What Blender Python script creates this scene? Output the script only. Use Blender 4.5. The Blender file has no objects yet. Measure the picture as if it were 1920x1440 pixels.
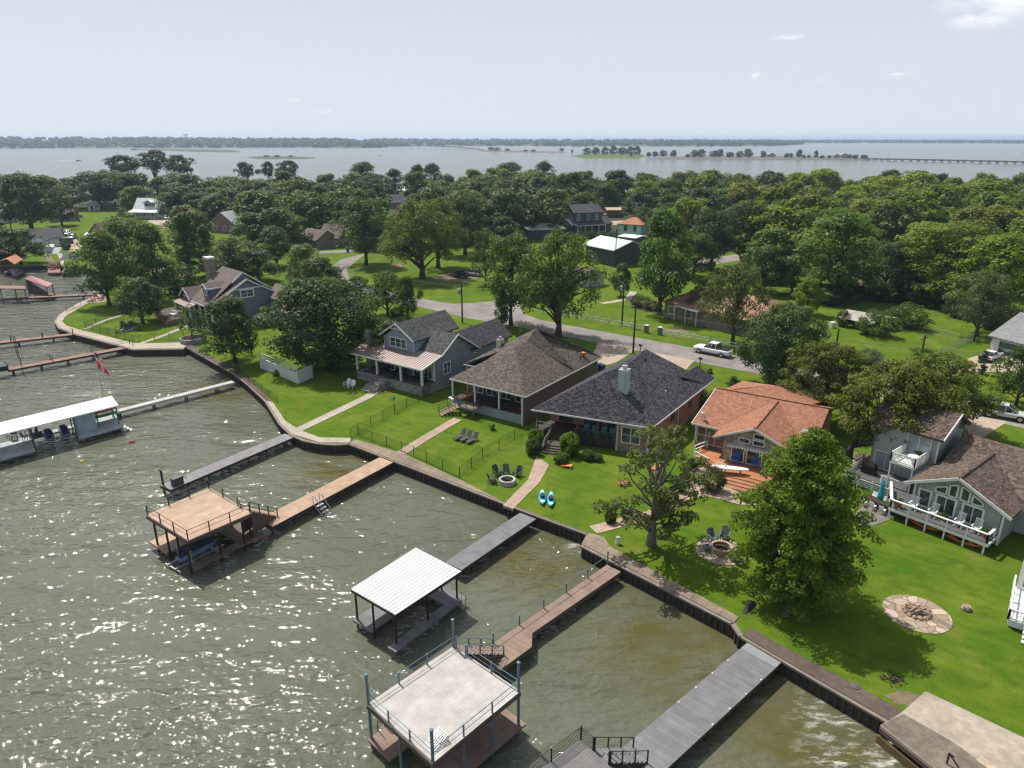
import bpy, bmesh, math, random
import numpy as np
from mathutils import Vector, Matrix
from mathutils.geometry import tessellate_polygon
R = math.radians
rnd = random.Random(7)
SC = bpy.context.scene
COL = SC.collection
# ---------------------------------------------------------------- survey: photo pixel -> place on a level of the site
FOC, CH, PITCH = 1331.0, 32.0, math.atan((720 - 259) / 1331.0)
_c, _s = math.cos(PITCH), math.sin(PITCH)
WZ = -1.1                                   # lake level, lawns are at 0
def W(x, y, z=0.0):
    v = y - 720.0
    t = (CH - z) / (v * _c + FOC * _s)
    return Vector(((x - 960) * t, (FOC * _c - v * _s) * t, z))
def PXL(p):
    dz = p[2] - CH
    fw = p[1] * _c - dz * _s
    return (960 + FOC * p[0] / fw, 720 - FOC * (p[1] * _s + dz * _c) / fw)
def height_at(Y, yt):
    v = yt - 720.0
    return CH - Y * (v * _c + FOC * _s) / (FOC * _c - v * _s)
def direction(a):
    return Vector((math.cos(R(a)), math.sin(R(a)), 0))
# ---------------------------------------------------------------- objects
OFF = {}
def tag(o, label=None, cat=None, group=None, kind=None):
    if label: o['label'] = label
    if cat: o['category'] = cat
    if group: o['group'] = group
    if kind: o['kind'] = kind
    return o
def thing(name, loc, label, cat, group=None, rz=0.0):
    o = bpy.data.objects.new(name, None); COL.objects.link(o)
    o.empty_display_size = 0.3
    o.location = loc; o.rotation_euler.z = rz
    OFF[o.name] = Vector(loc) if rz == 0 else Vector((0, 0, 0))
    return tag(o, label, cat, group)
def copy_tree(o, parent=None):
    c = o.copy(); COL.objects.link(c); c.parent = parent
    for ch in o.children:
        copy_tree(ch, c)
    return c
def clone(o, loc, rz, label, group=None, scale=1.0):
    c = copy_tree(o)
    c.location = loc; c.rotation_euler = (0, 0, rz)
    c.scale = (scale,) * 3 if not hasattr(scale, '__len__') else scale
    c['label'] = label
    if group: c['group'] = group
    return c
class MB:
    """collects shapes, links them as ONE mesh object"""
    def __init__(s): s.v = []; s.f = []; s.m = []; s.st = []
    def add(s, vs, fs, mi=0):
        b = len(s.v); s.st.append((b, len(s.f))); s.v += [Vector(p) for p in vs]
        s.f += [tuple(b + i for i in f) for f in fs]; s.m += [mi] * len(fs); return s
    def obox(s, o, a, b, c, mi=0):
        o, a, b, c = Vector(o), Vector(a), Vector(b), Vector(c)
        if a.cross(b).dot(c) < 0: a, b = b, a
        P = [o, o + a, o + a + b, o + b]; P += [p + c for p in P]
        return s.add(P, [(3, 2, 1, 0), (4, 5, 6, 7), (0, 1, 5, 4), (1, 2, 6, 5), (2, 3, 7, 6), (3, 0, 4, 7)], mi)
    def box(s, c, sx, sy, sz, rz=0.0, mi=0):
        a, b = Vector((math.cos(rz), math.sin(rz), 0)) * sx, Vector((-math.sin(rz), math.cos(rz), 0)) * sy
        return s.obox(Vector(c) - a / 2 - b / 2 - Vector((0, 0, sz / 2)), a, b, (0, 0, sz), mi)
    def beam(s, p, q, w, h=None, mi=0, up=(0, 0, 1)):
        p, q = Vector(p), Vector(q); h = h or w; d = q - p
        if d.length < 1e-6: return s
        side = d.cross(Vector(up))
        if side.length < 1e-4: side = d.cross(Vector((1, 0, 0)))
        side.normalize(); u = side.cross(d).normalized()
        return s.obox(p - side * w / 2 - u * h / 2, d, side * w, u * h, mi)
    def tube(s, pts, rad, n=8, mi=0, cap=True):
        pts = [Vector(p) for p in pts]
        if not hasattr(rad, '__len__'): rad = [rad] * len(pts)
        vs, fs = [], []
        for i, p in enumerate(pts):
            d = (pts[min(i + 1, len(pts) - 1)] - pts[max(i - 1, 0)]).normalized()
            x = d.cross(Vector((0.31, 0.95, 0.07))).normalized(); y = d.cross(x)
            for k in range(n):
                a = 2 * math.pi * k / n
                vs.append(p + (x * math.cos(a) + y * math.sin(a)) * rad[i])
        for i in range(len(pts) - 1):
            for k in range(n):
                k2 = (k + 1) % n
                fs.append((i * n + k, i * n + k2, i * n + n + k2, i * n + n + k))
        if cap:
            fs.append(tuple(range(n - 1, -1, -1))); b = (len(pts) - 1) * n; fs.append(tuple(range(b, b + n)))
        return s.add(vs, fs, mi)
    def lathe(s, c, prof, n=20, mi=0, sx=1.0, sy=1.0, a0=0.0):
        c = Vector(c); vs = []; fs = []
        for r, z in prof:
            for k in range(n):
                a = 2 * math.pi * k / n + a0
                vs.append(c + Vector((r * sx * math.cos(a), r * sy * math.sin(a), z)))
        for i in range(len(prof) - 1):
            for k in range(n):
                k2 = (k + 1) % n
                fs.append((i * n + k, i * n + k2, i * n + n + k2, i * n + n + k))
        fs.append(tuple(range(n - 1, -1, -1))); b = (len(prof) - 1) * n; fs.append(tuple(range(b, b + n)))
        return s.add(vs, fs, mi)
    def prism(s, pts, h, mi=0):
        """flat polygon pts (any plane) extruded by the vector or height h"""
        h = Vector((0, 0, h)) if not hasattr(h, '__len__') else Vector(h)
        pts = [Vector(p) for p in pts]; n = len(pts)
        nr = Vector((0, 0, 0))
        for i in range(n): nr += (pts[i] - pts[0]).cross(pts[(i + 1) % n] - pts[0])
        if nr.dot(h) < 0: pts.reverse()
        tri = tessellate_polygon([pts]) if n > 4 else ([(0, 1, 2)] if n == 3 else [(0, 1, 2, 3)])
        fs = []
        for t in tri:
            t = tuple(t)
            a = (pts[t[1]] - pts[t[0]]).cross(pts[t[2]] - pts[t[0]])
            if a.dot(h) < 0: t = t[::-1]
            fs.append(tuple(i + n for i in t)); fs.append(t[::-1])
        fs += [(i, (i + 1) % n, n + (i + 1) % n, n + i) for i in range(n)]
        return s.add(pts + [p + h for p in pts], fs, mi)
    def build(s, name, mats, parent=None, smooth=False, origin=None):
        me = bpy.data.meshes.new(name)
        off = OFF.get(parent.name, Vector()) if parent else (Vector(origin) if origin is not None else Vector())
        me.from_pydata([tuple(p - off) for p in s.v], [], s.f)
        if not isinstance(mats, (list, tuple)): mats = [mats]
        for m in mats: me.materials.append(m)
        me.polygons.foreach_set('material_index', s.m)
        if smooth: me.polygons.foreach_set('use_smooth', [True] * len(s.f))
        me.update()
        o = bpy.data.objects.new(name, me); COL.objects.link(o)
        if parent: o.parent = parent; OFF[o.name] = off
        else: o.location = off
        return o
    def build_each(s, name, mats, parent=None):
        """every shape collected becomes a part of its own"""
        for i, (v0, f0) in enumerate(s.st):
            v1, f1 = s.st[i + 1] if i + 1 < len(s.st) else (len(s.v), len(s.f))
            b = MB(); b.v = s.v[v0:v1]; b.f = [tuple(k - v0 for k in f) for f in s.f[f0:f1]]; b.m = s.m[f0:f1]; b.build(name, mats, parent)
    def single(s, name, mats, label, cat, group=None, kind=None, smooth=False):
        lo = Vector((min(p[i] for p in s.v) for i in range(3))); hi = Vector((max(p[i] for p in s.v) for i in range(3)))
        o = s.build(name, mats, None, smooth, ((lo.x + hi.x) / 2, (lo.y + hi.y) / 2, lo.z))
        return tag(o, label, cat, group, kind)
# ---------------------------------------------------------------- materials
MATS = {}
def newmat(name):
    m = bpy.data.materials.new(name); m.use_nodes = True
    nt = m.node_tree; b = nt.nodes['Principled BSDF']
    return m, nt, b
def node(nt, t, **kw):
    n = nt.nodes.new(t)
    for k, v in kw.items():
        if k in n.inputs: n.inputs[k].default_value = v
        else: setattr(n, k, v)
    return n
def rgba(c): return (c[0], c[1], c[2], 1.0)
def mixc(nt, fac, a, b, mode='MIX'):
    n = nt.nodes.new('ShaderNodeMix'); n.data_type = 'RGBA'; n.blend_type = mode
    for sock, val in ((n.inputs[0], fac), (n.inputs[6], a), (n.inputs[7], b)):
        if isinstance(val, bpy.types.NodeSocket): nt.links.new(val, sock)
        elif hasattr(val, '__len__'): sock.default_value = rgba(val)
        else: sock.default_value = val
    return n.outputs[2]
def ramp(nt, src, a, b, ca=(0, 0, 0), cb=(1, 1, 1)):
    n = nt.nodes.new('ShaderNodeValToRGB'); nt.links.new(src, n.inputs[0])
    n.color_ramp.elements[0].position = a; n.color_ramp.elements[1].position = b
    n.color_ramp.elements[0].color = rgba(ca); n.color_ramp.elements[1].color = rgba(cb)
    return n.outputs[0]
def coords(nt, rz=0.0, scale=(1, 1, 1)):
    tc = nt.nodes.new('ShaderNodeTexCoord'); mp = nt.nodes.new('ShaderNodeMapping')
    mp.inputs['Rotation'].default_value = (0, 0, rz); mp.inputs['Scale'].default_value = scale
    nt.links.new(tc.outputs['Object'], mp.inputs[0]); return mp.outputs[0]
def noise(nt, vec, scale, detail=3.0, rough=0.55):
    n = nt.nodes.new('ShaderNodeTexNoise'); n.inputs['Scale'].default_value = scale
    n.inputs['Detail'].default_value = detail; n.inputs['Roughness'].default_value = rough
    nt.links.new(vec, n.inputs['Vector']); return n.outputs['Fac']
def bump(nt, b, h, strength=0.4, dist=0.05):
    n = nt.nodes.new('ShaderNodeBump'); n.inputs['Strength'].default_value = strength; n.inputs['Distance'].default_value = dist
    nt.links.new(h, n.inputs['Height']); nt.links.new(n.outputs[0], b.inputs['Normal']); return n
def dk(c, k): return tuple(x * k for x in c)
def plain(name, c, rough=0.6, var=0.18, scale=1.5, metal=0.0, spec=0.4, fine=18.0, bmp=0.0):
    """painted / plain surface with soft weathering"""
    if name in MATS: return MATS[name]
    m, nt, b = newmat(name); v = coords(nt)
    n1 = noise(nt, v, scale, 4); n2 = noise(nt, v, fine, 2)
    col = mixc(nt, ramp(nt, n1, 0.3, 0.72), dk(c, 1 - var), dk(c, 1 + var * 0.5))
    col = mixc(nt, ramp(nt, n2, 0.35, 0.8), col, mixc(nt, 0.5, col, dk(c, 1 - var * 1.3)))
    nt.links.new(col, b.inputs['Base Color'])
    b.inputs['Roughness'].default_value = rough; b.inputs['Metallic'].default_value = metal
    b.inputs['Specular IOR Level'].default_value = spec
    if bmp: bump(nt, b, n2, bmp, 0.03)
    MATS[name] = m; return m
def boards(name, c, rz, row=0.15, length=3.6, gap=0.008, var=0.13, rough=0.75):
    """deck boards running along the direction rz (degrees)"""
    if name in MATS: return MATS[name]
    m, nt, b = newmat(name); v = coords(nt, -R(rz))
    bt = node(nt, 'ShaderNodeTexBrick'); nt.links.new(v, bt.inputs['Vector'])
    bt.inputs['Color1'].default_value = rgba(dk(c, 1 - var)); bt.inputs['Color2'].default_value = rgba(dk(c, 1 + var * 0.5))
    bt.inputs['Mortar'].default_value = rgba(dk(c, 0.42)); bt.inputs['Scale'].default_value = 1.0
    bt.inputs['Mortar Size'].default_value = gap; bt.inputs['Brick Width'].default_value = length; bt.inputs['Row Height'].default_value = row
    n1 = noise(nt, v, 0.9, 5); n2 = noise(nt, coords(nt, -R(rz), (1, 9, 9)), 6.0, 3)
    col = mixc(nt, ramp(nt, n1, 0.35, 0.7), mixc(nt, 1.0, bt.outputs['Color'], (0.74, 0.73, 0.72), 'MULTIPLY'), bt.outputs['Color'])
    col = mixc(nt, ramp(nt, n2, 0.3, 0.75), mixc(nt, 1.0, col, (0.82, 0.82, 0.82), 'MULTIPLY'), col)
    nt.links.new(col, b.inputs['Base Color']); b.inputs['Roughness'].default_value = rough; b.inputs['Specular IOR Level'].default_value = 0.25
    MATS[name] = m; return m
def shingle(name, c, c2=None, course=0.14, rough=0.9, speck=0.5):
    if name in MATS: return MATS[name]
    m, nt, b = newmat(name); v = coords(nt, 0.6)
    vo = node(nt, 'ShaderNodeTexVoronoi'); vo.inputs['Scale'].default_value = 4.4; vo.inputs['Randomness'].default_value = 1.0
    nt.links.new(coords(nt, 0.6, (1, 1, 2.0)), vo.inputs['Vector'])
    sep = node(nt, 'ShaderNodeSeparateColor'); nt.links.new(vo.outputs['Color'], sep.inputs[0])
    cell = ramp(nt, sep.outputs[0], 0.1, 0.95, dk(c, 1 - speck), c2 or dk(c, 1 + speck * 0.7))
    tc = node(nt, 'ShaderNodeTexCoord'); sx = node(nt, 'ShaderNodeSeparateXYZ'); nt.links.new(tc.outputs['Object'], sx.inputs[0])
    mu = node(nt, 'ShaderNodeMath', operation='DIVIDE'); nt.links.new(sx.outputs[2], mu.inputs[0]); mu.inputs[1].default_value = course * 0.55
    fr = node(nt, 'ShaderNodeMath', operation='FRACT'); nt.links.new(mu.outputs[0], fr.inputs[0])
    line = ramp(nt, fr.outputs[0], 0.0, 0.25, (0.72, 0.72, 0.72), (1, 1, 1))
    col = mixc(nt, 1.0, cell, line, 'MULTIPLY')
    n1 = noise(nt, v, 0.25, 3); col = mixc(nt, ramp(nt, n1, 0.3, 0.75), mixc(nt, 1.0, col, (0.88, 0.88, 0.88), 'MULTIPLY'), col)
    n2 = noise(nt, v, 14, 2); col = mixc(nt, ramp(nt, n2, 0.3, 0.7), mixc(nt, 1.0, col, (0.75, 0.75, 0.75), 'MULTIPLY'), col)
    nt.links.new(col, b.inputs['Base Color']); b.inputs['Roughness'].default_value = rough; b.inputs['Specular IOR Level'].default_value = 0.2
    bump(nt, b, fr.outputs[0], 0.5, 0.02)
    MATS[name] = m; return m
def siding(name, c, row=0.2, vertical=False, var=0.1, rough=0.65):
    if name in MATS: return MATS[name]
    m, nt, b = newmat(name); tc = node(nt, 'ShaderNodeTexCoord'); sx = node(nt, 'ShaderNodeSeparateXYZ')
    nt.links.new(tc.outputs['Object'], sx.inputs[0])
    if vertical:
        ad = node(nt, 'ShaderNodeMath', operation='ADD'); nt.links.new(sx.outputs[0], ad.inputs[0]); nt.links.new(sx.outputs[1], ad.inputs[1]); src = ad.outputs[0]
    else: src = sx.outputs[2]
    mu = node(nt, 'ShaderNodeMath', operation='DIVIDE'); nt.links.new(src, mu.inputs[0]); mu.inputs[1].default_value = row
    fr = node(nt, 'ShaderNodeMath', operation='FRACT'); nt.links.new(mu.outputs[0], fr.inputs[0])
    line = ramp(nt, fr.outputs[0], 0.0, 0.16, (0.6, 0.6, 0.62), (1, 1, 1))
    v = coords(nt); n1 = noise(nt, v, 1.2, 5)
    col = mixc(nt, 1.0, mixc(nt, ramp(nt, n1, 0.3, 0.7), dk(c, 1 - var), dk(c, 1 + var)), line, 'MULTIPLY')
    nt.links.new(col, b.inputs['Base Color']); b.inputs['Roughness'].default_value = rough; b.inputs['Specular IOR Level'].default_value = 0.3
    bump(nt, b, fr.outputs[0], 0.4, 0.02)
    MATS[name] = m; return m
def stone(name, c, c2, mortar=(0.3, 0.29, 0.27), scale=2.2, flat=2.2, rough=0.9):
    if name in MATS: return MATS[name]
    m, nt, b = newmat(name); v = coords(nt, 0.5, (1, 1, flat))
    vo = node(nt, 'ShaderNodeTexVoronoi'); vo.inputs['Scale'].default_value = scale; nt.links.new(v, vo.inputs['Vector'])
    ve = node(nt, 'ShaderNodeTexVoronoi', feature='DISTANCE_TO_EDGE'); ve.inputs['Scale'].default_value = scale; nt.links.new(v, ve.inputs['Vector'])
    sep = node(nt, 'ShaderNodeSeparateColor'); nt.links.new(vo.outputs['Color'], sep.inputs[0])
    col = ramp(nt, sep.outputs[0], 0.1, 0.9, c, c2)
    n = noise(nt, v, 12, 4); col = mixc(nt, ramp(nt, n, 0.3, 0.7), mixc(nt, 1.0, col, (0.65, 0.65, 0.65), 'MULTIPLY'), col)
    col = mixc(nt, ramp(nt, ve.outputs[0], 0.02, 0.06), mortar, col)
    nt.links.new(col, b.inputs['Base Color']); b.inputs['Roughness'].default_value = rough; b.inputs['Specular IOR Level'].default_value = 0.2
    bump(nt, b, ve.outputs[0], 0.6, 0.06)
    MATS[name] = m; return m
def brick(name, c, c2, mortar=(0.35, 0.33, 0.3), rz=0.0, row=0.075):
    if name in MATS: return MATS[name]
    m, nt, b = newmat(name); tc = node(nt, 'ShaderNodeTexCoord'); sx = node(nt, 'ShaderNodeSeparateXYZ'); nt.links.new(tc.outputs['Object'], sx.inputs[0])
    ad = node(nt, 'ShaderNodeMath', operation='ADD'); nt.links.new(sx.outputs[0], ad.inputs[0]); nt.links.new(sx.outputs[1], ad.inputs[1])
    cb = node(nt, 'ShaderNodeCombineXYZ'); nt.links.new(ad.outputs[0], cb.inputs[0]); nt.links.new(sx.outputs[2], cb.inputs[1])
    bt = node(nt, 'ShaderNodeTexBrick'); nt.links.new(cb.outputs[0], bt.inputs['Vector'])
    bt.inputs['Color1'].default_value = rgba(c); bt.inputs['Color2'].default_value = rgba(c2); bt.inputs['Mortar'].default_value = rgba(mortar)
    bt.inputs['Scale'].default_value = 1.0; bt.inputs['Mortar Size'].default_value = 0.008; bt.inputs['Brick Width'].default_value = 0.24; bt.inputs['Row Height'].default_value = row
    n = noise(nt, coords(nt), 1.5, 5); col = mixc(nt, ramp(nt, n, 0.3, 0.7), mixc(nt, 1.0, bt.outputs['Color'], (0.65, 0.65, 0.65), 'MULTIPLY'), bt.outputs['Color'])
    nt.links.new(col, b.inputs['Base Color']); b.inputs['Roughness'].default_value = 0.85; b.inputs['Specular IOR Level'].default_value = 0.2
    MATS[name] = m; return m
def glass(name='window glass', c=(0.02, 0.03, 0.035)):
    if name in MATS: return MATS[name]
    m, nt, b = newmat(name); n = noise(nt, coords(nt), 1.1, 2)
    nt.links.new(mixc(nt, ramp(nt, n, 0.4, 0.62), c, dk(c, 3.2 if c[0] < .1 else 1.25)), b.inputs['Base Color'])
    b.inputs['Roughness'].default_value = 0.06; b.inputs['Specular IOR Level'].default_value = 0.8
    MATS[name] = m; return m
def concrete(name, c, rough=0.9, stain=0.35, slab=0.0, rz=0.0):
    if name in MATS: return MATS[name]
    m, nt, b = newmat(name); v = coords(nt, -R(rz))
    n1 = noise(nt, v, 0.25, 6, 0.65); n2 = noise(nt, v, 2.2, 5, 0.6); n3 = noise(nt, v, 25, 2)
    col = mixc(nt, ramp(nt, n1, 0.32, 0.68), dk(c, 1 - stain), dk(c, 1.1))
    col = mixc(nt, ramp(nt, n2, 0.42, 0.66), mixc(nt, 1.0, col, (1 - stain * 0.7,) * 3, 'MULTIPLY'), col)
    col = mixc(nt, ramp(nt, n3, 0.25, 0.6), mixc(nt, 1.0, col, (0.86, 0.86, 0.86), 'MULTIPLY'), col)
    if slab:
        bt = node(nt, 'ShaderNodeTexBrick'); nt.links.new(v, bt.inputs['Vector']); bt.offset = 0.0
        bt.inputs['Color1'].default_value = (1, 1, 1, 1); bt.inputs['Color2'].default_value = (0.93, 0.93, 0.93, 1); bt.inputs['Mortar'].default_value = (0.45, 0.43, 0.4, 1)
        bt.inputs['Scale'].default_value = 1.0; bt.inputs['Mortar Size'].default_value = 0.02; bt.inputs['Brick Width'].default_value = slab; bt.inputs['Row Height'].default_value = slab
        col = mixc(nt, 1.0, col, bt.outputs['Color'], 'MULTIPLY')
    nt.links.new(col, b.inputs['Base Color']); b.inputs['Roughness'].default_value = rough; b.inputs['Specular IOR Level'].default_value = 0.2
    bump(nt, b, n3, 0.2, 0.02)
    MATS[name] = m; return m
# ================================================================ camera, light, sky, air
cam = bpy.data.cameras.new('camera'); camo = bpy.data.objects.new('camera', cam); COL.objects.link(camo)
camo.location = (0, 0, CH); camo.rotation_euler = (R(90) - PITCH, 0, 0)
cam.sensor_fit = 'HORIZONTAL'; cam.sensor_width = 36.0; cam.lens = FOC / 1920.0 * 36.0
cam.clip_start = 0.5; cam.clip_end = 60000.0
SC.camera = camo
SUN_AZ, SUN_EL = 39.0, 58.0                      # degrees left of the view direction, above the horizon
sd = Vector((-math.sin(R(SUN_AZ)) * math.cos(R(SUN_EL)), math.cos(R(SUN_AZ)) * math.cos(R(SUN_EL)), math.sin(R(SUN_EL))))
sl = bpy.data.lights.new('sun', 'SUN'); slo = bpy.data.objects.new('sun', sl); COL.objects.link(slo)
sl.energy = 5.0; sl.angle = R(0.53); sl.color = (1.0, 0.95, 0.87)
slo.rotation_euler = sd.to_track_quat('Z', 'Y').to_euler(); slo.location = (0, 0, 300)
wd = bpy.data.worlds.new('World'); SC.world = wd; wd.use_nodes = True
wn = wd.node_tree; bg = wn.nodes['Background']
sky = node(wn, 'ShaderNodeTexSky', sky_type='NISHITA'); sky.sun_disc = False
sky.sun_elevation = R(SUN_EL); sky.sun_rotation = R(-SUN_AZ)
sky.altitude = 100; sky.air_density = 1.0; sky.dust_density = 4.5; sky.ozone_density = 1.2
wtc = node(wn, 'ShaderNodeTexCoord')
def cloud(dirpx, rad, sx=1.0, sz=1.0, thr=(0.42, 0.66), sc=9.0):
    """a small wisp of cloud round one direction of the sky"""
    v = (W(dirpx[0], 400) - Vector((0, 0, CH))).normalized()
    x, y = dirpx; vv = y - 720.0
    d = Vector((x - 960, FOC * _c - vv * _s, -(vv * _c + FOC * _s))).normalized()
    mp = node(wn, 'ShaderNodeMapping', vector_type='TEXTURE'); wn.links.new(wtc.outputs['Generated'], mp.inputs[0])
    mp.inputs['Location'].default_value = d; mp.inputs['Scale'].default_value = (rad * sx, rad * sx, rad * sz)
    ln = node(wn, 'ShaderNodeVectorMath', operation='LENGTH'); wn.links.new(mp.outputs[0], ln.inputs[0])
    fall = ramp(wn, ln.outputs['Value'], 0.15, 1.0, (1, 1, 1), (0, 0, 0))
    n = node(wn, 'ShaderNodeTexNoise'); n.inputs['Scale'].default_value = sc / rad * 0.11; n.inputs['Detail'].default_value = 6; n.inputs['Roughness'].default_value = 0.6
    mp2 = node(wn, 'ShaderNodeMapping'); wn.links.new(wtc.outputs['Generated'], mp2.inputs[0]); mp2.inputs['Scale'].default_value = (1, 1, 2.2)
    wn.links.new(mp2.outputs[0], n.inputs['Vector'])
    mu = node(wn, 'ShaderNodeMath', operation='MULTIPLY'); wn.links.new(ramp(wn, n.outputs['Fac'], *thr), mu.inputs[0]); wn.links.new(fall, mu.inputs[1])
    return mu.outputs[0]
skycol = sky.outputs[0]
hz = node(wn, 'ShaderNodeHueSaturation'); hz.inputs['Saturation'].default_value = 0.6; hz.inputs['Value'].default_value = 0.8
wn.links.new(skycol, hz.inputs['Color']); skycol = hz.outputs[0]
# humid summer air: a milky band lies over the horizon and thins out towards the zenith
sxyz = node(wn, 'ShaderNodeSeparateXYZ'); wn.links.new(wtc.outputs['Generated'], sxyz.inputs[0])
milk = ramp(wn, sxyz.outputs[2], 0.12, 0.62, (0.9, 0.9, 0.9), (0.42, 0.42, 0.42))
milkc = ramp(wn, sxyz.outputs[2], 0.0, 0.2, (6.3, 6.8, 7.45), (5.0, 5.6, 6.55))
skycol = mixc(wn, milk, skycol, milkc)
for a in (((1872, 8), 0.045, 1.5, 0.62, (0.36, 0.62)), ((1835, 36), 0.022, 1.4, 0.5), ((1415, 142), 0.007, 1.1, 0.7), ((550, 188), 0.006, 1.6, 0.5), ((1480, 70), 0.016, 1.9, 0.22),
          ((606, 208), 0.009, 1.5, 0.35), ((1685, 138), 0.014, 1.8, 0.2), ((1543, 150), 0.006, 1.4, 0.35)):
    skycol = mixc(wn, cloud(*a), skycol, (8.0, 8.15, 8.4))
wn.links.new(skycol, bg.inputs['Color']); bg.inputs['Strength'].default_value = 0.11
SC.view_settings.view_transform = 'Standard'; SC.view_settings.look = 'None'
SC.view_settings.exposure = 0.24; SC.view_settings.gamma = 1.0
SC.cycles.max_bounces = 6; SC.cycles.diffuse_bounces = 3; SC.cycles.glossy_bounces = 3; SC.cycles.transmission_bounces = 4
SC.cycles.volume_bounces = 0; SC.cycles.sample_clamp_indirect = 6.0; SC.cycles.use_denoising = True
SC.cycles.caustics_reflective = False; SC.cycles.caustics_refractive = False
SC.cycles.pixel_filter_type = 'BLACKMAN_HARRIS'; SC.cycles.filter_width = 1.3
# air over the lake: far shores fade to blue
hb = MB().obox((-9000, -400, WZ - 4), (18000, 0, 0), (0, 14000, 0), (0, 0, CH + 14 - WZ + 8))
hm = bpy.data.materials.new('humid air'); hm.use_nodes = True; hn = hm.node_tree
for n_ in list(hn.nodes):
    if n_.type == 'BSDF_PRINCIPLED': hn.nodes.remove(n_)
pv = hn.nodes.new('ShaderNodeVolumePrincipled'); pv.inputs['Density'].default_value = 0.00012; pv.inputs['Color'].default_value = (0.6, 0.76, 0.98, 1); pv.inputs['Anisotropy'].default_value = 0.3
hn.links.new(pv.outputs[0], hn.nodes['Material Output'].inputs['Volume'])
tag(hb.build('haze', hm), 'pale humid summer air over the lake', 'haze', kind='stuff')
# ================================================================ water
def water_mat():
    m, nt, b = newmat('lake water')
    tc = node(nt, 'ShaderNodeTexCoord'); P = tc.outputs['Object']
    def stretch(rz, sx, sy):
        mp = node(nt, 'ShaderNodeMapping'); mp.inputs['Rotation'].default_value = (0, 0, R(rz)); mp.inputs['Scale'].default_value = (sx, sy, 1); nt.links.new(P, mp.inputs[0]); return mp.outputs[0]
    big = noise(nt, stretch(22, 0.42, 1.0), 0.5, 2, 0.5)
    mid = noise(nt, stretch(-14, 0.55, 1.0), 1.35, 1, 0.5)
    rip = noise(nt, stretch(34, 0.75, 1.0), 3.1, 1, 0.5)
    gust = ramp(nt, noise(nt, stretch(-20, 0.35, 1.0), 0.045, 4, 0.6), 0.38, 0.62, (0.45, 0.45, 0.45), (1.45, 1.45, 1.45))   # wind lanes
    def madd(a, k, b_=None):
        n = node(nt, 'ShaderNodeMath', operation='MULTIPLY_ADD'); nt.links.new(a, n.inputs[0])
        if isinstance(k, bpy.types.NodeSocket): nt.links.new(k, n.inputs[1])
        else: n.inputs[1].default_value = k
        if b_ is not None: nt.links.new(b_, n.inputs[2])
        else: n.inputs[2].default_value = 0.0
        return n.outputs[0]
    h = madd(madd(mid, 0.28, madd(rip, 0.11)), gust, madd(big, 0.52))
    bn = bump(nt, b, h, 1.0, 1.0)
    patch = noise(nt, stretch(10, 0.5, 1.0), 0.06, 4, 0.6)
    # sediment: silty green lake, brown where it is stirred up over the shallows by the retaining walls
    col = mixc(nt, ramp(nt, patch, 0.35, 0.68), (0.08, 0.088, 0.058), (0.112, 0.117, 0.083))
    def near(p, r):
        mp = node(nt, 'ShaderNodeMapping', vector_type='TEXTURE'); nt.links.new(P, mp.inputs[0]); mp.inputs['Location'].default_value = (p[0], p[1], 0); mp.inputs['Scale'].default_value = (r, r, 1e6)
        ln = node(nt, 'ShaderNodeVectorMath', operation='LENGTH'); nt.links.new(mp.outputs[0], ln.inputs[0])
        return ramp(nt, ln.outputs['Value'], 0.25, 1.0, (1, 1, 1), (0, 0, 0))
    silt = noise(nt, stretch(-30, 0.6, 1.0), 0.5, 4, 0.6)
    for (x, y), r in (((1560, 1420), 9.0), ((1250, 1200), 9.0), ((1000, 1050), 7.0), ((640, 880), 7.0), ((420, 730), 9.0)):
        p = W(x, y, WZ); mu = node(nt, 'ShaderNodeMath', operation='MULTIPLY'); nt.links.new(near(p, r), mu.inputs[0]); nt.links.new(ramp(nt, silt, 0.25, 0.6), mu.inputs[1])
        col = mixc(nt, mu.outputs[0], col, (0.078, 0.07, 0.024))
    foam = noise(nt, stretch(-35, 0.5, 1.4), 1.6, 6, 0.75); fsum = None
    for (x, y), r in (((1560, 1350), 3.2), ((1690, 1390), 3.0), ((1620, 1300), 1.6), ((1500, 1270), 1.4), ((1085, 1020), 2.0), ((1580, 1440), 3.0), ((1075, 1000), 1.2), ((1700, 1440), 3.5)):
        nr = near(W(x, y, WZ), r)
        if fsum is None: fsum = nr
        else:
            a = node(nt, 'ShaderNodeMath', operation='MAXIMUM'); nt.links.new(fsum, a.inputs[0]); nt.links.new(nr, a.inputs[1]); fsum = a.outputs[0]
    fm = node(nt, 'ShaderNodeMath', operation='MULTIPLY'); nt.links.new(fsum, fm.inputs[0]); nt.links.new(ramp(nt, foam, 0.5, 0.72), fm.inputs[1])
    col = mixc(nt, fm.outputs[0], col, (0.6, 0.6, 0.56))
    nt.links.new(col, b.inputs['Base Color'])
    sy = node(nt, 'ShaderNodeSeparateXYZ'); nt.links.new(P, sy.inputs[0]); sc_ = node(nt, 'ShaderNodeMath', operation='DIVIDE'); nt.links.new(sy.outputs[1], sc_.inputs[0]); sc_.inputs[1].default_value = 1000.0
    nt.links.new(ramp(nt, sc_.outputs[0], 0.16, 0.8, (0.045,) * 3, (0.16,) * 3), b.inputs['Roughness'])   # the open lake is ruffled by the wind
    b.inputs['IOR'].default_value = 1.33; b.inputs['Specular IOR Level'].default_value = 0.5
    return m
m_water = water_mat()
wb = MB().add([(-20000, -200, WZ), (20000, -200, WZ), (20000, 26000, WZ), (-20000, 26000, WZ)], [(0, 1, 2, 3)])
tag(wb.build('lake_water', m_water), 'grey green lake water with wind ripples and sun glints', 'water', kind='structure')
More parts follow.
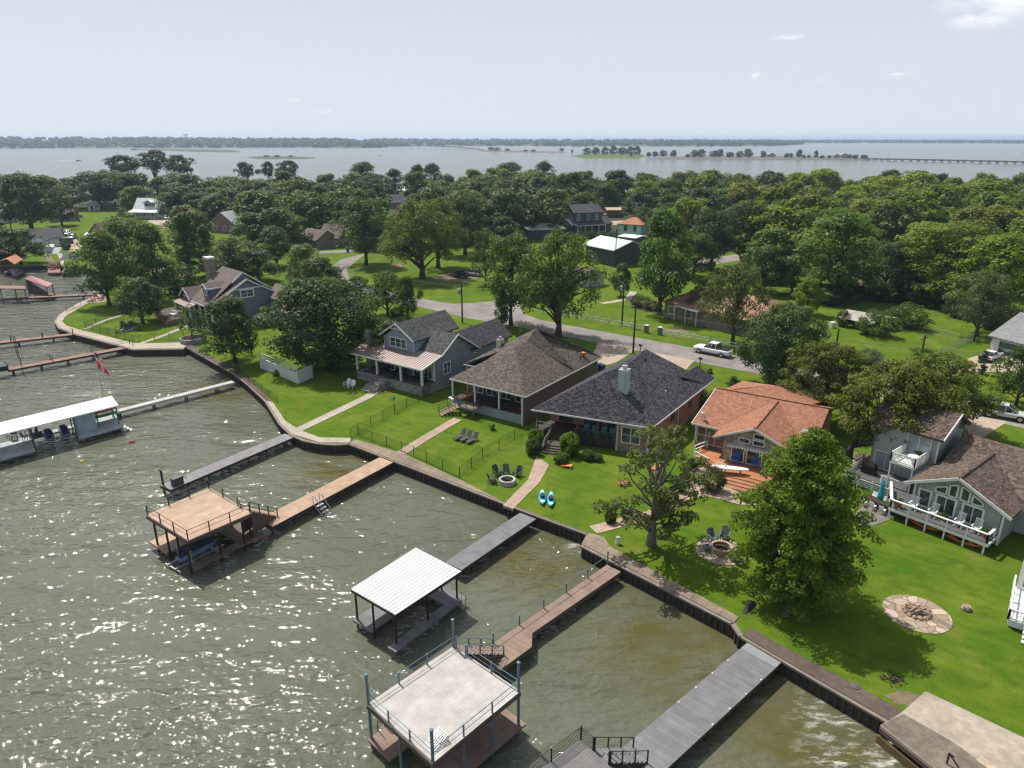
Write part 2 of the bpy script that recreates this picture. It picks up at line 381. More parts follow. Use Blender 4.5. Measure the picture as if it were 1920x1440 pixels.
# ================================================================ land
def grass_mat():
    m, nt, b = newmat('lawn and meadow'); v = coords(nt)
    n1 = noise(nt, v, 0.035, 5, 0.6); n2 = noise(nt, v, 0.22, 5, 0.6); n3 = noise(nt, v, 1.6, 4, 0.6); n4 = noise(nt, v, 9.0, 3)
    col = mixc(nt, ramp(nt, n1, 0.35, 0.66), (0.054, 0.116, 0.006), (0.086, 0.15, 0.008))
    col = mixc(nt, ramp(nt, n2, 0.38, 0.68), col, (0.125, 0.165, 0.016))
    n5 = noise(nt, v, 0.6, 5, 0.65); col = mixc(nt, ramp(nt, n5, 0.5, 0.72), col, (0.05, 0.1, 0.008))
    n6 = noise(nt, v, 0.11, 6, 0.7); col = mixc(nt, ramp(nt, n6, 0.6, 0.74), col, (0.15, 0.145, 0.035))
    col = mixc(nt, ramp(nt, n3, 0.58, 0.78), col, (0.12, 0.14, 0.028))
    mp = coords(nt, R(-52), (1, 1, 1)); wv = node(nt, 'ShaderNodeTexWave'); nt.links.new(mp, wv.inputs['Vector']); wv.inputs['Scale'].default_value = 0.28; wv.inputs['Distortion'].default_value = 1.5
    col = mixc(nt, 0.1, col, mixc(nt, 1.0, col, mixc(nt, wv.outputs['Fac'], (0.45, 0.5, 0.45), (1.35, 1.3, 1.2)), 'MULTIPLY'))
    col = mixc(nt, ramp(nt, n4, 0.25, 0.62), mixc(nt, 1.0, col, (0.62, 0.68, 0.6), 'MULTIPLY'), col)
    nt.links.new(col, b.inputs['Base Color']); b.inputs['Roughness'].default_value = 0.95; b.inputs['Specular IOR Level'].default_value = 0.08
    bump(nt, b, n4, 0.7, 0.08)
    return m
m_grass = grass_mat()
m_dirt = concrete('bare dirt', (0.2, 0.16, 0.1), stain=0.3)
m_conc = concrete('pale concrete', (0.42, 0.37, 0.3), stain=0.22, slab=1.5, rz=52)
m_concpink = concrete('pink concrete', (0.4, 0.3, 0.235), stain=0.2, slab=1.5, rz=52)
m_concdark = concrete('wet stained concrete', (0.17, 0.135, 0.105), stain=0.35)
m_road = concrete('road surface', (0.27, 0.245, 0.225), stain=0.34, slab=0)
m_drive = concrete('driveway concrete', (0.42, 0.335, 0.255), stain=0.2, slab=4.0, rz=50)
m_walk = concrete('weathered walkway', (0.29, 0.235, 0.175), stain=0.35, slab=1.2, rz=52)
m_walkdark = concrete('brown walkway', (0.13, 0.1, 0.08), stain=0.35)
m_pile = plain('dark sheet pile', (0.042, 0.036, 0.03), 0.7, 0.4)
SHORE = [(1960, 1580), (1668, 1352), (1392, 1192), (1376, 1168), (1092, 1022), (1103, 1000), (1000, 963), (742, 864), (655, 831), (632, 833), (600, 831), (570, 825), (548, 815), (527, 795), (500, 752), (468, 722), (440, 700),
         (350, 650), (345, 654), (250, 655), (225, 648), (140, 626), (112, 615), (104, 603), (112, 591), (145, 570), (180, 555), (205, 544), (215, 530), (195, 512), (150, 500), (70, 497), (35, 500), (0, 497), (-250, 492)]
shore = [W(x, y) for x, y in SHORE]
back = [Vector((-420, 235, 0)), Vector((-430, 330, 0)), Vector((-330, 400, 0)), Vector((-120, 405, 0)), Vector((60, 395, 0)), Vector((200, 360, 0)), Vector((330, 345, 0)), Vector((420, 300, 0)), Vector((420, -20, 0)), Vector((26, -20, 0))]
lb = MB(); lb.prism([p + Vector((0, 0, -2.5)) for p in shore + back], 2.5)
tag(lb.build('ground', m_grass), 'green lawns and meadow of the lake peninsula', 'ground', kind='structure')
def sheet(name, pix, m, z, label, cat, th=0.25, world=None, single=True):
    pts = world or [W(x, y) for x, y in pix]
    b = MB().prism([Vector((p.x, p.y, z - th)) for p in pts], th)
    o = b.build(name, m); return tag(o, label, cat, kind='structure')
def strip(ctr, w):
    """polygon of even width round a pixel centre line"""
    P = [W(x, y) for x, y in ctr]; L = []; Rr = []
    for i, p in enumerate(P):
        d = (P[min(i + 1, len(P) - 1)] - P[max(i - 1, 0)]).normalized(); n = Vector((-d.y, d.x, 0)) * w / 2
        L.append(p + n); Rr.append(p - n)
    return L + Rr[::-1]
# the street, its bend and the far street
near = [(640, 486), (622, 500), (628, 520), (655, 540), (700, 558), (764, 571), (811, 581), (878, 597), (983, 616), (1122, 643), (1303, 679), (1400, 697)]
far = [(1305, 653.6), (1205, 635.5), (1066, 610.5), (1010, 599), (981, 588), (975, 575), (1000, 560), (985, 553), (916, 566), (851, 570), (795, 561), (740, 549), (689, 538), (655, 522), (650, 505), (670, 488), (690, 474)]
rp = [W(x, y) for x, y in near] + [Vector((56.2, 79.9, 0)), Vector((75, 62, 0)), Vector((79, 67, 0)), Vector((59.5, 85, 0)), Vector((34.5, 106, 0))] + [W(x, y) for x, y in far]
sheet('road', None, m_road, 0.03, 'pale grey concrete street curving behind the lake houses', 'road', world=rp)
sheet('road', None, m_road, 0.03, 'far street seen through gaps in the trees', 'road', world=strip([(1230, 512), (1290, 497), (1350, 488), (1410, 478), (1470, 470)], 7))
sheet('road', None, m_road, 0.034, 'side street strip past the brown roofed house', 'road', world=strip([(560, 476), (610, 473), (672, 470), (720, 466)], 5))
sheet('driveway', [(1122, 641), (1195, 655), (1155, 680), (1118, 690), (1108, 672)], m_drive, 0.05, 'tan driveway between the brown roof and the dark roof', 'driveway')
sheet('driveway', [(1230, 662), (1302, 677), (1285, 695), (1262, 700), (1230, 690)], m_drive, 0.05, 'tan driveway behind the dark roofed house', 'driveway')
sheet('driveway', [(1815, 778), (1890, 791), (1853, 814), (1830, 830), (1790, 822)], m_drive, 0.05, 'tan driveway below the silver wagon', 'driveway')
sheet('driveway', [(1722, 690), (1795, 679), (1830, 668), (1880, 664), (1925, 676), (1925, 700), (1850, 698), (1745, 704)], m_drive, 0.05, 'tan driveway with the white sedan', 'driveway')
sheet('driveway', [(275, 415), (300, 408), (330, 412), (340, 424), (310, 428)], m_drive, 0.05, 'pale drive in front of the white farmhouse', 'driveway')
sheet('driveway', [(120, 452), (140, 445), (155, 462), (150, 472), (130, 474)], m_drive, 0.05, 'pink drive beside the white bungalow', 'driveway')
sheet('driveway', [(625, 457), (672, 456), (680, 463), (628, 465)], m_drive, 0.06, 'pale drive beside the brown brick house', 'driveway')
sheet('driveway', [(800, 522), (840, 512), (900, 520), (880, 527), (840, 530)], m_dirt, 0.04, 'dirt drive under the two parked cars', 'driveway')
sheet('path', [(1240, 548), (1300, 560), (1190, 566), (1130, 568)], m_conc, 0.04, 'pale garden path behind the white rail fence', 'path', world=strip([(1188, 547), (1178, 560), (1150, 566), (1128, 569)], 1.6))
sheet('driveway', [(1140, 415), (1200, 412), (1230, 418), (1150, 422)], m_drive, 0.05, 'pale drive beside the navy house', 'driveway')
sheet('driveway', [(280, 504), (330, 500), (335, 505), (285, 510)], m_drive, 0.05, 'pale lane between the trees on the point', 'driveway')
# garden paths and lake walk
sheet('path', None, m_conc, 0.05, 'pale straight concrete path to the blue grey house', 'path', world=strip([(556, 808), (640, 768), (690, 744), (712, 729)], 1.3))
sheet('path', None, m_concpink, 0.05, 'pinkish concrete path up to the brown roofed house', 'path', world=strip([(752, 850), (800, 820), (858, 786)], 1.25))
sheet('path', [(943, 948), (962, 955), (1012, 905), (1030, 872), (1006, 856), (1000, 872), (990, 900)], m_concpink, 0.05, 'tan concrete path to the dark roofed house steps', 'path')
sheet('path', None, m_concpink, 0.05, 'curved concrete garden path to the red roofed house', 'path', world=strip([(1112, 994), (1140, 987), (1180, 976), (1222, 965), (1250, 953), (1275, 938), (1292, 920), (1302, 900)], 1.35))
sheet('path', [(1278, 940), (1292, 915), (1297, 880), (1325, 876), (1332, 900), (1392, 926), (1440, 948), (1388, 947), (1332, 932), (1303, 934)], m_concpink, 0.055, 'tan patio before the orange deck steps', 'path')
sheet('path', None, m_conc, 0.05, 'thin curved garden path on the point', 'path', world=strip([(160, 617), (200, 600), (240, 588)], 0.9))
sheet('path', None, m_conc, 0.05, 'curved path to the planter on the point', 'path', world=strip([(262, 645), (300, 632), (335, 618), (355, 610)], 1.0))
def band(ctr_in, ctr_out, m, z, label, name='path'):
    pts = [W(x, y) for x, y in ctr_out] + [W(x, y) for x, y in ctr_in[::-1]]
    return sheet(name, None, m, z, label, 'path', world=pts)
band([(215, 536), (190, 556), (150, 577), (122, 594), (117, 603), (124, 611), (150, 619)], [(203, 543), (180, 554.5), (145, 569.5), (112, 590.5), (104.5, 603), (112, 614.5), (140, 625.5)], m_conc, 0.06, 'pale concrete rim walk round the grassy point')
band([(150, 619), (235, 640), (262, 645), (352, 642)], [(140, 625.5), (225, 647.5), (250, 654.5), (345, 653.5)], m_conc, 0.065, 'pale seawall walk along the black fence on the point')
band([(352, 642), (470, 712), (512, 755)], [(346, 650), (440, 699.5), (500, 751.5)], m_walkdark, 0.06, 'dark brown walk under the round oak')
band([(512, 755), (535, 790), (562, 807), (600, 821), (658, 822)], [(500, 752), (527, 795), (548, 814.5), (600, 830.5), (655, 830.5)], m_conc, 0.064, 'bright curved lake walk at the narrow grey dock')
band([(666, 824), (760, 853), (860, 899), (945, 942), (1112, 1003)], [(655, 831.5), (742, 864.5), (850, 905), (1000, 963.5), (1102, 1000)], m_walk, 0.06, 'weathered brown lake walk between the gardens')
band([(1132, 1008), (1145, 1027), (1385, 1158)], [(1104, 1000), (1093, 1022), (1376, 1168)], m_walk, 0.07, 'weathered lake walk below the two big trees')
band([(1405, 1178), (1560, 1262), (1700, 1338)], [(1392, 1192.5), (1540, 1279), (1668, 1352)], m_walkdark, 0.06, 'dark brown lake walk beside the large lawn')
sheet('path', [(1668, 1352), (1650, 1362), (1935, 1590), (2150, 1500), (1925, 1388), (1735, 1298), (1690, 1338)], concrete('boat landing concrete', (0.4, 0.34, 0.275), stain=0.3), 0.09, 'wide tan concrete landing by the boat ramp', 'landing')
sheet('ground', None, concrete('leaf litter with painted shade', (0.06, 0.062, 0.022), stain=.45), 0.014, 'leaf littered floor under the wood, darkened for tree shade', 'ground', world=[Vector(q) for q in ((-330, 395, 0), (-120, 400, 0), (60, 390, 0), (200, 355, 0), (330, 340, 0), (400, 300, 0), (300, 190, 0), (125, 150, 0), (92, 160, 0), (70, 190, 0), (62, 225, 0), (48, 245, 0), (20, 262, 0), (-30, 262, 0), (-70, 270, 0), (-110, 345, 0), (-230, 350, 0), (-330, 330, 0))])  # litter colour kept very dark to carry the shade beneath the trees
sheet('path', [(1668, 1352.5), (1694, 1341), (1790, 1396), (1860, 1446), (1935, 1500), (1935, 1590), (1652, 1362)], concrete('wet stained landing', (0.24, 0.195, 0.155), stain=0.45), 0.096, 'dark stained outer strip of the concrete landing', 'landing')
# worn patches
for i, (x, y, rx, lab) in enumerate(((1700, 1310, 1.2, 'straw coloured bare patch by the concrete landing'), (745, 498, 3.5, 'bare earth under the big spreading oak'), (100, 400, 9, 'bare ground under the big left hand oak'), (1265, 620, 3, 'bare earth between the brick gate posts'),
                                      (1590, 530, 6, 'dry bare ground at the wood edge'), (90, 490, 2, 'sandy footpath up from the little beach'), (1600, 860, 4, 'bare earth between the red and the white house'))):
    c = W(x, y); n = 22; r2 = random.Random(i)
    pts = [c + Vector((math.cos(2 * math.pi * k / n), math.sin(2 * math.pi * k / n) * 0.6, 0)) * rx * r2.uniform(0.6, 1.15) for k in range(n)]
    sheet('ground', None, m_dirt, 0.022 + i * 0.001, lab, 'ground', world=pts)
# ================================================================ retaining walls
m_cap = plain('wall cap', (0.2, 0.17, 0.14), 0.85, 0.3)
def seawall(pix, label, cap=m_cap, group='seawalls along the shore'):
    P = [W(x, y) for x, y in pix]
    t = thing('seawall', P[0], label, 'seawall', group)
    b = MB(); cp = MB()
    for p, q in zip(P, P[1:]):
        d = q - p; L = d.length; d.normalize(); n = Vector((d.y, -d.x, 0))
        if n.dot(Vector((0, -1, 0))) < 0 and abs(d.x) > 0.2: n = -n
        b.obox(p + n * 0.02 + Vector((0, 0, -2.2)), d * L, n * 0.1, (0, 0, 2.15))
        k = 0.2
        while k < L:
            b.obox(p + d * (k - 0.09) + n * 0.12 + Vector((0, 0, -2.2)), d * 0.18, n * 0.09, (0, 0, 2.06)); k += 0.5
        cp.obox(p - n * 0.1 + Vector((0, 0, -0.14)), d * L, n * 0.36, (0, 0, 0.15))
    b.build('sheet_piling', m_pile, t); cp.build('wall_cap', cap, t)
seawall(SHORE[1:4][::-1], 'dark sheet pile wall below the large lawn')
seawall(SHORE[4:7], 'dark seawall corner where waves splash')
seawall(SHORE[3:5], 'dark seawall below the big foreground tree')
seawall(SHORE[6:9], 'timber faced seawall between the tan dock and the grey dock')
seawall(SHORE[8:15], 'curved seawall under the bright lake walk')
seawall(SHORE[14:18], 'seawall below the round oak tree')
seawall(SHORE[18:22], 'dark seawall along the fenced point')
seawall(SHORE[21:28], 'rounded seawall of the grassy point')
seawall(SHORE[29:35], 'low seawall along the far cove')
# ================================================================ trees
def leaf_mat():
    m, nt, b = newmat('foliage')
    g = node(nt, 'ShaderNodeNewGeometry'); oi = node(nt, 'ShaderNodeObjectInfo')
    c = ramp(nt, g.outputs['Random Per Island'], 0.0, 1.0, (0.6, 0.62, 0.55), (1.25, 1.2, 1.1))
    n = noise(nt, coords(nt), 0.45, 3); c = mixc(nt, 1.0, c, ramp(nt, n, 0.35, 0.7, (0.8, 0.82, 0.85), (1.22, 1.15, 1.0)), 'MULTIPLY')
    col = mixc(nt, 1.0, oi.outputs['Color'], c, 'MULTIPLY')
    nt.links.new(col, b.inputs['Base Color']); b.inputs['Roughness'].default_value = 0.55; b.inputs['Specular IOR Level'].default_value = 0.25
    tr = node(nt, 'ShaderNodeBsdfTranslucent'); nt.links.new(mixc(nt, 1.0, col, (1.5, 1.6, 0.7), 'MULTIPLY'), tr.inputs['Color'])
    mx = node(nt, 'ShaderNodeMixShader'); mx.inputs[0].default_value = 0.38
    nt.links.new(b.outputs[0], mx.inputs[1]); nt.links.new(tr.outputs[0], mx.inputs[2]); nt.links.new(mx.outputs[0], nt.nodes['Material Output'].inputs[0])
    return m
m_leaf = leaf_mat()
m_bark = plain('bark', (0.085, 0.068, 0.052), 0.95, 0.4, 3.0, fine=12, bmp=0.6)
m_barkpale = plain('pale bark', (0.2, 0.18, 0.155), 0.95, 0.4, 3.0, fine=12, bmp=0.6)
def leaf_mesh(name, g, cl, per, size, up=0.35, droop=0.0, flat=0.8, inner=0.0):
    """cl: array of clumps (x,y,z,r); a shell of small leaf faces round each"""
    rm = cl[:, 3].mean(); out = []
    for x, y, z, r in cl:
        n = max(6, int(per * (r / rm) ** 2))
        d = g.normal(size=(n, 3)); d /= np.linalg.norm(d, axis=1)[:, None]
        flip = g.random(n) < 0.5; d[:, 2] = np.where(flip, np.abs(d[:, 2]), d[:, 2])
        rad = r * (0.45 + 0.62 * g.random(n) ** 0.6)
        p = np.array([x, y, z]) + d * rad[:, None] * np.array([1, 1, flat])
        nr = d * 0.75 + g.normal(size=(n, 3)) * 0.45; nr[:, 2] += up; nr /= np.linalg.norm(nr, axis=1)[:, None]
        t = np.cross(nr, g.normal(size=(n, 3))); t[:, 2] -= droop; t /= np.linalg.norm(t, axis=1)[:, None]
        b = np.cross(nr, t); s = (size * (0.55 + 0.9 * g.random(n)))[:, None]
        out.append(np.stack([p + t * s * .62, p + b * s * .4, p - t * s * .62, p - b * s * .4], 1))
    q = np.concatenate(out); nq = len(q)
    me = bpy.data.meshes.new(name)
    me.vertices.add(nq * 4); me.vertices.foreach_set('co', q.reshape(-1).astype(np.float32))
    me.loops.add(nq * 4); me.loops.foreach_set('vertex_index', np.arange(nq * 4, dtype=np.int32))
    me.polygons.add(nq); me.polygons.foreach_set('loop_start', np.arange(nq, dtype=np.int32) * 4)
    me.polygons.foreach_set('loop_total', np.full(nq, 4, np.int32))
    me.materials.append(m_leaf); me.update(calc_edges=True)
    return me
def clumps(g, n, H, Rr, z0, shape, rc, hollow=0.45):
    """clump centres spread through the crown's envelope"""
    L = []
    ph = g.random(6) * 6.28
    while len(L) < n:
        u = g.random(); a = g.random() * 2 * math.pi; k = (hollow + (1 - hollow) * g.random()) ** 0.8 if g.random() < 0.8 else g.random()
        lump = 1 + 0.16 * math.sin(2 * a + ph[0]) + 0.12 * math.sin(3 * a + ph[1] + 4 * u) + 0.08 * math.sin(5 * a + ph[2] + 9 * u)
        if shape == 'round': w = math.sin(math.pi * min(1, 0.12 + 0.88 * (u ** 0.8) * 0.93 + 0.02)) ** 0.55
        elif shape == 'cone': w = (1 - u) ** 0.75 * 0.97 + 0.05; w *= min(1, 0.55 + 3 * u)
        elif shape == 'egg': w = math.sin(math.pi * (0.08 + 0.9 * u ** 0.72)) ** 0.7
        elif shape == 'umb': w = (1 - (u * 0.96) ** 3.2) ** 0.6 * (0.75 + 0.25 * min(1, u * 5)); 
        elif shape == 'ball': w = math.sqrt(max(0.02, 1 - (2 * u - 1) ** 2))
        else: w = 1
        rr = Rr * w * lump * k * 0.92
        L.append((rr * math.cos(a), rr * math.sin(a), z0 + (H - z0) * (u * 0.93 + 0.02), rc * g.uniform(0.65, 1.3)))
    return np.array(L)
def trunk_mesh(name, g, H, cl, z0, r0, limbs, mat, lean=(0, 0), fork=0):
    b = MB(); n = 7
    ht = z0 + (H - z0) * 0.55
    pts = [Vector((lean[0] * k * k + g.normal() * 0.12 * k, lean[1] * k * k + g.normal() * 0.12 * k, ht * k - (0.3 if k == 0 else 0))) for k in np.linspace(0, 1, n)]
    b.tube(pts, [r0 * 1.35] + [r0 * (1 - 0.72 * k) for k in np.linspace(0.12, 1, n - 1)], 8)
    idx = g.choice(len(cl), min(limbs, len(cl)), replace=False)
    for i in idx:
        e = Vector(cl[i][:3]); k = max(0.3, min(0.97, (e.z * 0.62) / ht)); j = int(k * (n - 1)); s = pts[j]
        m = s.lerp(e, 0.5) + Vector((g.normal() * .25, g.normal() * .25, 0.12 * (e - s).length))
        rr = r0 * 0.42 * (1 - 0.4 * k)
        b.tube([s, s.lerp(m, 0.5) + Vector((0, 0, 0.1)), m, m.lerp(e, 0.55), e], [rr, rr * .8, rr * .6, rr * .4, rr * .18], 5)
    me_o = b.build(name, mat); me = me_o.data; bpy.data.objects.remove(me_o); me.polygons.foreach_set('use_smooth', [True] * len(me.polygons)); return me
PROTO = {}
def proto(key, seed, H, Rr, z0, shape, nc, rc, per, size, r0=0.3, limbs=12, mat=None, hollow=0.45, up=0.5, droop=0.0, flat=0.8, lean=(0, 0)):
    g = np.random.default_rng(seed)
    cl = clumps(g, nc, H, Rr, z0, shape, rc, hollow); cl[:, 0] += lean[0] * .75; cl[:, 1] += lean[1] * .75
    PROTO[key] = dict(H=H, R=Rr, crown=leaf_mesh('crown', g, cl, per, size, up, droop, flat),
                      trunk=trunk_mesh('trunk', g, H, cl, z0, r0, limbs, mat or m_bark, lean) if r0 else None)
def bough_clumps(g, H, Rr, z0, nb, rc):
    """boughs reaching out from the stem, each carrying a drooping row of clumps"""
    L = []
    for i in range(nb):
        u = (i + g.random()) / nb; a = i * 2.399 + g.normal() * .3; h = z0 + (H - z0) * (u * .94)
        w = min(1, .64 + 1.3 * u) * (1 - u ** 2.6) ** .62; ln = Rr * w * g.uniform(.74, 1.08) + .3; n = max(2, int(ln / .62))
        for k in range(1, n + 1):
            t = k / n; r = rc * g.uniform(.7, 1.2) * (1.15 - .35 * t)
            L.append((math.cos(a) * ln * t + g.normal() * .28, math.sin(a) * ln * t + g.normal() * .28, h + .55 * math.sin(t * 2.2) - .75 * t * t + g.normal() * .16, r))
    L.append((0, 0, H - .2, rc * .6)); return np.array(L)
_g = np.random.default_rng(5); _cl = bough_clumps(_g, 13.5, 5.0, .8, 118, .8)
PROTO['cypress'] = dict(H=13.5, R=5.2, crown=leaf_mesh('crown', _g, _cl, 130, 0.18, .8, .6, .5), trunk=trunk_mesh('trunk', _g, 13.5, _cl, 6.0, .42, 60, m_bark))
proto('sparse', 2, 10.6, 4.6, 2.3, 'umb', 74, 0.62, 95, 0.19, 0.36, 40, m_barkpale, hollow=0.5, flat=0.6)
proto('round', 3, 12.0, 7.0, 0.6, 'ball', 210, 1.25, 105, 0.3, 0.4, 20, hollow=0.62)
proto('oak', 4, 11.0, 5.6, 2.2, 'round', 110, 1.1, 95, 0.3, 0.34, 26)
proto('oakopen', 5, 12.0, 6.5, 3.2, 'umb', 84, 1.05, 85, 0.3, 0.36, 40)
proto('tall', 6, 17.5, 6.0, 3.4, 'egg', 120, 1.35, 95, 0.36, 0.4, 30)
proto('tallb', 16, 17.0, 6.4, 4.0, 'round', 100, 1.45, 95, 0.36, 0.38, 34)
proto('poplar', 7, 15.0, 3.6, 1.0, 'cone', 90, 0.95, 85, 0.32, 0.28, 14)
proto('spread', 8, 18.5, 10.5, 5.0, 'umb', 130, 1.75, 115, 0.4, 0.75, 46)
proto('feather', 9, 10.0, 6.8, 2.4, 'umb', 165, 1.15, 150, 0.26, 0.34, 30, flat=0.45, up=0.7)
proto('featherlean', 19, 10.5, 7.0, 2.6, 'umb', 190, 1.15, 150, 0.26, 0.38, 34, flat=0.5, up=0.7, lean=(5.0, -4.2))
proto('pine', 10, 24.0, 7.0, 15.0, 'umb', 34, 2.0, 85, 0.7, 0.4, 22)
proto('young', 11, 5.0, 1.9, 1.3, 'egg', 34, 0.5, 60, 0.17, 0.09, 10)
proto('column', 12, 4.4, 0.75, 0.2, 'egg', 40, 0.32, 60, 0.14, 0.08, 4)
for k in range(5):
    proto('wood%d' % k, 30 + k, 14.0, 7.0, 2.5, ('round', 'umb', 'egg', 'round', 'umb')[k], 64, 1.75, 74, 0.66, 0.35, 9, hollow=0.5, up=0.8)
proto('shrub', 20, 1.2, 0.75, 0.05, 'ball', 16, 0.36, 70, 0.12, 0.04, 5, hollow=0.6)
proto('clipped', 21, 1.5, 1.0, 0.1, 'ball', 80, 0.34, 130, 0.1, 0.05, 5, hollow=0.9)
proto('bush', 22, 3.2, 2.4, 0.1, 'ball', 46, 0.75, 70, 0.22, 0.08, 8, hollow=0.6)
DARK, MID, OLIVE, BRIGHT, YEL, GREY, LIME = (0.030, 0.058, 0.015), (0.044, 0.090, 0.017), (0.058, 0.082, 0.017), (0.066, 0.125, 0.016), (0.095, 0.15, 0.014), (0.06, 0.092, 0.04), (0.085, 0.165, 0.016)
TREES = []
def tree(key, base, H, Rr, tint, label, cat='tree', group=None, name='tree', rz=None, z=0.0):
    P = PROTO[key]
    t = thing(name, (base[0], base[1], z), label, cat, group)
    t.scale = (Rr / P['R'], Rr / P['R'], H / P['H']); t.rotation_euler.z = rnd.uniform(0, 6.28) if rz is None else rz
    for part in ('trunk', 'crown'):
        if P[part] is None: continue
        o = bpy.data.objects.new(part, P[part]); COL.objects.link(o); o.parent = t
        if part == 'crown':
            j = rnd.uniform(0.9, 1.1); o.color = (tint[0] * 1.4 * j * rnd.uniform(.93, 1.07), tint[1] * 1.34 * j, tint[2] * 1.1 * j, 1)
    TREES.append((t, H, Rr)); return t
def tree_px(key, px, py, topy, half, tint, label, cat='tree', group=None, name='tree', rz=None):
    p = W(px, py); H = height_at(p.y, topy) * 1.0
    depth = p.y * _c - (H * 0.5 - CH) * _s
    return tree(key, p, H, half * depth / FOC, tint, label, cat, group, name, rz)
T = tree_px
T('cypress', 1480, 1122, 800, 125, (0.082, 0.142, 0.014), 'big bright feathery tree standing on the lawn by the seawall', name='foreground_tree')
T('sparse', 1221, 1022, 800, 112, (0.082, 0.11, 0.036), 'gnarled open oak with bare pale limbs beside the curved garden path', name='oak_tree', rz=0.4)
T('round', 618, 690, 524, 108, (0.042, 0.082, 0.026), 'huge dense round dark oak over the pale garden wall', name='oak_tree')
T('oak', 441, 680, 560, 62, (0.048, 0.078, 0.022), 'dark oak with clear trunk by the brown lake walk', name='oak_tree')
T('oak', 600, 560, 484, 54, (0.048, 0.082, 0.02), 'dark tree between the grey gabled house and the street bend')
T('tall', 575, 545, 458, 42, (0.085, 0.135, 0.03), 'fresh green tree with pale yellow top behind the grey gabled house')
T('oakopen', 727, 592, 510, 44, (0.062, 0.1, 0.02), 'open tree between the round oak and the street')
T('oak', 765, 600, 520, 26, (0.06, 0.1, 0.02), 'slim tree leaning over the road left of the blue grey house')
T('oakopen', 672, 600, 520, 46, DARK, 'dark tree right behind the huge round oak')
T('tall', 205, 572, 432, 52, (0.05, 0.105, 0.016), 'leafy tree nearest the water on the grassy point')
T('tallb', 250, 545, 408, 55, (0.058, 0.105, 0.02), 'tall tree second from the water on the grassy point')
T('tall', 296, 565, 418, 42, (0.062, 0.098, 0.02), 'olive tall tree next to the poplar on the point')
T('oak', 268, 605, 522, 48, (0.043, 0.078, 0.026), 'neat round dark tree on the fenced point lawn')
T('bush', 343, 551, 502, 40, DARK, 'dark bushy tree left of the grey gabled house')
T('poplar', 358, 520, 396, 36, (0.04, 0.1, 0.018), 'pointed bright poplar behind the grey gabled house')
T('poplar', 392, 515, 420, 22, (0.05, 0.115, 0.018), 'smaller pointed tree beside the poplar')
T('oakopen', 440, 525, 447, 62, (0.055, 0.08, 0.028), 'wide grey green oak over the grey gabled roof', name='oak_tree')
T('tall', 520, 500, 424, 38, (0.045, 0.1, 0.014), 'rich green tree between the brick house and the brown house')
T('tall', 478, 470, 398, 36, (0.055, 0.1, 0.018), 'mid green tree right of the brick house')
T('tall', 545, 470, 402, 34, (0.07, 0.11, 0.022), 'lighter tree left of the brown brick house')
T('tallb', 687, 497, 371, 55, (0.046, 0.078, 0.022), 'tall dark oak at the inside of the street bend', name='oak_tree')
T('spread', 792, 522, 378, 74, (0.075, 0.105, 0.02), 'great spreading oak with forked trunk above the parked cars', name='oak_tree', rz=1.0)
T('spread', 822, 502, 372, 52, (0.07, 0.1, 0.02), 'spreading oak just behind the great forked oak', name='oak_tree')
T('oakopen', 911, 537, 430, 38, (0.05, 0.085, 0.022), 'dark tree right of the two parked cars')
T('tallb', 958, 610, 440, 58, (0.056, 0.102, 0.02), 'tall tree at the road edge left of the twin trunk tree')
T('spread', 1047, 632, 436, 82, (0.056, 0.1, 0.024), 'tall twin trunk tree growing beside the road')
T('poplar', 940, 612, 540, 20, (0.045, 0.09, 0.018), 'short leafy tree behind the blue grey garage')
T('tall', 1236, 590, 392, 58, (0.05, 0.115, 0.014), 'tall dense tree in front of the long brick house')
T('oak', 1164, 556, 495, 22, MID, 'small tree between the mint barn and the rail fence')
T('oakopen', 1373, 648, 497, 68, (0.062, 0.09, 0.034), 'wide grey green oak behind the white pickup', name='oak_tree')
T('oakopen', 1330, 600, 520, 48, (0.06, 0.085, 0.03), 'thin oak over the long brick house roof', name='oak_tree')
T('round', 1462, 715, 572, 68, (0.05, 0.092, 0.036), 'dense blue green tree at the street edge right of the pickup')
T('feather', 1540, 795, 643, 82, (0.08, 0.1, 0.02), 'feathery olive tree behind the red roofed house', rz=2.0)
T('featherlean', 1590, 858, 672, 104, (0.082, 0.108, 0.018), 'leaning feathery tree over the two storey deck house', rz=0.0)
T('feather', 1752, 796, 664, 84, (0.085, 0.115, 0.018), 'feathery tree spreading over the brown roof of the deck house', rz=4.0)
T('oak', 1905, 760, 655, 48, MID, 'round tree at the photo edge above the silver wagon')
T('column', 1840, 701, 655, 10, DARK, 'slim dark columnar evergreen by the white sedan', name='evergreen_tree')
T('column', 1373, 733, 705, 12, DARK, 'small dark evergreen behind the red roof ridge', name='evergreen_tree')
T('tall', 1566, 565, 396, 74, (0.062, 0.125, 0.022), 'broad light green tree at the meadow edge')
T('oak', 1512, 590, 522, 32, YEL, 'low yellow green tree beside the meadow edge')
T('tallb', 1760, 570, 420, 92, (0.085, 0.13, 0.014), 'large yellow green tree behind the meadow')
T('tall', 1858, 600, 440, 82, YEL, 'large lime tree at the right meadow edge')
T('oakopen', 1830, 630, 510, 62, (0.075, 0.105, 0.05), 'pale grey green tree behind the utility pole')
T('oak', 1655, 560, 455, 52, (0.05, 0.085, 0.03), 'blue green tree at the wood edge left of the yellow tree')
T('tall', 1910, 560, 400, 66, YEL, 'lime tree at the far right of the wood')
T('young', 362, 638, 570, 23, (0.055, 0.1, 0.025), 'young tree growing in the round stone planter')
T('young', 232, 412, 388, 12, MID, 'small round tree on the lawn before the white farmhouse')
T('oak', 60, 432, 328, 66, (0.04, 0.07, 0.022), 'big dark oak behind the white bungalow', name='oak_tree')
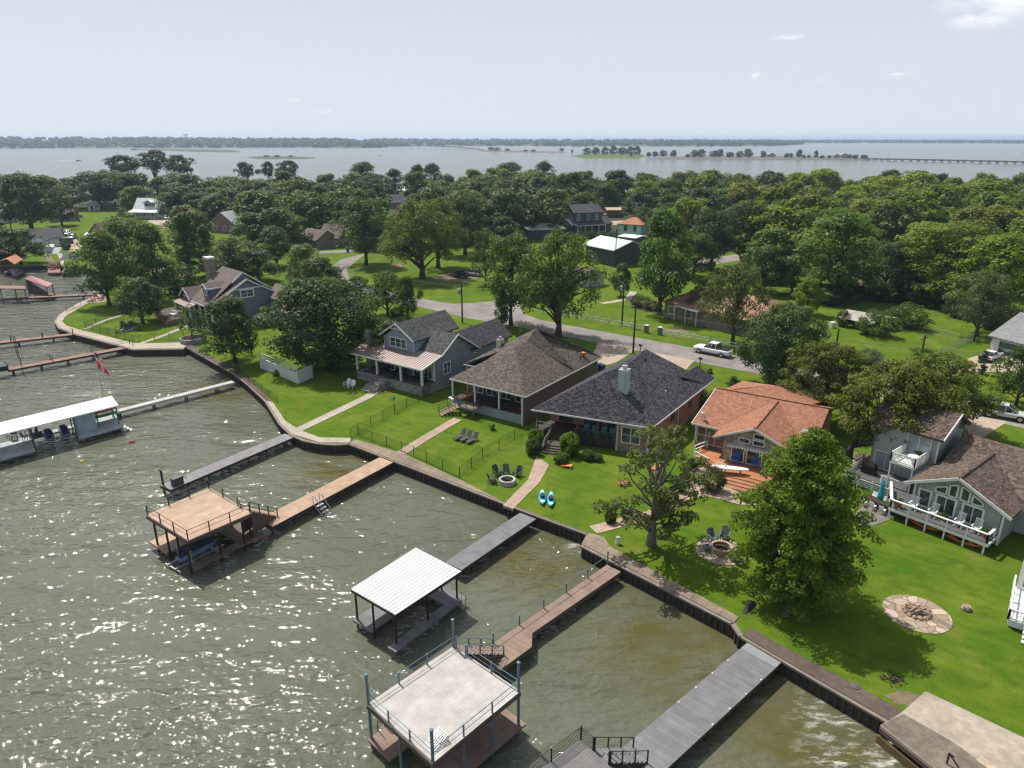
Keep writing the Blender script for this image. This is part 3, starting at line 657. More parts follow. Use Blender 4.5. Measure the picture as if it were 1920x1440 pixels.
T('oak', 117, 423, 360, 28, DARK, 'dark tree in front of the small brick chimney house')
T('oak', 40, 495, 430, 50, DARK, 'dark shrubby tree beside the white bungalow deck')
T('oakopen', 1205, 440, 388, 30, MID, 'tree beside the brick chimney')
T('tall', 955, 440, 378, 40, (0.05, 0.11, 0.018), 'bright leafy tree left of the white flat roof')
T('oak', 1010, 425, 366, 34, (0.05, 0.06, 0.03), 'reddish brown tree behind the white flat roof')
T('tallb', 1332, 507, 392, 56, (0.04, 0.07, 0.02), 'dark tree whose trunk stands at the far street gap')
T('oakopen', 1392, 498, 378, 60, (0.045, 0.075, 0.02), 'big dark oak right of the far street gap', name='oak_tree')
T('tall', 1452, 492, 396, 52, (0.05, 0.085, 0.02), 'green tree between the far street gap and the broad light green tree')
T('tallb', 872, 478, 362, 58, (0.045, 0.08, 0.022), 'tall dark tree behind the two parked cars')
T('tall', 652, 452, 372, 34, (0.04, 0.075, 0.02), 'dark tree above the brown brick house')
T('oak', 1128, 400, 345, 40, (0.036, 0.068, 0.018), 'dark tree just behind the navy house')
T('oak', 1262, 440, 365, 44, (0.042, 0.085, 0.018), 'green tree right behind the cyan house')
T('tallb', 190, 392, 322, 50, (0.045, 0.09, 0.016), 'rounded green tree behind the tiny garden shed')
T('oak', 232, 388, 325, 44, (0.05, 0.1, 0.018), 'bright rounded tree behind the far lawn')
T('oakopen', 330, 420, 360, 40, (0.045, 0.078, 0.02), 'dark tree right of the white farmhouse')
T('oak', 380, 425, 362, 42, (0.04, 0.07, 0.02), 'dark oak over the brick farmhouse', name='oak_tree')
T('oak', 1432, 548, 462, 52, (0.045, 0.08, 0.022), 'dark tree right of the long brick house')
T('oakopen', 1484, 552, 478, 40, (0.055, 0.095, 0.02), 'tree between the long brick house and the low yellow green tree')
T('oak', 1300, 520, 440, 46, (0.045, 0.085, 0.018), 'green tree just behind the long brick house')
T('oak', 1702, 548, 448, 50, (0.06, 0.1, 0.018), 'tree at the wood edge behind the low thicket')
T('oak', 487, 528, 470, 40, (0.045, 0.078, 0.02), 'dark tree close behind the right gable of the slate blue house')
T('bush', 437, 512, 480, 34, DARK, 'dark thicket under the wide grey green oak')
# shrubs round the gardens
S = lambda key, px, py, topy, half, tint, label, grp='garden shrubs': tree_px(key, px, py, topy, half, tint, label, 'shrub', grp, 'shrub')
S('clipped', 1068, 852, 815, 18, LIME, 'large clipped ball shrub right of the dark house steps')
S('clipped', 1005, 838, 808, 15, BRIGHT, 'light clipped shrub left of the dark house steps')
S('clipped', 1000, 852, 826, 13, MID, 'dark clipped shrub low beside the left stair rail')
S('clipped', 1053, 868, 850, 13, BRIGHT, 'low bright shrub at the foot of the dark house steps')
S('clipped', 1103, 862, 846, 11, MID, 'low shrub under the dark porch')
S('clipped', 1120, 864, 852, 9, MID, 'small shrub against the dark porch skirt')
for x, y, lab in ((1290, 896, 'shrub at the top of the curved path'), (1283, 908, 'second shrub down the curved path'), (1276, 922, 'middle shrub along the curved path'), (1262, 940, 'shrub at the bend of the curved path'),
                  (1240, 956, 'shrub just above the gnarled oak trunk'), (1175, 972, 'shrub left of the gnarled oak'), (1145, 980, 'shrub at the lake end of the curved path'), (1298, 880, 'shrub nearest the red roofed patio')):
    S('clipped', x, y, y - 19, 10, (0.06, 0.09, 0.02), lab)
S('bush', 1336, 921, 880, 24, (0.055, 0.065, 0.035), 'reddish dark bush in front of the wooden patio deck')
S('bush', 387, 607, 580, 20, DARK, 'dark hedge shrub beside the brick terrace')
S('bush', 1322, 760, 735, 16, MID, 'green bush between the dark roof and the red roof')
S('bush', 1312, 772, 740, 12, BRIGHT, 'leafy bush against the orange brick side wall')
S('bush', 1630, 682, 656, 20, (0.1, 0.11, 0.13), 'grey violet flowering shrub in the meadow')
S('bush', 1640, 628, 588, 34, (0.06, 0.1, 0.02), 'vine mound swallowing the old shed')
S('bush', 1580, 612, 585, 14, DARK, 'dark bush at the left end of the old shed')
S('bush', 1700, 612, 575, 40, (0.05, 0.09, 0.016), 'wide low thicket in the middle of the meadow')
S('bush', 1560, 570, 540, 34, (0.045, 0.055, 0.035), 'dusky bush behind the old shed')
S('bush', 1780, 722, 692, 26, (0.05, 0.1, 0.02), 'loose bush by the curve of the tan driveway')
S('bush', 1728, 672, 655, 22, MID, 'low bush near the crossing pole in the meadow')
S('bush', 1200, 575, 555, 20, (0.06, 0.075, 0.03), 'mixed flower bed bush in front of the long brick house')
S('bush', 1225, 582, 566, 18, (0.06, 0.06, 0.03), 'low reddish bush in front of the long brick house')
S('shrub', 923, 806, 795, 6, MID, 'small shrub against the blue foundation wall')
S('shrub', 1330, 700, 690, 6, MID, 'small plant on the lawn behind the dark roof')
S('shrub', 518, 705, 694, 7, BRIGHT, 'fern in the flower bed by the pale garden wall')
S('bush', 1150, 447, 436, 13, DARK, 'round hedge shrub at the right end of the navy house hedge')
S('bush', 1128, 447, 435, 13, DARK, 'round hedge shrub in the middle of the navy house hedge')
S('bush', 1108, 447, 434, 13, DARK, 'round hedge shrub at the left end of the navy house hedge')
S('bush', 125, 468, 452, 9, DARK, 'dark bush right of the white bungalow steps')
S('bush', 165, 455, 442, 10, DARK, 'dark bush under the tan gable house')
S('bush', 745, 592, 578, 14, OLIVE, 'low planting bed shrub at the road edge')
for k, (x, y, h) in enumerate(((1590, 552, 24), (1622, 556, 22), (1652, 560, 24), (1684, 562, 26), (1716, 566, 26), (1748, 572, 28), (1520, 560, 26), (1880, 622, 40), (1908, 626, 42), (1790, 588, 30), (1855, 612, 34))):
    S('bush', x, y + 6, y - h, 20, (0.03, 0.05, 0.014), ('first', 'second', 'third', 'fourth', 'fifth', 'sixth', 'separate left', 'tall right', 'rightmost', 'seventh', 'last lower')[k] + ' dark hedge bush along the wood edge of the meadow', 'dark hedge at the wood edge')
# the wood: rows of trees back to the far edge of the peninsula
PROT = [(246, 374, 312, 418, 240), (135, 392, 262, 432, 215), (20, 428, 135, 480, 200), (145, 408, 212, 470, 195), (392, 398, 472, 440, 225), (556, 427, 645, 470, 215), (612, 455, 700, 560, 175),
        (722, 366, 758, 392, 280), (990, 422, 1062, 452, 220), (1052, 398, 1150, 452, 225), (1152, 418, 1215, 452, 210), (1102, 446, 1180, 512, 185), (1192, 398, 1258, 424, 250), (1142, 393, 1160, 402, 262),
        (640, 470, 900, 570, 165), (1290, 470, 1400, 506, 180), (1235, 500, 1340, 600, 155), (0, 385, 40, 420, 225), (85, 383, 155, 418, 235), (160, 380, 184, 398, 262), (1580, 520, 1660, 560, 160), (1180, 400, 1195, 425, 245), (0, 470, 230, 620, 160), (733, 330, 752, 372, 370), (1570, 575, 1830, 690, 140)]
LAWN = ((135, 392), (640, 470), (1580, 520), (1570, 575), (0, 470), (1290, 470))
LAND = [((272, 393), 'white farmhouse'), ((75, 448), 'white bungalow'), ((178, 432), 'tan gable house'), ((432, 418), 'brick farmhouse'), ((600, 446), 'brown brick house'), ((740, 380), 'distant grey roof'), ((1025, 433), 'white flat roof'),
        ((1100, 420), 'navy house'), ((1185, 432), 'pale blue house'), ((1140, 470), 'mint roofed barn'), ((1225, 410), 'brown hip roof'), ((1566, 470), 'broad light green tree'), ((1760, 480), 'large yellow green tree'),
        ((790, 440), 'great spreading oak'), ((687, 420), 'tall oak at the street bend'), ((300, 300), 'tall pines'), ((530, 315), 'open pines'), ((1350, 560), 'wide oak behind the pickup'), ((1860, 520), 'lime tree at the meadow edge'), ((1450, 420), 'far street gap')]
def place_words(x, y):
    (lx, ly), nm = min(LAND, key=lambda L: (L[0][0] - x) ** 2 + 4 * (L[0][1] - y) ** 2)
    dx, dy = x - lx, y - ly; near = 'just' if abs(dx) < 60 else ('well' if abs(dx) < 160 else 'far')
    if abs(dx) < 26: return 'above the ' + nm if dy < 0 else 'below the ' + nm
    return '%s %s of %s' % (near, 'right' if dx > 0 else 'left', nm)
fill = []
PROT2 = [(a, b_, c_, d_, W(960, d_).y - 2) for a, b_, c_, d_, yy in PROT]
g_ = random.Random(21)
for Y0, H0, step in ((168, 12.0, 12), (186, 12.5, 13), (205, 13, 13), (224, 13.5, 13), (246, 13.5, 13.5), (268, 14, 14), (292, 14, 14), (318, 14.5, 14.5), (346, 14.5, 14.5), (372, 14.5, 15)):
    X = -0.78 * Y0
    while X < 0.80 * Y0:
        x, y = X + g_.uniform(-3.5, 3.5), Y0 + g_.uniform(-7, 7); X += step
        px, py = PXL((x, y, 0))
        if Y0 < 200 and not (1420 < px < 2000): continue
        if px < 240 and y < 200: continue
        H = H0 * g_.uniform(0.78, 1.2); Rr = H * g_.uniform(0.5, 0.68)
        if px > 1400: H *= 1.06
        hw = Rr * FOC / (y * 1.03)*0.9; ty = PXL((x, y, H))[1]
        ok = True
        for a, b_, c_, d_, yy in PROT2:
            if y < yy and px + hw * .62 > a and px - hw * .62 < c_ and ty + 3 < d_ and py - 4 > b_: ok = False; break
            if (a, b_) in LAWN and y >= yy and a < px < c_ and b_ < py < d_: ok = False; break
            if y >= yy and y < yy + 14 and a - 10 < px < c_ + 10: ok = False; break
        if ok: fill.append((x, y, H, Rr, px, ty))
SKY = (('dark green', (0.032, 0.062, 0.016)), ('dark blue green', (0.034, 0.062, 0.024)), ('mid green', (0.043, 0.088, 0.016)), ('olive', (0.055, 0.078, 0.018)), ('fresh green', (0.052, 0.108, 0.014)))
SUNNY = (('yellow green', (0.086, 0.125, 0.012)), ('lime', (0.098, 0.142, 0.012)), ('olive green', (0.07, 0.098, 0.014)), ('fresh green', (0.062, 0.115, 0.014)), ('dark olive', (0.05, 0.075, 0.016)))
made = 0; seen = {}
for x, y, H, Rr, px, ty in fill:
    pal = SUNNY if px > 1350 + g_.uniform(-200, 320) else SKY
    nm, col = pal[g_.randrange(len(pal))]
    k = g_.randrange(5); form = ('round crowned', 'flat crowned', 'tall', 'bushy', 'spreading')[k]
    size = 'small ' if H < 12.6 else ('big ' if H > 15.4 else '')
    row = 'front' if y < 235 else ('mid' if y < 300 else 'back')
    lab = '%s%s %s tree, %s wood, %s' % (size, form, nm, row, place_words(px, ty))
    n_ = seen.get(lab, 0); seen[lab] = n_ + 1
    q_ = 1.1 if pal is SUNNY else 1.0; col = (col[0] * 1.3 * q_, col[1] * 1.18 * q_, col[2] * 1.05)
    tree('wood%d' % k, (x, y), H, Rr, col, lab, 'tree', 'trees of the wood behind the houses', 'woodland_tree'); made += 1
print('FILL TREES', made, 'dup labels', sum(v - 1 for v in seen.values()))
for x, y, ty, hw, lab in ((240, 372, 292, 32, 'left one of the three tall flat topped pines'), (297, 372, 283, 30, 'tallest middle one of the three flat topped pines'), (345, 372, 292, 27, 'right one of the three tall flat topped pines'),
                          (468, 372, 305, 20, 'pine standing alone left of the paired pines'), (508, 372, 304, 12, 'slim left one of the paired open pines'), (545, 372, 302, 22, 'right one of the paired open pines')):
    tree_px('pine', x, y, ty, hw, (0.033, 0.05, 0.02), lab, 'pine', 'pines on the skyline', 'pine_tree')
for x, y, ty, hw, lab in ((685, 378, 303, 34, 'tall dark skyline tree above the street bend'), (742, 378, 316, 22, 'slender skyline tree beside the gap to the lake'), (785, 380, 308, 20, 'pointed fresh green skyline tree right of the gap'),
                          (812, 376, 306, 26, 'dark skyline tree right of the pointed one'), (955, 372, 304, 40, 'broad dark tree on the skyline above the spreading oak'), (1018, 372, 302, 24, 'rounded skyline tree in the middle of the photo'), (1663, 376, 318, 30, 'pale domed skyline tree at the right')):
    tree_px('tall', x, y, ty, hw, (0.036, 0.066, 0.02), lab, 'tree', 'trees on the skyline', 'woodland_tree')
# ================================================================ far shores, causeway, bridges
def at_far(px, py): return W(px, py, WZ)
m_farwood = leaf_mat(); m_farwood.name = 'far foliage'
for n_ in m_farwood.node_tree.nodes:
    if n_.type == 'OBJECT_INFO': pass
def far_shore(pix, topfun, depth, nq, size, name_label, seed):
    g = np.random.default_rng(seed); P = [at_far(x, y) for x, y in pix]; px = [p[0] for p in pix]
    hb_ = MB(); rows = 5; vs = []
    def hz_(x, k):            # ground height under the wood
        return max(0.3, (topfun(x) - 12) * min(1, k * 1.15)) * (k > 0)
    for (x, y), p in zip(pix, P):
        d = Vector((p.x, p.y, 0)).normalized()
        for r_ in range(rows + 1):
            k = r_ / rows; q = p + d * depth * k; vs.append((q.x, q.y, WZ - 0.5 if r_ == 0 else WZ + 0.6 + hz_(x, k)))
    fs = []
    for i in range(len(pix) - 1):
        for r_ in range(rows):
            a = i * (rows + 1) + r_; fs.append((a, a + rows + 1, a + rows + 2, a + 1))
    hb_.add(vs, fs); o = hb_.build('hills', plain('far fields', (0.055, 0.075, 0.025), .95, .5, .01, fine=.05)); tag(o, 'low green land behind the ' + name_label, 'hills', kind='structure')
    ts = g.random(nq); L = np.cumsum([0] + [(P[i + 1] - P[i]).length for i in range(len(P) - 1)]); L /= L[-1]
    cl = []
    for t_ in ts:
        i = min(len(P) - 2, int(np.searchsorted(L, t_) - 1) if t_ > 0 else 0); k = (t_ - L[i]) / (L[i + 1] - L[i]); p = P[i].lerp(P[i + 1], k); x = px[i] + (px[i + 1] - px[i]) * k
        dd = g.random() ** 1.5; q = p + Vector((p.x, p.y, 0)).normalized() * (depth * dd + 4)
        gap = math.sin(x * 0.09) + math.sin(x * 0.031 + 2) + math.sin(x * .23)
        if dd < 0.12 and gap > 1.1: continue
        cl.append((q.x, q.y, WZ + hz_(x, dd) + 7 * g.uniform(.55, 1.35), 8 * g.uniform(.6, 1.3)))
    me = leaf_mesh('far_wood', g, np.array(cl), 13, size, 0.35, 0, 0.75)
    o = bpy.data.objects.new('far_wood', me); COL.objects.link(o); o.color = (0.04, 0.07, 0.02, 1)
    tag(o, name_label, 'far wood', kind='stuff')
def lerp_tab(tab):
    return lambda x: float(np.interp(x, [t[0] for t in tab], [t[1] for t in tab]))
far_shore([(-700, 280), (-200, 279), (0, 278), (250, 277), (420, 277), (560, 276.3), (650, 277), (725, 276.5)], lerp_tab([(-700, 38), (0, 37), (350, 36), (640, 31), (725, 22)]), 900, 2600, 9.0, 'wooded far shore at the left', 61)
far_shore([(700, 275), (760, 273.5), (900, 273.3), (1100, 274), (1300, 274.2), (1420, 273.8), (1470, 272.5), (1505, 270.5)], lerp_tab([(700, 30), (900, 27), (1280, 25), (1440, 22), (1505, 12)]), 1400, 2600, 10.0, 'wooded far shore beyond the causeway', 62)
far_shore([(1480, 268.2), (1650, 268.0), (1800, 268.6), (2000, 269), (2300, 270)], lerp_tab([(1480, 16), (2300, 16)]), 1500, 1300, 15.0, 'thin far shore line at the right', 63)
# low islands
def island(pix, h, label, m=None):
    P = [at_far(x, y) for x, y in pix]
    c = sum(P, Vector()) / len(P)
    b = MB(); inner = [c + (p - c) * 0.88 + Vector((0, 0, h)) for p in P]; n = len(P)
    b.add(P + inner, [(i, (i + 1) % n, n + (i + 1) % n, n + i) for i in range(n)] + [tuple(t[::1]) for t in [tuple(n + j for j in tt) for tt in tessellate_polygon([inner])]])
    o = b.build('ground', m or m_grass); bm = bmesh.new(); bm.from_mesh(o.data); bmesh.ops.recalc_face_normals(bm, faces=bm.faces); bm.to_mesh(o.data); bm.free()
    return tag(o, label, 'island', kind='structure')
m_isl = plain('reedy island', (0.06, 0.075, 0.028), 0.95, 0.35, 0.05, fine=0.4)
m_rock = plain('rock bank', (0.12, 0.115, 0.105), 0.95, 0.4, 0.4, fine=2)
island([(243, 281), (300, 280), (380, 281.5), (440, 282.5), (452, 284), (445, 285.6), (380, 285), (300, 282.6)], 2.5, 'long low green island in the open lake', m_isl)
island([(462, 295.4), (480, 294), (560, 294.5), (595, 296.6), (570, 298), (480, 298)], 1.4, 'low dark island with bushes behind the pines', m_isl)
island([(1070, 293), (1090, 289), (1205, 290), (1212, 293), (1200, 297), (1090, 296.5)], 1.2, 'grassy islet with a grove on the causeway')
island([(900, 282), (985, 283.5), (1060, 285), (1062, 287), (985, 286), (900, 284)], 1.4, 'thin causeway strip by the far bridge', m_rock)
island([(1212, 296), (1290, 294.5), (1410, 294), (1500, 293.5), (1625, 296.5), (1630, 301), (1550, 300), (1410, 300), (1290, 299.5), (1215, 299)], 1.8, 'long causeway strip with trees and small buildings', m_rock)
m_bridge = plain('bridge concrete', (0.26, 0.25, 0.24), 0.9, 0.2, 0.2, fine=1)
def bridge(pix, hz_, w, step, label):
    P = [at_far(x, y) for x, y in pix]; t = thing('bridge', P[0], label, 'bridge')
    d_ = MB(); pr = MB(); pls = []
    H_ = [WZ + h for h in hz_]
    for i in range(len(P) - 1):
        a, b_ = P[i].copy(), P[i + 1].copy(); a.z, b_.z = H_[i], H_[i + 1]
        d_.beam(a, b_, w, 1.1); n = (b_ - a).cross(Vector((0, 0, 1))).normalized() * w / 2
        for s in (-1, 1): d_.beam(a + n * s + Vector((0, 0, .9)), b_ + n * s + Vector((0, 0, .9)), 0.35, 0.8)
        L = (b_ - a).length; k = step / 2
        while k < L:
            q = a.lerp(b_, k / L); pr = MB(); nn = n.normalized()
            for s in (-0.32, 0.32): pr.tube([q + nn * w * s - Vector((0, 0, q.z - WZ + 1)), q + nn * w * s - Vector((0, 0, .55))], 0.55, 6)
            pr.beam(q - nn * w * .45 - Vector((0, 0, .9)), q + nn * w * .45 - Vector((0, 0, .9)), 1.1, 0.7); pr.build('pier', m_bridge, t); k += step
    d_.build('bridge_deck', m_bridge, t)
bridge([(1622, 300.5), (1700, 302.6), (1800, 305), (1925, 308.4), (2150, 315)], [2.2, 2.5, 2.7, 2.9, 2.9], 9, 11, 'long low road bridge leaving the causeway at the right')
bridge([(735, 277.6), (790, 278.6), (850, 280.4), (905, 282.8)], [5, 9, 8, 3.5], 10, 48, 'distant humped bridge at the far end of the causeway')
# trees of the causeway and islands
def ftree(px, py, ty, hw, lab, key=None, tint=(0.036, 0.066, 0.024)):
    p = at_far(px, py); H = height_at(p.y, ty) - WZ; return tree(key or ('wood%d' % rnd.randrange(5)), (p.x, p.y), H, hw * p.y / FOC, tint, lab, 'tree', 'far trees along the causeway', 'far_tree', z=WZ + .6)
for x, y, ty, hw, lab in ((921, 283, 276, 7, 'leftmost clump on the thin causeway strip'), (932, 284, 276.5, 6, 'second clump on the thin causeway strip'), (951, 284, 279, 5, 'small lone tree on the thin causeway strip'), (985, 285, 281, 5, 'low clump midway on the thin strip'), (1000, 285.5, 281, 6, 'low bush clump near the right end of the thin strip'), (1053, 285, 278.5, 6, 'clump at the right end of the thin strip'),
        (1073, 288, 281, 3, 'tiny tree left of the islet'), (1100, 292, 278, 9, 'left tree of the islet grove'), (1117, 292, 277, 9, 'second tree of the islet grove'), (1134, 292, 276.5, 9, 'middle tree of the islet grove'), (1150, 292, 275, 9, 'tall tree inside the islet grove'), (1166, 292, 277, 9, 'fourth tree of the islet grove'), (1182, 292, 276, 10, 'fifth tree of the islet grove'), (1194, 292.5, 275, 9, 'right hand tall tree of the islet grove'), (1183, 295, 285, 4, 'round bush at the shore of the islet'),
        (1216, 296, 286, 5, 'leftmost causeway tree right of the islet'), (1228, 296, 285, 6, 'second causeway tree right of the islet'), (1243, 296, 282, 7, 'rounded causeway tree right of the islet'), (1262, 296, 282, 7, 'dark causeway tree, third of the long strip'), (1290, 297, 289, 5, 'low tree left of the double crowns'), (1302, 297, 282, 9, 'left one of the double crowned causeway trees'), (1315, 297, 281, 9, 'right one of the double crowned causeway trees'),
        (1338, 297, 283, 8, 'dark pair tree in the causeway middle'), (1349, 297, 280, 7, 'taller pair tree in the causeway middle'), (1368, 297, 286, 8, 'low spreading causeway tree'), (1387, 297, 284, 7, 'round causeway tree before the tallest'), (1402, 297, 279.5, 9, 'tallest tree of the causeway middle'), (1430, 297, 284, 6, 'thin open causeway tree'), (1474, 297.5, 288, 5, 'left tree of the narrow strip'), (1482, 297.5, 288, 5, 'second tree of the narrow strip'), (1498, 297.5, 281, 6, 'round tall tree of the narrow strip'), (1506, 298, 291, 4, 'bush under the round tall tree'), (1516, 298, 291, 4, 'bush right of the round tall tree'),
        (1529, 298, 283, 5, 'small parasol tree of the narrow strip'), (1541, 298.5, 292, 5, 'bush near the two grey causeway houses'), (1554, 298.5, 292, 5, 'second bush near the two grey causeway houses'), (1592, 299, 290, 4, 'bush right of the grey causeway houses'), (1603, 299.5, 291, 7, 'round tree before the right bridge'), (1620, 299.5, 291, 8, 'last tree before the right bridge'),
        (500, 296, 292, 6, 'bush on the left of the dark island'), (520, 296, 291.5, 6, 'bush in the middle of the dark island'), (545, 296, 292, 6, 'bush on the right of the dark island'), (252, 282, 279, 5, 'bush at the left tip of the long island'), (290, 281.5, 279.5, 6, 'bush on the long island')):
    ftree(x, y, ty, hw, lab)
m_whitefar = plain('far white', (0.55, 0.55, 0.53), 0.7, 0.1); m_greyfar = plain('far grey', (0.3, 0.29, 0.28), 0.8, 0.15)
def far_house(px, py, w, h, label, m=None, roof=None, name='house', cat='house', grp='tiny buildings on far shores'):
    p = at_far(px, py) + Vector((0, 0, 1.0)); t = thing(name, p, label, cat, grp)
    MB().obox(p + Vector((-w / 2, 0, 0)), (w, 0, 0), (0, w * .7, 0), (0, 0, h)).build('wall', m or m_whitefar, t)
    MB().prism([p + Vector((-w * .55, -.5, h)), p + Vector((w * .55, -.5, h)), p + Vector((0, -.5, h + w * .25))], (0, w * .7 + 1, 0)).build('roof', roof or m_greyfar, t)
far_house(1568, 298.3, 10, 5, 'left one of two grey gabled houses on the causeway', m_greyfar); far_house(1583, 298.5, 13, 5.5, 'right one of two grey gabled houses on the causeway', m_greyfar)
far_house(1446, 297, 14, 5, 'grey pavilion in the middle of the causeway', m_greyfar)
for x, y, w in ((136, 275, 20), (147, 275.5, 14), (405, 274, 16), (508, 274.5, 30), (560, 273.5, 18), (572, 274, 22), (590, 274.5, 26), (607, 275, 18), (630, 275, 20), (175, 276, 18)):
    far_house(x, y, w, 6, 'tiny pale building on the wooded far shore at the left')
p = at_far(350, 268.5); z = height_at(p.y, 252.5)
t = thing('water_tower', p, 'white water tower on the skyline at the left', 'water tower')
MB().tube([p, p + Vector((0, 0, z - WZ))], 3.5, 10).build('column', m_whitefar, t)
MB().lathe((p.x, p.y, z), [(4, -8), (16, -3), (18, 1), (15, 6), (6, 9), (0.5, 9.5)], 16).build('tank', m_whitefar, t)
# boats on the open lake
m_boat = plain('boat white', (0.75, 0.75, 0.73), 0.4, 0.05); m_foam = plain('wake foam', (0.8, 0.82, 0.83), 0.9, 0.1)
def far_boat(px, py, L, label, mast=0.0, rz=0.2, wake=0.0, dark=False):
    p = at_far(px, py); t = thing('boat', p, label, 'boat'); d = Vector((math.cos(rz), math.sin(rz), 0)); n = Vector((-d.y, d.x, 0))
    w = L * .16
    MB().prism([p - d * L / 2 - n * w, p + d * L * .2 - n * w, p + d * L / 2, p + d * L * .2 + n * w, p - d * L / 2 + n * w], L * .12).build('hull', plain('boat dark', (0.03, 0.03, 0.04), 0.5) if dark else m_boat, t)
    MB().obox(p - d * L * .15 - n * w * .6 + Vector((0, 0, L * .12)), d * L * .28, n * w * 1.2, (0, 0, L * .12)).build('cabin', m_boat if not dark else m_greyfar, t)
    if mast: MB().tube([p + Vector((0, 0, L * .1)), p + Vector((0, 0, mast))], 0.15, 5).build('mast', m_whitefar, t)
    if wake: tag(MB().prism([p - d * L * .4, p - d * (L * .4 + wake) - n * 3.5 , p - d * (L * .4 + wake) + n * 3.5], 0.06).build('wake', m_foam), 'white foam trail behind the motor boat', 'wake', kind='stuff')
far_boat(147, 301.5, 7, 'dark motor boat trailing a white wake on the open lake', rz=0.12, wake=26, dark=True)
far_boat(1185, 289.5, 16, 'white boat with a mast moored by the islet', mast=14); far_boat(1035, 287.5, 14, 'white boat moored at the thin causeway strip')
far_boat(556, 285, 9, 'small white boat right of the long island', mast=5); far_boat(713, 292, 5, 'tiny boat in the open water above the street bend', dark=True)
# ================================================================ houses
m_white = plain('white paint', (0.72, 0.72, 0.7), 0.5, 0.1)
m_trim = plain('pale trim', (0.6, 0.6, 0.58), 0.55, 0.12)
m_glass = glass()
m_black = plain('black metal', (0.015, 0.015, 0.016), 0.45, 0.2)
m_dkframe = plain('dark frame timber', (0.06, 0.045, 0.035), 0.8, 0.2)  # dark brown timber colour for window frames
Z = lambda h: Vector((0, 0, h))
class Frame:
    def __init__(s, o, a): s.o = Vector((o[0], o[1], 0)); s.a = a; s.U = direction(a); s.N = direction(a + 90)
    def __call__(s, u, w, z=0.0): return s.o + s.U * u + s.N * w + Z(z)
def window(t, p, d, n, u0, u1, z0, z1, nv=1, nh=1, m=None, name='window', fw=0.09, gl=None):
    """framed opening on the wall through p along d, facing n; the glass is a sub-part"""
    m = m or m_white; d = d.normalized(); n = n.normalized(); b = MB(); o = p + d * u0 + Z(z0)
    w, h = u1 - u0, z1 - z0
    b.obox(o + n * .002, d * fw, n * .07, Z(h)); b.obox(o + d * (w - fw) + n * .002, d * fw, n * .07, Z(h))
    b.obox(o + d * fw + n * .002, d * (w - 2 * fw), n * .07, Z(fw)); b.obox(o + d * fw + Z(h - fw) + n * .002, d * (w - 2 * fw), n * .07, Z(fw))
    for i in range(1, nv): b.obox(o + d * (w * i / nv - .035) + Z(fw) + n * .002, d * .07, n * .06, Z(h - 2 * fw))
    for i in range(1, nh): b.obox(o + d * fw + Z(h * i / nh - .02) + n * .004, d * (w - 2 * fw), n * .05, Z(.04))
    f = b.build(name, m, t)
    MB().obox(o + d * fw * .9 + Z(fw * .9) + n * .004, d * (w - 1.8 * fw), n * .02, Z(h - 1.8 * fw)).build('pane', gl or m_glass, f)
    return f
def slab(b, pts, th=0.2, mi=0): return b.prism([Vector(p) - Z(th) for p in pts], th, mi)
def walls(b, pts, z0, z1, th=0.16, closed=False, mi=0):
    n = len(pts)
    for i in range(n if closed else n - 1):
        p, q = Vector(pts[i]), Vector(pts[(i + 1) % n]); p.z = q.z = 0
        d = (q - p); nn = Vector((-d.y, d.x, 0)).normalized() * th
        b.obox(p + Z(z0), d, nn, Z(z1 - z0), mi)
def rail(t, pts, h, post, m, name='railing', step=2.2, rails=(1.0, 0.5), thick=0.05, topw=None, balusters=0.0, bm_=None):
    b = MB()
    for p, q in zip(pts, pts[1:]):
        p, q = Vector(p), Vector(q); n = max(1, round((q - p).length / step))
        for i in range(n + 1): b.obox(p.lerp(q, i / n) - Vector((post / 2, post / 2, 0)), (post, 0, 0), (0, post, 0), Z(h + .03))
        for r in rails: b.beam(p + Z(h * r), q + Z(h * r), topw if (topw and r == rails[0]) else thick, thick)
        if balusters:
            k = int((q - p).length / balusters)
            for i in range(1, k): b.beam(p.lerp(q, i / k) + Z(.1), p.lerp(q, i / k) + Z(h), .03)
    return b.build(name, m, t)
def steps(t, p, out, side, w, h, n, run, m, name='steps', mi=0, solid=True, riser=None):
    """flight descending from p (top edge, left end) along out; side = width direction"""
    b = MB(); out = out.normalized(); side = side.normalized()
    for i in range(n):
        zt = h * (1 - (i + 1) / (n + 1)); z0 = 0 if solid else zt - .06
        b.obox(p + out * (run * i / n) + Z(z0 - p.z + 0), side * w, out * (run / n * (1.0 if solid else .9)), Z(zt - z0))
    return b.build(name, m, t)
m_shblue = shingle('grey shingles', (0.085, 0.085, 0.088)); m_shbrown = shingle('taupe shingles', (0.135, 0.112, 0.092)); m_shdark = shingle('charcoal shingles', (0.05, 0.05, 0.06), (0.1, 0.1, 0.115), speck=0.6)
m_shred = shingle('rust shingles', (0.32, 0.14, 0.085), (0.385, 0.185, 0.115), speck=0.22); m_shumber = shingle('umber shingles', (0.135, 0.1, 0.08)); m_shmauve = shingle('mauve brown shingles', (0.175, 0.14, 0.125), speck=0.25)
m_seam = plain('brown standing seam metal', (0.275, 0.212, 0.192), 0.4, 0.08, metal=0.25, spec=0.5)
m_blue = siding('blue grey siding', (0.2, 0.265, 0.315)); m_blued = siding('blue grey side wall', (0.185, 0.215, 0.245)); m_stone = stone('grey ledge stone', (0.2, 0.19, 0.18), (0.4, 0.38, 0.35), (0.14, 0.135, 0.13))
m_steel = plain('galvanised pipe', (0.5, 0.5, 0.5), 0.35, 0.1, metal=0.7)
m_taupe = siding('dark taupe siding', (0.11, 0.098, 0.088)); m_found = siding('blue grey foundation', (0.25, 0.3, 0.32), 0.3)
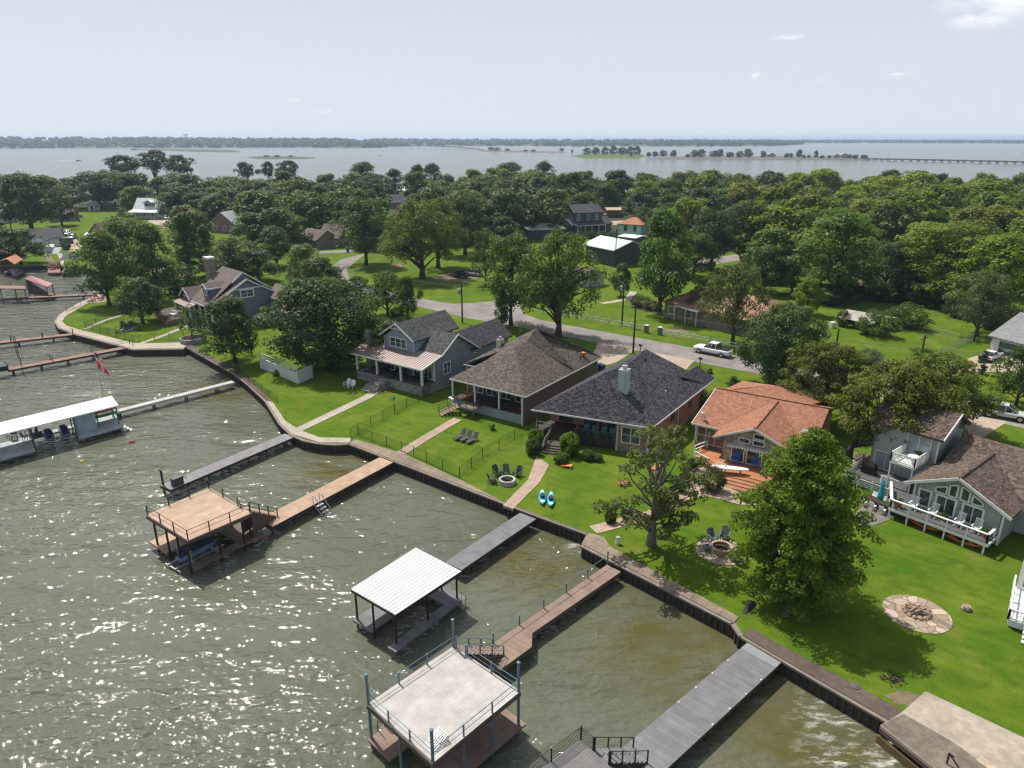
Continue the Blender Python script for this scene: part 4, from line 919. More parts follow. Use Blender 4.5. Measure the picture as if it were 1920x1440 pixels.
# ---------------------------------------------------------------- blue grey house with the metal porch roof
L = Frame((-22.45, 94.65), -36.0)
t = thing('house', L(6.7, 6, 0), 'blue grey house with big front dormer and brown metal porch roof', 'house', 'lake houses along the shore')
HB = t
b = MB(); walls(b, [L(.5, 3), L(12.98, 3), L(12.98, 11.6), L(.5, 11.6)], 1.3, 4.25, closed=True)
b.prism([L(12.82, 3, 4.25), L(12.82, 3.6, 4.6), L(12.82, 7.3, 6.85), L(12.82, 11.6, 4.25)], L.U * .16); b.prism([L(.5, 3, 4.25), L(.5, 7.3, 6.85), L(.5, 11.6, 4.25)], L.U * .16)
walls(b, [L(7.9, 11.7), L(12.9, 11.7), L(12.9, 19.4), L(7.9, 19.4)], 0, 4.1, closed=True); b.prism([L(7.9, 19.3, 4.1), L(12.9, 19.3, 4.1), L(10.5, 19.3, 6.1)], L.N * .14)
b.build('wall', m_blued, t)
b = MB(); walls(b, [L(.35, .5), L(12.95, .5), L(12.95, 11.7), L(.35, 11.7)], 0, 1.28, closed=True, th=.3); b.build('stone_base', m_stone, t)
MB().obox(L(.4, .4, 1.28), L.U * 12.7, L.N * 2.6, Z(.08)).build('porch_floor', boards('porch floor boards', (0.13, 0.11, 0.1), -36), t)
b = MB(); slab(b, [L(-.05, 3.92, 4.9), L(13.5, 3.92, 4.9), L(13.5, 7.3, 7.05), L(-.05, 7.3, 7.05)]); slab(b, [L(-.05, 7.3, 7.05), L(13.5, 7.3, 7.05), L(13.5, 12, 4.0), L(-.05, 12, 4.0)])
slab(b, [L(7.6, 10, 4.05), L(7.6, 20, 4.05), L(10.45, 20, 6.3), L(10.45, 9, 6.3)]); slab(b, [L(10.45, 8.5, 6.3), L(10.45, 20, 6.3), L(13.3, 20, 4.05), L(13.3, 10.5, 4.05)])
slab(b, [L(3.1, 2.7, 6.33), L(6.25, 2.7, 8.38), L(6.25, 13, 8.38), L(3.1, 12.2, 6.33)]); slab(b, [L(6.25, 2.7, 8.38), L(9.5, 2.7, 6.33), L(9.5, 12.2, 6.33), L(6.25, 13, 8.38)])
rf = b.build('roof', m_shblue, t)
b = MB(); slab(b, [L(-.1, -.1, 3.88), L(13.55, -.1, 3.88), L(13.55, 3.95, 4.88), L(-.1, 3.95, 4.88)], .12)
k = .2
while k < 13.4: b.beam(L(k, -.1, 3.9), L(k, 3.92, 4.9), .06, .07); k += .43
b.build('porch_roof', m_seam, t)
b = MB(); walls(b, [L(3.75, 3.05), L(9.2, 3.05), L(9.2, 11), L(3.75, 11)], 4.4, 6.2, closed=True); b.prism([L(3.75, 3.05, 6.2), L(9.2, 3.05, 6.2), L(6.3, 3.05, 8.1)], L.N * .15)
dm = b.build('dormer', m_blue, t)
window(dm, L(3.75, 3.05), L.U, -L.N, 1.05, 4.2, 4.95, 6.3, 3, 2)
b = MB()
for p, q in ((L(3.05, 2.66, 6.28), L(6.25, 2.66, 8.33)), (L(6.25, 2.66, 8.33), L(9.55, 2.66, 6.28)), (L(13.53, -.12, 3.8), L(13.53, 3.95, 4.82)), (L(13.53, 3.95, 4.82), L(13.53, 7.3, 6.98)), (L(13.53, 7.3, 6.98), L(13.53, 12, 3.95)), (L(-.1, -.13, 3.8), L(13.55, -.13, 3.8))): b.beam(p, q, .07, .2)
for u in (3.72, 9.24): b.obox(L(u - .06, 3.0, 4.5), L.U * .12, L.N * .06, Z(1.75))
b.beam(L(5.4, 2.64, 7.65), L(7.1, 2.64, 7.65), .08, .1); b.beam(L(6.25, 2.64, 7.5), L(6.25, 2.64, 8.2), .08)
b.build_each('trim', m_trim, t)
b = MB()
for u in (.55, 4.5, 9.0, 12.8): b.obox(L(u - .13, .48, 1.36), L.U * .26, L.N * .26, Z(2.5))
b.obox(L(12.7, 2.9, 1.3), L.U * .3, L.N * .12, Z(3.0)); b.build_each('porch_post', m_trim, t)
for u in (2, 4, 6.5, 9, 11): window(t, L(0, 3), L.U, -L.N, u, u + 1.5, 1.5, 3.5, 2, 1)
window(t, L(13.0, 3), L.N, L.U, 1.6, 3.1, 1.9, 3.55, 2, 2); window(t, L(13.0, 3), L.N, L.U, 8.2, 8.9, 3.3, 3.8)
MB().obox(L(.2, 2.6, 1.2), L.U * .95, L.N * .8, Z(5.1)).obox(L(.1, 2.5, 6.3), L.U * 1.15, L.N * 1.0, Z(.14)).build('chimney', m_stone, rf)
steps(t, L(4.6, .5, 0), -L.N, L.U, 2.3, 1.35, 7, 3.2, m_stone, 'stone_steps')
rail(t, [L(5.75, .4, 1.3), L(5.75, -2.9, .1)], .9, .05, m_black, 'handrail', 1.6, (1.0,))
for nm, u, lb in (('outdoor_table', 2.9, 'dark grill table on the blue house porch'), ('outdoor_sofa', 6.5, 'dark sofa in the middle of the blue house porch'), ('outdoor_sofa', 10.2, 'dark sofa near the right end of the blue house porch')):
    b = MB(); b.obox(L(u, 1.5, 1.6), L.U * 2.0, L.N * .8, Z(.25)); b.obox(L(u, 2.2, 1.85), L.U * 2.0, L.N * .18, Z(.5))
    for q in (0.05, 1.85): b.obox(L(u + q, 1.5, 1.365), L.U * .1, L.N * .8, Z(.6))
    b.single(nm, m_black, lb, 'outdoor seat')
# ---------------------------------------------------------------- brown roofed house
L = Frame((-7.73, 83.35), -34.0)
t = thing('house', L(5.7, 9, 0), 'dark taupe house under a tall taupe hip roof', 'house', 'lake houses along the shore')
b = MB(); walls(b, [L(.3, 3.2), L(10.6, 3.2), L(10.6, .3), L(11.0, .3), L(11.05, 18.3), L(-1.8, 18.3), L(-1.8, 6.2), L(.3, 6.2)], .02, 3.75, closed=True); b.build('wall', m_taupe, t)
b = MB(); walls(b, [L(.3, .35), L(10.6, .35)], 0, 1.2); walls(b, [L(.3, 3.2), L(.3, .35)], 0, 1.2); b.build('foundation', m_found, t)
MB().obox(L(.2, .2, 1.2), L.U * 10.6, L.N * 3.0, Z(.1)).build('porch_floor', boards('brown porch boards', (0.12, 0.075, 0.055), -34), t)
F_, R_, T_ = L(5.68, 5.9, 7.5), L(5.68, 10.85, 7.5), L(5.68, 11.0, 8.72)
b = MB(); z = 3.9
slab(b, [L(0, 0, z), L(11.37, -.22, z), F_]); slab(b, [L(0, 0, z), F_, R_, L(-1, 10, 4.6), L(0, 5.7, z)])
slab(b, [L(11.37, -.22, z), L(11.49, 18.7, z), T_ - Z(.5), R_ + Z(.02), F_]); slab(b, [L(11.49, 18.7, z), L(-2.2, 18.7, z), T_]); slab(b, [L(-2.2, 5.7, z), L(5.6, 8.6, 7.4), T_, L(-2.2, 18.7, z)]); slab(b, [L(5.6, 8.6, 7.4), L(11.4, 11, 4.2), T_])
rf = b.build('roof', m_shbrown, t)
b = MB()
for p, q in ((L(-.03, -.03, 3.78), L(11.4, -.25, 3.78)), (L(11.41, -.25, 3.78), L(11.53, 18.72, 3.78)), (L(-2.23, 5.7, 3.78), L(-.02, 5.7, 3.78))): b.beam(p, q, .06, .16)
b.build_each('gutter', m_trim, t)
b = MB()
for u, w in ((.25, .25), (10.7, .12), (3.7, .25), (7.3, .25)): b.obox(L(u - .09, w - .09, 1.3 if u < 10 else 0), L.U * .18, L.N * .18, Z(2.5 if u < 10 else 3.75))
b.obox(L(-1.9, 5.9, 0), L.U * .14, L.N * .14, Z(3.8)); b.build_each('porch_post', m_trim, t)
rail(t, [L(.3, .3, 1.3), L(3.0, .3, 1.3)], .95, .06, m_black, 'railing', 1.8, (1, .1), .04, balusters=.16); rail(t, [L(5.0, .3, 1.3), L(10.5, .3, 1.3)], .95, .06, m_black, 'railing', 1.8, (1, .1), .04, balusters=.16)
for u, w_ in ((.9, 1.6), (3.0, 1.7), (5.2, 1.7), (7.4, 1.6), (9.2, .8)): window(t, L(.3, 3.2), L.U, -L.N, u, u + w_, 1.45, 3.35, 2, 1)
b = MB(); b.obox(L(1.3, 8.2, 5.2), L.U * .75, L.N * .75, Z(2.0)); b.tube([L(1.67, 8.57, 7.2), L(1.67, 8.57, 7.55)], .2, 10); b.build('chimney', m_steel, rf)
b = MB()
for u, w, z in ((10.6, 14.2, 5.0), (9.6, 15.0, 5.4), (6.4, 12.2, 8.3), (4.9, 11.4, 8.3)): b.tube([L(u, w, z - .5), L(u, w, z)], .09, 8)
b.build('vent_pipe', m_black, rf)
tag(MB().obox(L(10.1, 15.2, 4.85), L.U * .6, L.N * .5, Z(.25)).lathe(L(10.4, 15.4, 5.05), [(.3, 0), (.28, .1), (.1, .2)], 10).build('roof_vent', plain('orange vent cap', (0.5, 0.16, 0.05)), rf), 'orange vent cap low on the right slope')
lz = MB(); lz.obox(L(2.6, -1.6, 1.1), L.U * 2.2, L.N * 1.8, Z(.12)); lz.obox(L(2.7, -1.5, 0), L.U * .14, L.N * .14, Z(1.1)); lz.obox(L(4.55, -1.5, 0), L.U * .14, L.N * .14, Z(1.1)); lz.build('landing', boards('landing boards', (0.28, 0.2, 0.15), -34), t)
rail(t, [L(2.6, -1.55, 1.22), L(4.8, -1.55, 1.22), L(4.8, .2, 1.22)], .9, .06, m_black, 'railing', 1.1, (1, .1), .04, balusters=.16)
steps(t, L(2.55, -1.5, 0), -L.U * .75 - L.N * .75, L.N * .75 - L.U * .75, 1.7, 1.15, 6, 2.3, boards('stair boards', (0.3, 0.2, 0.15), 8), 'steps', solid=False)
rail(t, [L(1.3, -.25, 1.15), L(-.35, -1.95, .05)], .9, .05, m_black, 'handrail', 1.2, (1, .55)); rail(t, [L(2.55, -1.55, 1.15), L(.9, -3.2, .05)], .9, .05, m_black, 'handrail', 1.2, (1, .55))
# ---------------------------------------------------------------- dark roofed brick house
fl, fr, br = W(996, 768, 3.4), W(1222, 803, 3.4), W(1332, 717.5, 3.4)
for q in (fl, fr, br): q.z = 0
Lu = (fr - fl).normalized(); Lw = (br - fr).normalized(); DW, DD = (fr - fl).length, (br - fr).length
def D(u, w, z=0.0): return fl + Lu * u + Lw * w + Z(z)
nU = Vector((Lu.y, -Lu.x, 0)); nW = Vector((Lw.y, -Lw.x, 0))
t = thing('house', D(6.5, 9), 'orange brick house under a broad charcoal hip roof with a pale chimney', 'house', 'lake houses along the shore')
mbrick = brick('orange brown brick', (0.3, 0.13, 0.065), (0.38, 0.19, 0.1))
b = MB(); walls(b, [D(.5, 3.4), D(9.6, 3.4), D(9.6, .6), D(DW - .5, .6), D(DW - .5, DD - .5), D(.5, DD - .5)], .5, 3.3, closed=True); b.build('wall', mbrick, t)
b = MB(); walls(b, [D(.5, 3.4), D(9.6, 3.4), D(9.62, .57), D(DW - .48, .57), D(DW - .46, DD - .5), D(.5, DD - .5)], -.05, .5, closed=True); b.build('foundation', concrete('house slab', (0.3, 0.28, 0.25)), t)
o28 = Frame((2.126, 73.34), -28.0); A_, C_, B_ = o28(6.57, 4.83, 7.45), o28(7.8, 8.8, 7.5), o28(7.75, 16.0, 7.5); z = 3.45
b = MB(); FLz, FRz, BRz = D(0, 0, z), D(DW, 0, z), D(DW, DD, z); Ez = D(DW * .80, 0, z)
slab(b, [FLz, Ez, A_]); slab(b, [Ez, FRz, C_, A_ + Z(.01)]); slab(b, [FRz, BRz, B_, C_]); slab(b, [BRz, D(0, DD, z), B_]); slab(b, [D(0, DD, z), FLz, A_, B_]); slab(b, [A_, C_ - Z(.01), B_ - Z(.01)])
slab(b, [D(DW - 4.4, DD - 2, z), D(DW - 4.4, DD + 1.8, z), D(DW - 2.2, DD + 1.4, 5.0), D(DW - 2.2, DD - 4, 5.0)]); slab(b, [D(DW - 2.2, DD - 4, 5.0), D(DW - 2.2, DD + 1.4, 5.0), D(DW + .02, DD + 1.8, z), D(DW + .02, DD - 1, z)])
rf = b.build('roof', m_shdark, t)
b = MB(); b.beam(D(-.03, -.03, 3.36), D(DW + .04, -.03, 3.36), .06, .17); b.beam(D(DW + .03, 0, 3.36), D(DW + .03, DD + 1.8, 3.36), .06, .17); b.build_each('gutter', m_trim, t)
cp = o28(9.0, 4.5); b = MB(); b.box(cp + Z(6.75), 1.0, 1.0, 3.1, R(-28)); ch = b.build('chimney', siding('pale green chimney boards', (0.36, 0.42, 0.39), .3, True), rf)
MB().box(cp + Z(8.35), 1.1, 1.1, .08, R(-28)).tube([cp + Z(8.39), cp + Z(8.75)], .22, 10).tube([cp + Z(8.75), cp + Z(8.8)], .32, 10).build('cap', m_steel, ch)
b = MB()
for u, w, z in ((11.2, 9.3, 4.75), (11.0, 11.2, 4.95), (8.6, 13.2, 7.0)): b.tube([o28(u, w, z - .4), o28(u, w, z + .2)], .07, 8)
b.build('vent_pipe', m_black, rf); MB().tube([o28(12.0, 10.2, 4.0), o28(12.0, 10.2, 4.5)], .16, 10).lathe(o28(12, 10.2, 4.5), [(.24, 0), (.2, .14), (.05, .2)], 12).build('roof_vent', m_white, rf)
MB().obox(D(.4, .3, .98), Lu * 9.2, Lw * 3.1, Z(.12)).obox(D(.45, .35, .1), Lu * 9.1, Lw * .06, Z(.88)).build('porch_floor', boards('dark stained deck', (0.07, 0.052, 0.042), -28), t)
mpost = plain('dark stained wood', (0.1, 0.075, 0.06), 0.8, 0.25)
b = MB()
for u in (.45, 5.2, 7.5, 9.5): b.obox(D(u, .32, 1.1), Lu * .13, Lw * .13, Z(2.25))
b.build_each('porch_post', mpost, t)
rail(t, [D(5.2, .35, 1.1), D(9.5, .35, 1.1)], .9, .07, mpost, 'railing', 2.2, (1, .1), .05, balusters=.15); rail(t, [D(.45, .35, 1.1), D(2.2, .35, 1.1)], .9, .07, m_trim, 'railing', 1.7, (1, .5), .05)
window(t, D(9.6, .6), Lu, nU, .5, 2.6, 1.0, 2.9, 2, 2); window(t, D(.5, 3.4), Lu, nU, 1, 2.6, 1.2, 3.1, 2, 1, m_dkframe); window(t, D(.5, 3.4), Lu, nU, 4, 6.0, 1.2, 3.1, 2, 1, m_dkframe); window(t, D(.5, 3.4), Lu, nU, 6.8, 8.4, 1.2, 3.1, 2, 1, m_dkframe)
window(t, D(DW - .5, .6), Lw, nW, 6.0, 7.0, 1.8, 2.9, 1, 2, m_dkframe); window(t, D(DW - .5, .6), Lw, nW, 11.4, 12.3, 1.8, 2.9, 1, 2, m_dkframe)
b = MB()
for w in (.55, 8.6, DD - .6): b.tube([D(DW - .42, w, .1), D(DW - .42, w, 3.3)], .06, 6)
b.obox(D(9.55, .5, 0), Lu * .2, Lw * .12, Z(3.3)); b.obox(D(DW - .6, .5, 0), Lu * .2, Lw * .12, Z(3.3)); b.build_each('downpipe', m_trim, t)
mst = boards('stained stairs', (0.12, 0.09, 0.07), -28, row=.14); so = (W(1022, 870) - W(1060, 800, 1.1)); so.z = 0; so.normalize(); ss = Vector((-so.y, so.x, 0))
sp = D(2.4, .3); sp.z = 0
steps(t, sp + Z(0) + so * 0, so, ss, 2.7, 1.1, 4, 1.3, mst, 'steps'); b = MB(); b.obox(sp + so * 1.3 + ss * -.05, ss * 2.8, so * 1.3, Z(.56)); b.build('landing', mst, t); steps(t, sp + so * 2.6, so, ss, 2.7, .58, 3, 1.1, mst, 'steps')
for s in (-.05, 2.75):
    rail(t, [sp + ss * s + Z(1.1), sp + so * 1.3 + ss * s + Z(.56), sp + so * 2.6 + ss * s + Z(.56), sp + so * 3.7 + ss * s + Z(.02)], .85, .08, mpost, 'handrail', 1.3, (1, .5), .06, topw=.14)
mteal = plain('teal plastic', (0.03, 0.2, 0.2), 0.5)
# ---------------------------------------------------------------- red roofed house
L = Frame((19.38, 70.97), -33.0)
t = thing('house', L(6, 5), 'stone fronted house under a rust red shingle roof', 'house', 'lake houses along the shore')
mfs = stone('tan field stone', (0.3, 0.25, 0.18), (0.5, 0.44, 0.33), (0.22, 0.2, 0.17), 1.7, 1.7)
b = MB(); walls(b, [L(.4, .4), L(3.6, .4), L(3.6, 2), L(12, 2), L(12, 12.5), L(.4, 12.5)], 0, 2.8, closed=True); b.prism([L(.4, .5, 2.8), L(.4, 12.8, 2.8), L(.4, 6.8, 4.8)], L.U * .15); b.prism([L(11.9, .5, 2.8), L(11.9, 12.8, 2.8), L(11.9, 6.8, 4.8)], L.U * .15); b.build('wall', brick('red brown brick', (0.26, 0.1, 0.06), (0.33, 0.15, 0.09)), t)
b = MB(); walls(b, [L(3.9, 3), L(3.9, -1.6), L(10.4, -1.6), L(10.4, 3)], 0, 2.95); b.prism([L(3.9, -1.6, 2.95), L(10.4, -1.6, 2.95), L(7.12, -1.6, 4.6)], L.N * .16); b.build('stone_front', mfs, t)
b = MB(); slab(b, [L(0, 0, 3.0), L(12.4, 0, 3.0), L(12.4, 6.8, 5.05), L(.3, 6.8, 5.05)]); slab(b, [L(.3, 6.8, 5.05), L(12.4, 6.8, 5.05), L(12.4, 13.4, 3.0), L(0, 13.4, 3.0)])
slab(b, [L(3.1, -2.3, 3.0), L(7.12, -2.4, 4.8), L(7.2, 6.4, 5.0), L(3.1, 2.0, 3.2)]); slab(b, [L(7.12, -2.4, 4.8), L(11.1, -2.3, 3.0), L(11.1, 2.0, 3.2), L(7.2, 6.4, 5.0)])
slab(b, [L(.6, 8, 4.4), L(5.65, 9.6, 5.6), L(.6, 17, 3.0)]); slab(b, [L(2.05, 6.9, 5.03), L(10.4, 6.9, 5.03), L(5.65, 9.6, 5.62)]); slab(b, [L(10.4, 6.9, 5.0), L(11.6, 17, 3.0), L(5.65, 9.6, 5.6)]); slab(b, [L(11.6, 17, 3.0), L(.6, 17, 3.0), L(5.65, 9.6, 5.6)])
b.beam(L(7.12, -2.4, 4.84), L(7.2, 6.4, 5.04), .25, .1); b.beam(L(.3, 6.8, 5.09), L(12.4, 6.8, 5.09), .25, .1)
rf = b.build('roof', m_shred, t)
b = MB()
for p, q in ((L(3.06, -2.36, 2.9), L(7.12, -2.46, 4.7)), (L(7.12, -2.46, 4.7), L(11.14, -2.36, 2.9)), (L(-.02, -.03, 2.9), L(3.1, -.03, 2.9)), (L(-.02, 0, 2.9), L(.28, 6.8, 4.95))): b.beam(p, q, .06, .2)
b.obox(L(.35, .3, 0), L.U * .14, L.N * .14, Z(2.8)); b.build_each('trim', m_trim, t)
for u in (4.55, 6.1, 7.65): window(t, L(3.9, -1.6), L.U, -L.N, u - 3.9 + .35, u - 3.9 + 1.7, .5, 2.35)
for u0, z0, z1 in ((5.5, 2.65, 3.25), (6.95, 2.65, 3.25), (6.95, 3.35, 3.95)): window(t, L(3.9, -1.6), L.U, -L.N, u0 - 3.9, u0 - 3.9 + 1.15, z0, z1)
b = MB(); b.obox(L(4.6, -2.35, 2.35), L.U * 5.2, L.N * .75, Z(.08)); 
for k in range(18): b.obox(L(4.65 + k * .285, -2.36, 2.22), L.U * .14, L.N * .05, Z(.14))
b.build('awning', m_trim, t)
window(t, L(.4, .4), L.U, -L.N, .15, 3.1, .75, 2.7, 3, 2, m_trim, 'screen_window', gl=glass('screened porch', (0.05, 0.03, 0.02)))
MB().obox(L(10.9, 1.5, 3.3), L.U * 1.3, L.N * .9, Z(.5)).obox(L(10.8, 1.4, 3.8), L.U * 1.5, L.N * 1.1, Z(.12)).build('skylight', m_steel, rf)
b = MB(); b.tube([L(4.9, 4.5, 4.0), L(4.9, 4.5, 4.9)], .05, 6); b.build('vent_pipe', m_white, rf)
# patio deck in front
t = thing('patio_deck', L(4, -4), 'orange stained timber deck with wide steps before the stone front', 'deck')
mor = boards('orange cedar boards', (0.48, 0.2, 0.085), -33, .14); P = [L(1.2, -.1, .45), L(3.7, -.1, .45), L(3.7, -1.75, .45), L(9.6, -1.75, .45), L(9.6, -4.6, .45), L(4.4, -4.6, .45), L(1.6, -3.2, .45)]
b = MB(); slab(b, P, .45); b.build('deck_floor', mor, t)
steps(t, L(5.4, -4.6, 0), -L.N, L.U, 3.8, .46, 4, 2.4, boards('cedar steps', (0.4, 0.19, 0.1), -33, .16), 'steps')
rail(t, [L(1.9, .05, .45), L(1.2, -1.9, .45)], .85, .09, m_white, 'railing', 1.6, (1, .5), .08); rail(t, [L(1.7, -3.3, .45), L(3.4, -4.2, .45)], .85, .09, m_white, 'railing', 1.2, (1, .5), .08); rail(t, [L(4.5, -4.55, .45), L(5.3, -4.6, .45)], .85, .12, m_trim, 'railing', .8, (1,), .06)
# ---------------------------------------------------------------- white and grey green deck house
L = Frame((33.62, 55.82), -50.87); WHF = L
t = thing('house', L(4, 6), 'grey green house with glazed gable and white railed deck', 'house', 'lake houses along the shore')
msage = siding('sage board siding', (0.3, 0.34, 0.32), .22, True); mgrey = siding('pale grey boards', (0.32, 0.34, 0.34), .25)
b = MB(); walls(b, [L(.85, 12), L(.85, 2.0), L(7.75, 2.0), L(7.75, 12)], .2, 3.3); b.prism([L(.85, 2.0, 3.3), L(7.75, 2.0, 3.3), L(4.25, 2.0, 5.0)], L.N * .15); b.build('gable_wall', msage, t)
b = MB(); walls(b, [L(7.76, 5.6), L(22, 5.6), L(22, 15), L(.85, 15), L(.85, 12)], .2, 3.2); b.build('wall', mgrey, t)
b = MB(); walls(b, [L(-5.4, 7.1), L(.4, 7.1), L(.4, 12.5), L(-5.4, 12.5)], .2, 6.15, closed=True); b.prism([L(.24, 7.1, 6.15), L(.24, 12.5, 6.15), L(.24, 9.8, 7.7)], L.U * .15); b.prism([L(-5.4, 7.1, 6.15), L(-5.4, 12.5, 6.15), L(-5.4, 9.8, 7.7)], L.U * .15); b.build('upper_wall', mgrey, t)
b = MB(); slab(b, [L(.2, 1.3, 3.3), L(4.25, 1.3, 5.25), L(4.25, 11.2, 5.25), L(.2, 8.5, 3.3)]); slab(b, [L(4.25, 1.3, 5.25), L(8.4, 1.3, 3.25), L(8.4, 6.5, 3.25), L(4.25, 11.2, 5.25)])
slab(b, [L(1.2, 5.0, 3.5), L(23, 5.0, 3.3), L(23, 10.4, 5.9), L(1.2, 10.4, 5.9)]); slab(b, [L(1.2, 10.4, 5.9), L(23, 10.4, 5.9), L(23, 16, 3.2), L(1.2, 16, 3.2)])
slab(b, [L(-5.9, 6.4, 6.05), L(.9, 6.4, 6.05), L(.9, 9.8, 7.85), L(-5.9, 9.8, 7.85)]); slab(b, [L(-5.9, 9.8, 7.85), L(.9, 9.8, 7.85), L(.9, 13.1, 6.05), L(-5.9, 13.1, 6.05)])
b.beam(L(4.25, 1.3, 5.28), L(4.25, 11, 5.28), .25, .08)
rf = b.build('roof', m_shumber, t)
b = MB()
for p, q in ((L(.15, 1.24, 3.2), L(4.25, 1.24, 5.15)), (L(4.25, 1.24, 5.15), L(8.45, 1.24, 3.15)), (L(.95, 6.4, 6.0), L(.95, 9.8, 7.75))): b.beam(p, q, .07, .24)
b.obox(L(.78, 1.93, .2), L.U * .16, L.N * .07, Z(3.1)); b.obox(L(7.66, 1.93, .2), L.U * .16, L.N * .07, Z(3.1)); b.obox(L(.3, 7.03, 3.3), L.U * .14, L.N * .07, Z(2.8)); b.build_each('trim', m_white, t)
pg = L(.85, 2.0)
window(t, pg, L.U, -L.N, .35, 1.45, 1.25, 2.95, 1, 1, fw=.14); window(t, pg, L.U, -L.N, 1.75, 3.45, 1.15, 2.95, 2, 1, name='glazed_door', fw=.16); window(t, pg, L.U, -L.N, 3.85, 5.55, 1.15, 2.95, 2, 1, name='glazed_door', fw=.16)
def trapwin(us, zs):
    b = MB(); pts = [pg + L.U * u + Z(z) - L.N * .002 for u, z in zip(us, zs)]; c = sum(pts, Vector()) / 4
    for i in range(4): b.beam(pts[i] - L.N * .05, pts[(i + 1) % 4] - L.N * .05, .12, .1, up=-L.N)
    f = b.build('window', m_white, t); MB().prism([p - L.N * .02 for p in pts], -L.N * .02).build('pane', m_glass, f)
trapwin((1.65, 2.5, 2.5, 1.65), (3.1, 3.1, 3.85, 3.5)); trapwin((2.7, 3.3, 3.3, 2.7), (3.1, 3.1, 4.3, 4.05)); trapwin((3.6, 4.25, 4.25, 3.6), (3.1, 3.1, 4.05, 4.3)); trapwin((4.5, 5.3, 5.3, 4.5), (3.1, 3.1, 3.45, 3.85))
window(t, L(-5.4, 7.1), L.U, -L.N, .4, 2.5, 1.1, 3.0, 2, 1, m_trim, 'patio_door', gl=glass('pale glass', (0.2, 0.24, 0.26))); window(t, L(-5.4, 7.1), L.U, -L.N, 3.0, 5.2, 3.75, 5.7, 2, 1, m_trim, 'patio_door', gl=glass('pale glass'))
b = MB(); b.obox(L(8.5, 3.4, 3.2), L.U * 1.2, L.N * .9, Z(1.2)); ch = b.build('chimney', mgrey, rf); MB().tube([L(9.1, 3.85, 4.4), L(9.1, 3.85, 4.75)], .2, 10).box(L(9.1, 3.85, 4.8), .6, .6, .12, R(-50)).build('cap', m_black, ch)
bal = MB(); bal.obox(L(-2.4, 4.0, 3.4), L.U * 2.2, L.N * 3.0, Z(.2)); bl = bal.build('balcony', m_white, t)
rail(bl, [L(-2.35, 7.0, 3.6), L(-2.35, 4.05, 3.6), L(-.25, 4.05, 3.6), L(-.25, 7.0, 3.6)], .9, .1, m_white, 'railing', 1.5, (1, .12), .07, balusters=.11)
b = MB(); 
for u in (-2.3, -.35): b.obox(L(u - .06, 4.05, 1.0), L.U * .12, L.N * .12, Z(2.4))
b.build_each('balcony_post', m_white, t)
tb = MB(); tb.lathe(L(-.8, 5.0, 3.6), [(.05, 0), (.05, .68), (.5, .7), (.5, .74)], 14); tb.single('bistro_table', m_white, 'white round table on the balcony', 'table')
t = thing('deck', L(3, 1), 'raised deck with white railing and posts around the glazed gable', 'deck')
mdeck = boards('grey deck boards', (0.12, 0.12, 0.125), -51, .14)
b = MB(); slab(b, [L(-.15, -.1, 1.05), L(7.6, -.1, 1.05), L(7.6, 1.9, 1.05), L(.8, 1.9, 1.05), L(.8, 7.0, 1.05), L(-6.2, 7.0, 1.05), L(-6.2, 3.8, 1.05), L(-1.6, 3.8, 1.05)], .2); b.build('deck_floor', mdeck, t)
b = MB(); b.beam(L(-.2, -.13, .93), L(7.65, -.13, .93), .06, .25); b.beam(L(7.65, -.13, .93), L(7.65, 1.9, .93), .06, .25); b.build('fascia', m_white, t)
for i in range(6): MB().obox(L(-.1 + i * 1.5 - .06, -.08, 0), L.U * .12, L.N * .12, Z(.85)).build('post', m_white, t)
rail(t, [L(-1.7, 3.4, 1.05), L(-.1, -.05, 1.05), L(7.5, -.05, 1.05), L(7.5, 1.5, 1.05)], .82, .1, m_white, 'railing', 1.5, (1,), .08, topw=.2)
b = MB()
for k in range(4): b.beam(L(-6.2, 3.75, .28 + k * .2), L(-1.9, 3.75, .28 + k * .2), .06, .1)
for u in (-6.2, -4.8, -3.4, -1.9): b.obox(L(u - .05, 3.7, 0), L.U * .1, L.N * .1, Z(1.05))
b.build('skirt', m_white, t)
rail(t, [L(-6.15, 3.9, 1.05), L(-6.15, 7, 1.05)], .8, .09, m_white, 'railing', 1.5, (1, .5), .06); rail(t, [L(-2.9, 4.2, 1.05), L(-.6, 4.2, 1.05)], .75, .09, m_white, 'lattice_railing', 2.2, (1, .12), .07, balusters=.12)
# ---------------------------------------------------------------- grey gabled house on the point
mgb = siding('slate blue siding', (0.14, 0.165, 0.21))
t = thing('house', W(420, 600), 'slate blue gabled house with mauve brown roof and white trim on the point', 'house', 'houses on the point')
E1, E2 = W(359, 563.5, 4.2), W(392, 576.5, 4.2); e = (E2 - E1); eu = e.normalized(); en = Vector((-eu.y, eu.x, 0))
K = lambda u, w, z: Vector((E1.x, E1.y, 0)) + eu * u + en * w + Z(z)
b = MB()
slab(b, [K(-.5, -.1, 4.2), K(7.05, -.1, 4.2), K(7.05, 7, 9.45), K(-1.5, 7, 9.45)]); slab(b, [K(-1.5, 7, 9.45), K(7.05, 7, 9.45), K(7.05, 14.2, 4.2), K(-1.5, 14.2, 4.2)])
slab(b, [K(7.06, -.1, 4.2), K(8.4, -.1, 4.2), K(8.4, 7, 8.35), K(7.06, 7, 8.35)]); slab(b, [K(7.06, 7, 8.35), K(8.4, 7, 8.35), K(8.4, 14.2, 4.2), K(7.06, 14.2, 4.2)])
slab(b, [K(-5.0, -.3, 4.45), K(-2.6, -.3, 6.25), K(-2.6, 6, 6.25), K(-5.0, 6, 4.45)]); slab(b, [K(-2.6, -.3, 6.25), K(-.2, -.3, 4.45), K(-.2, 2.0, 4.45), K(-.9, 6, 5.0), K(-2.6, 6, 6.25)])
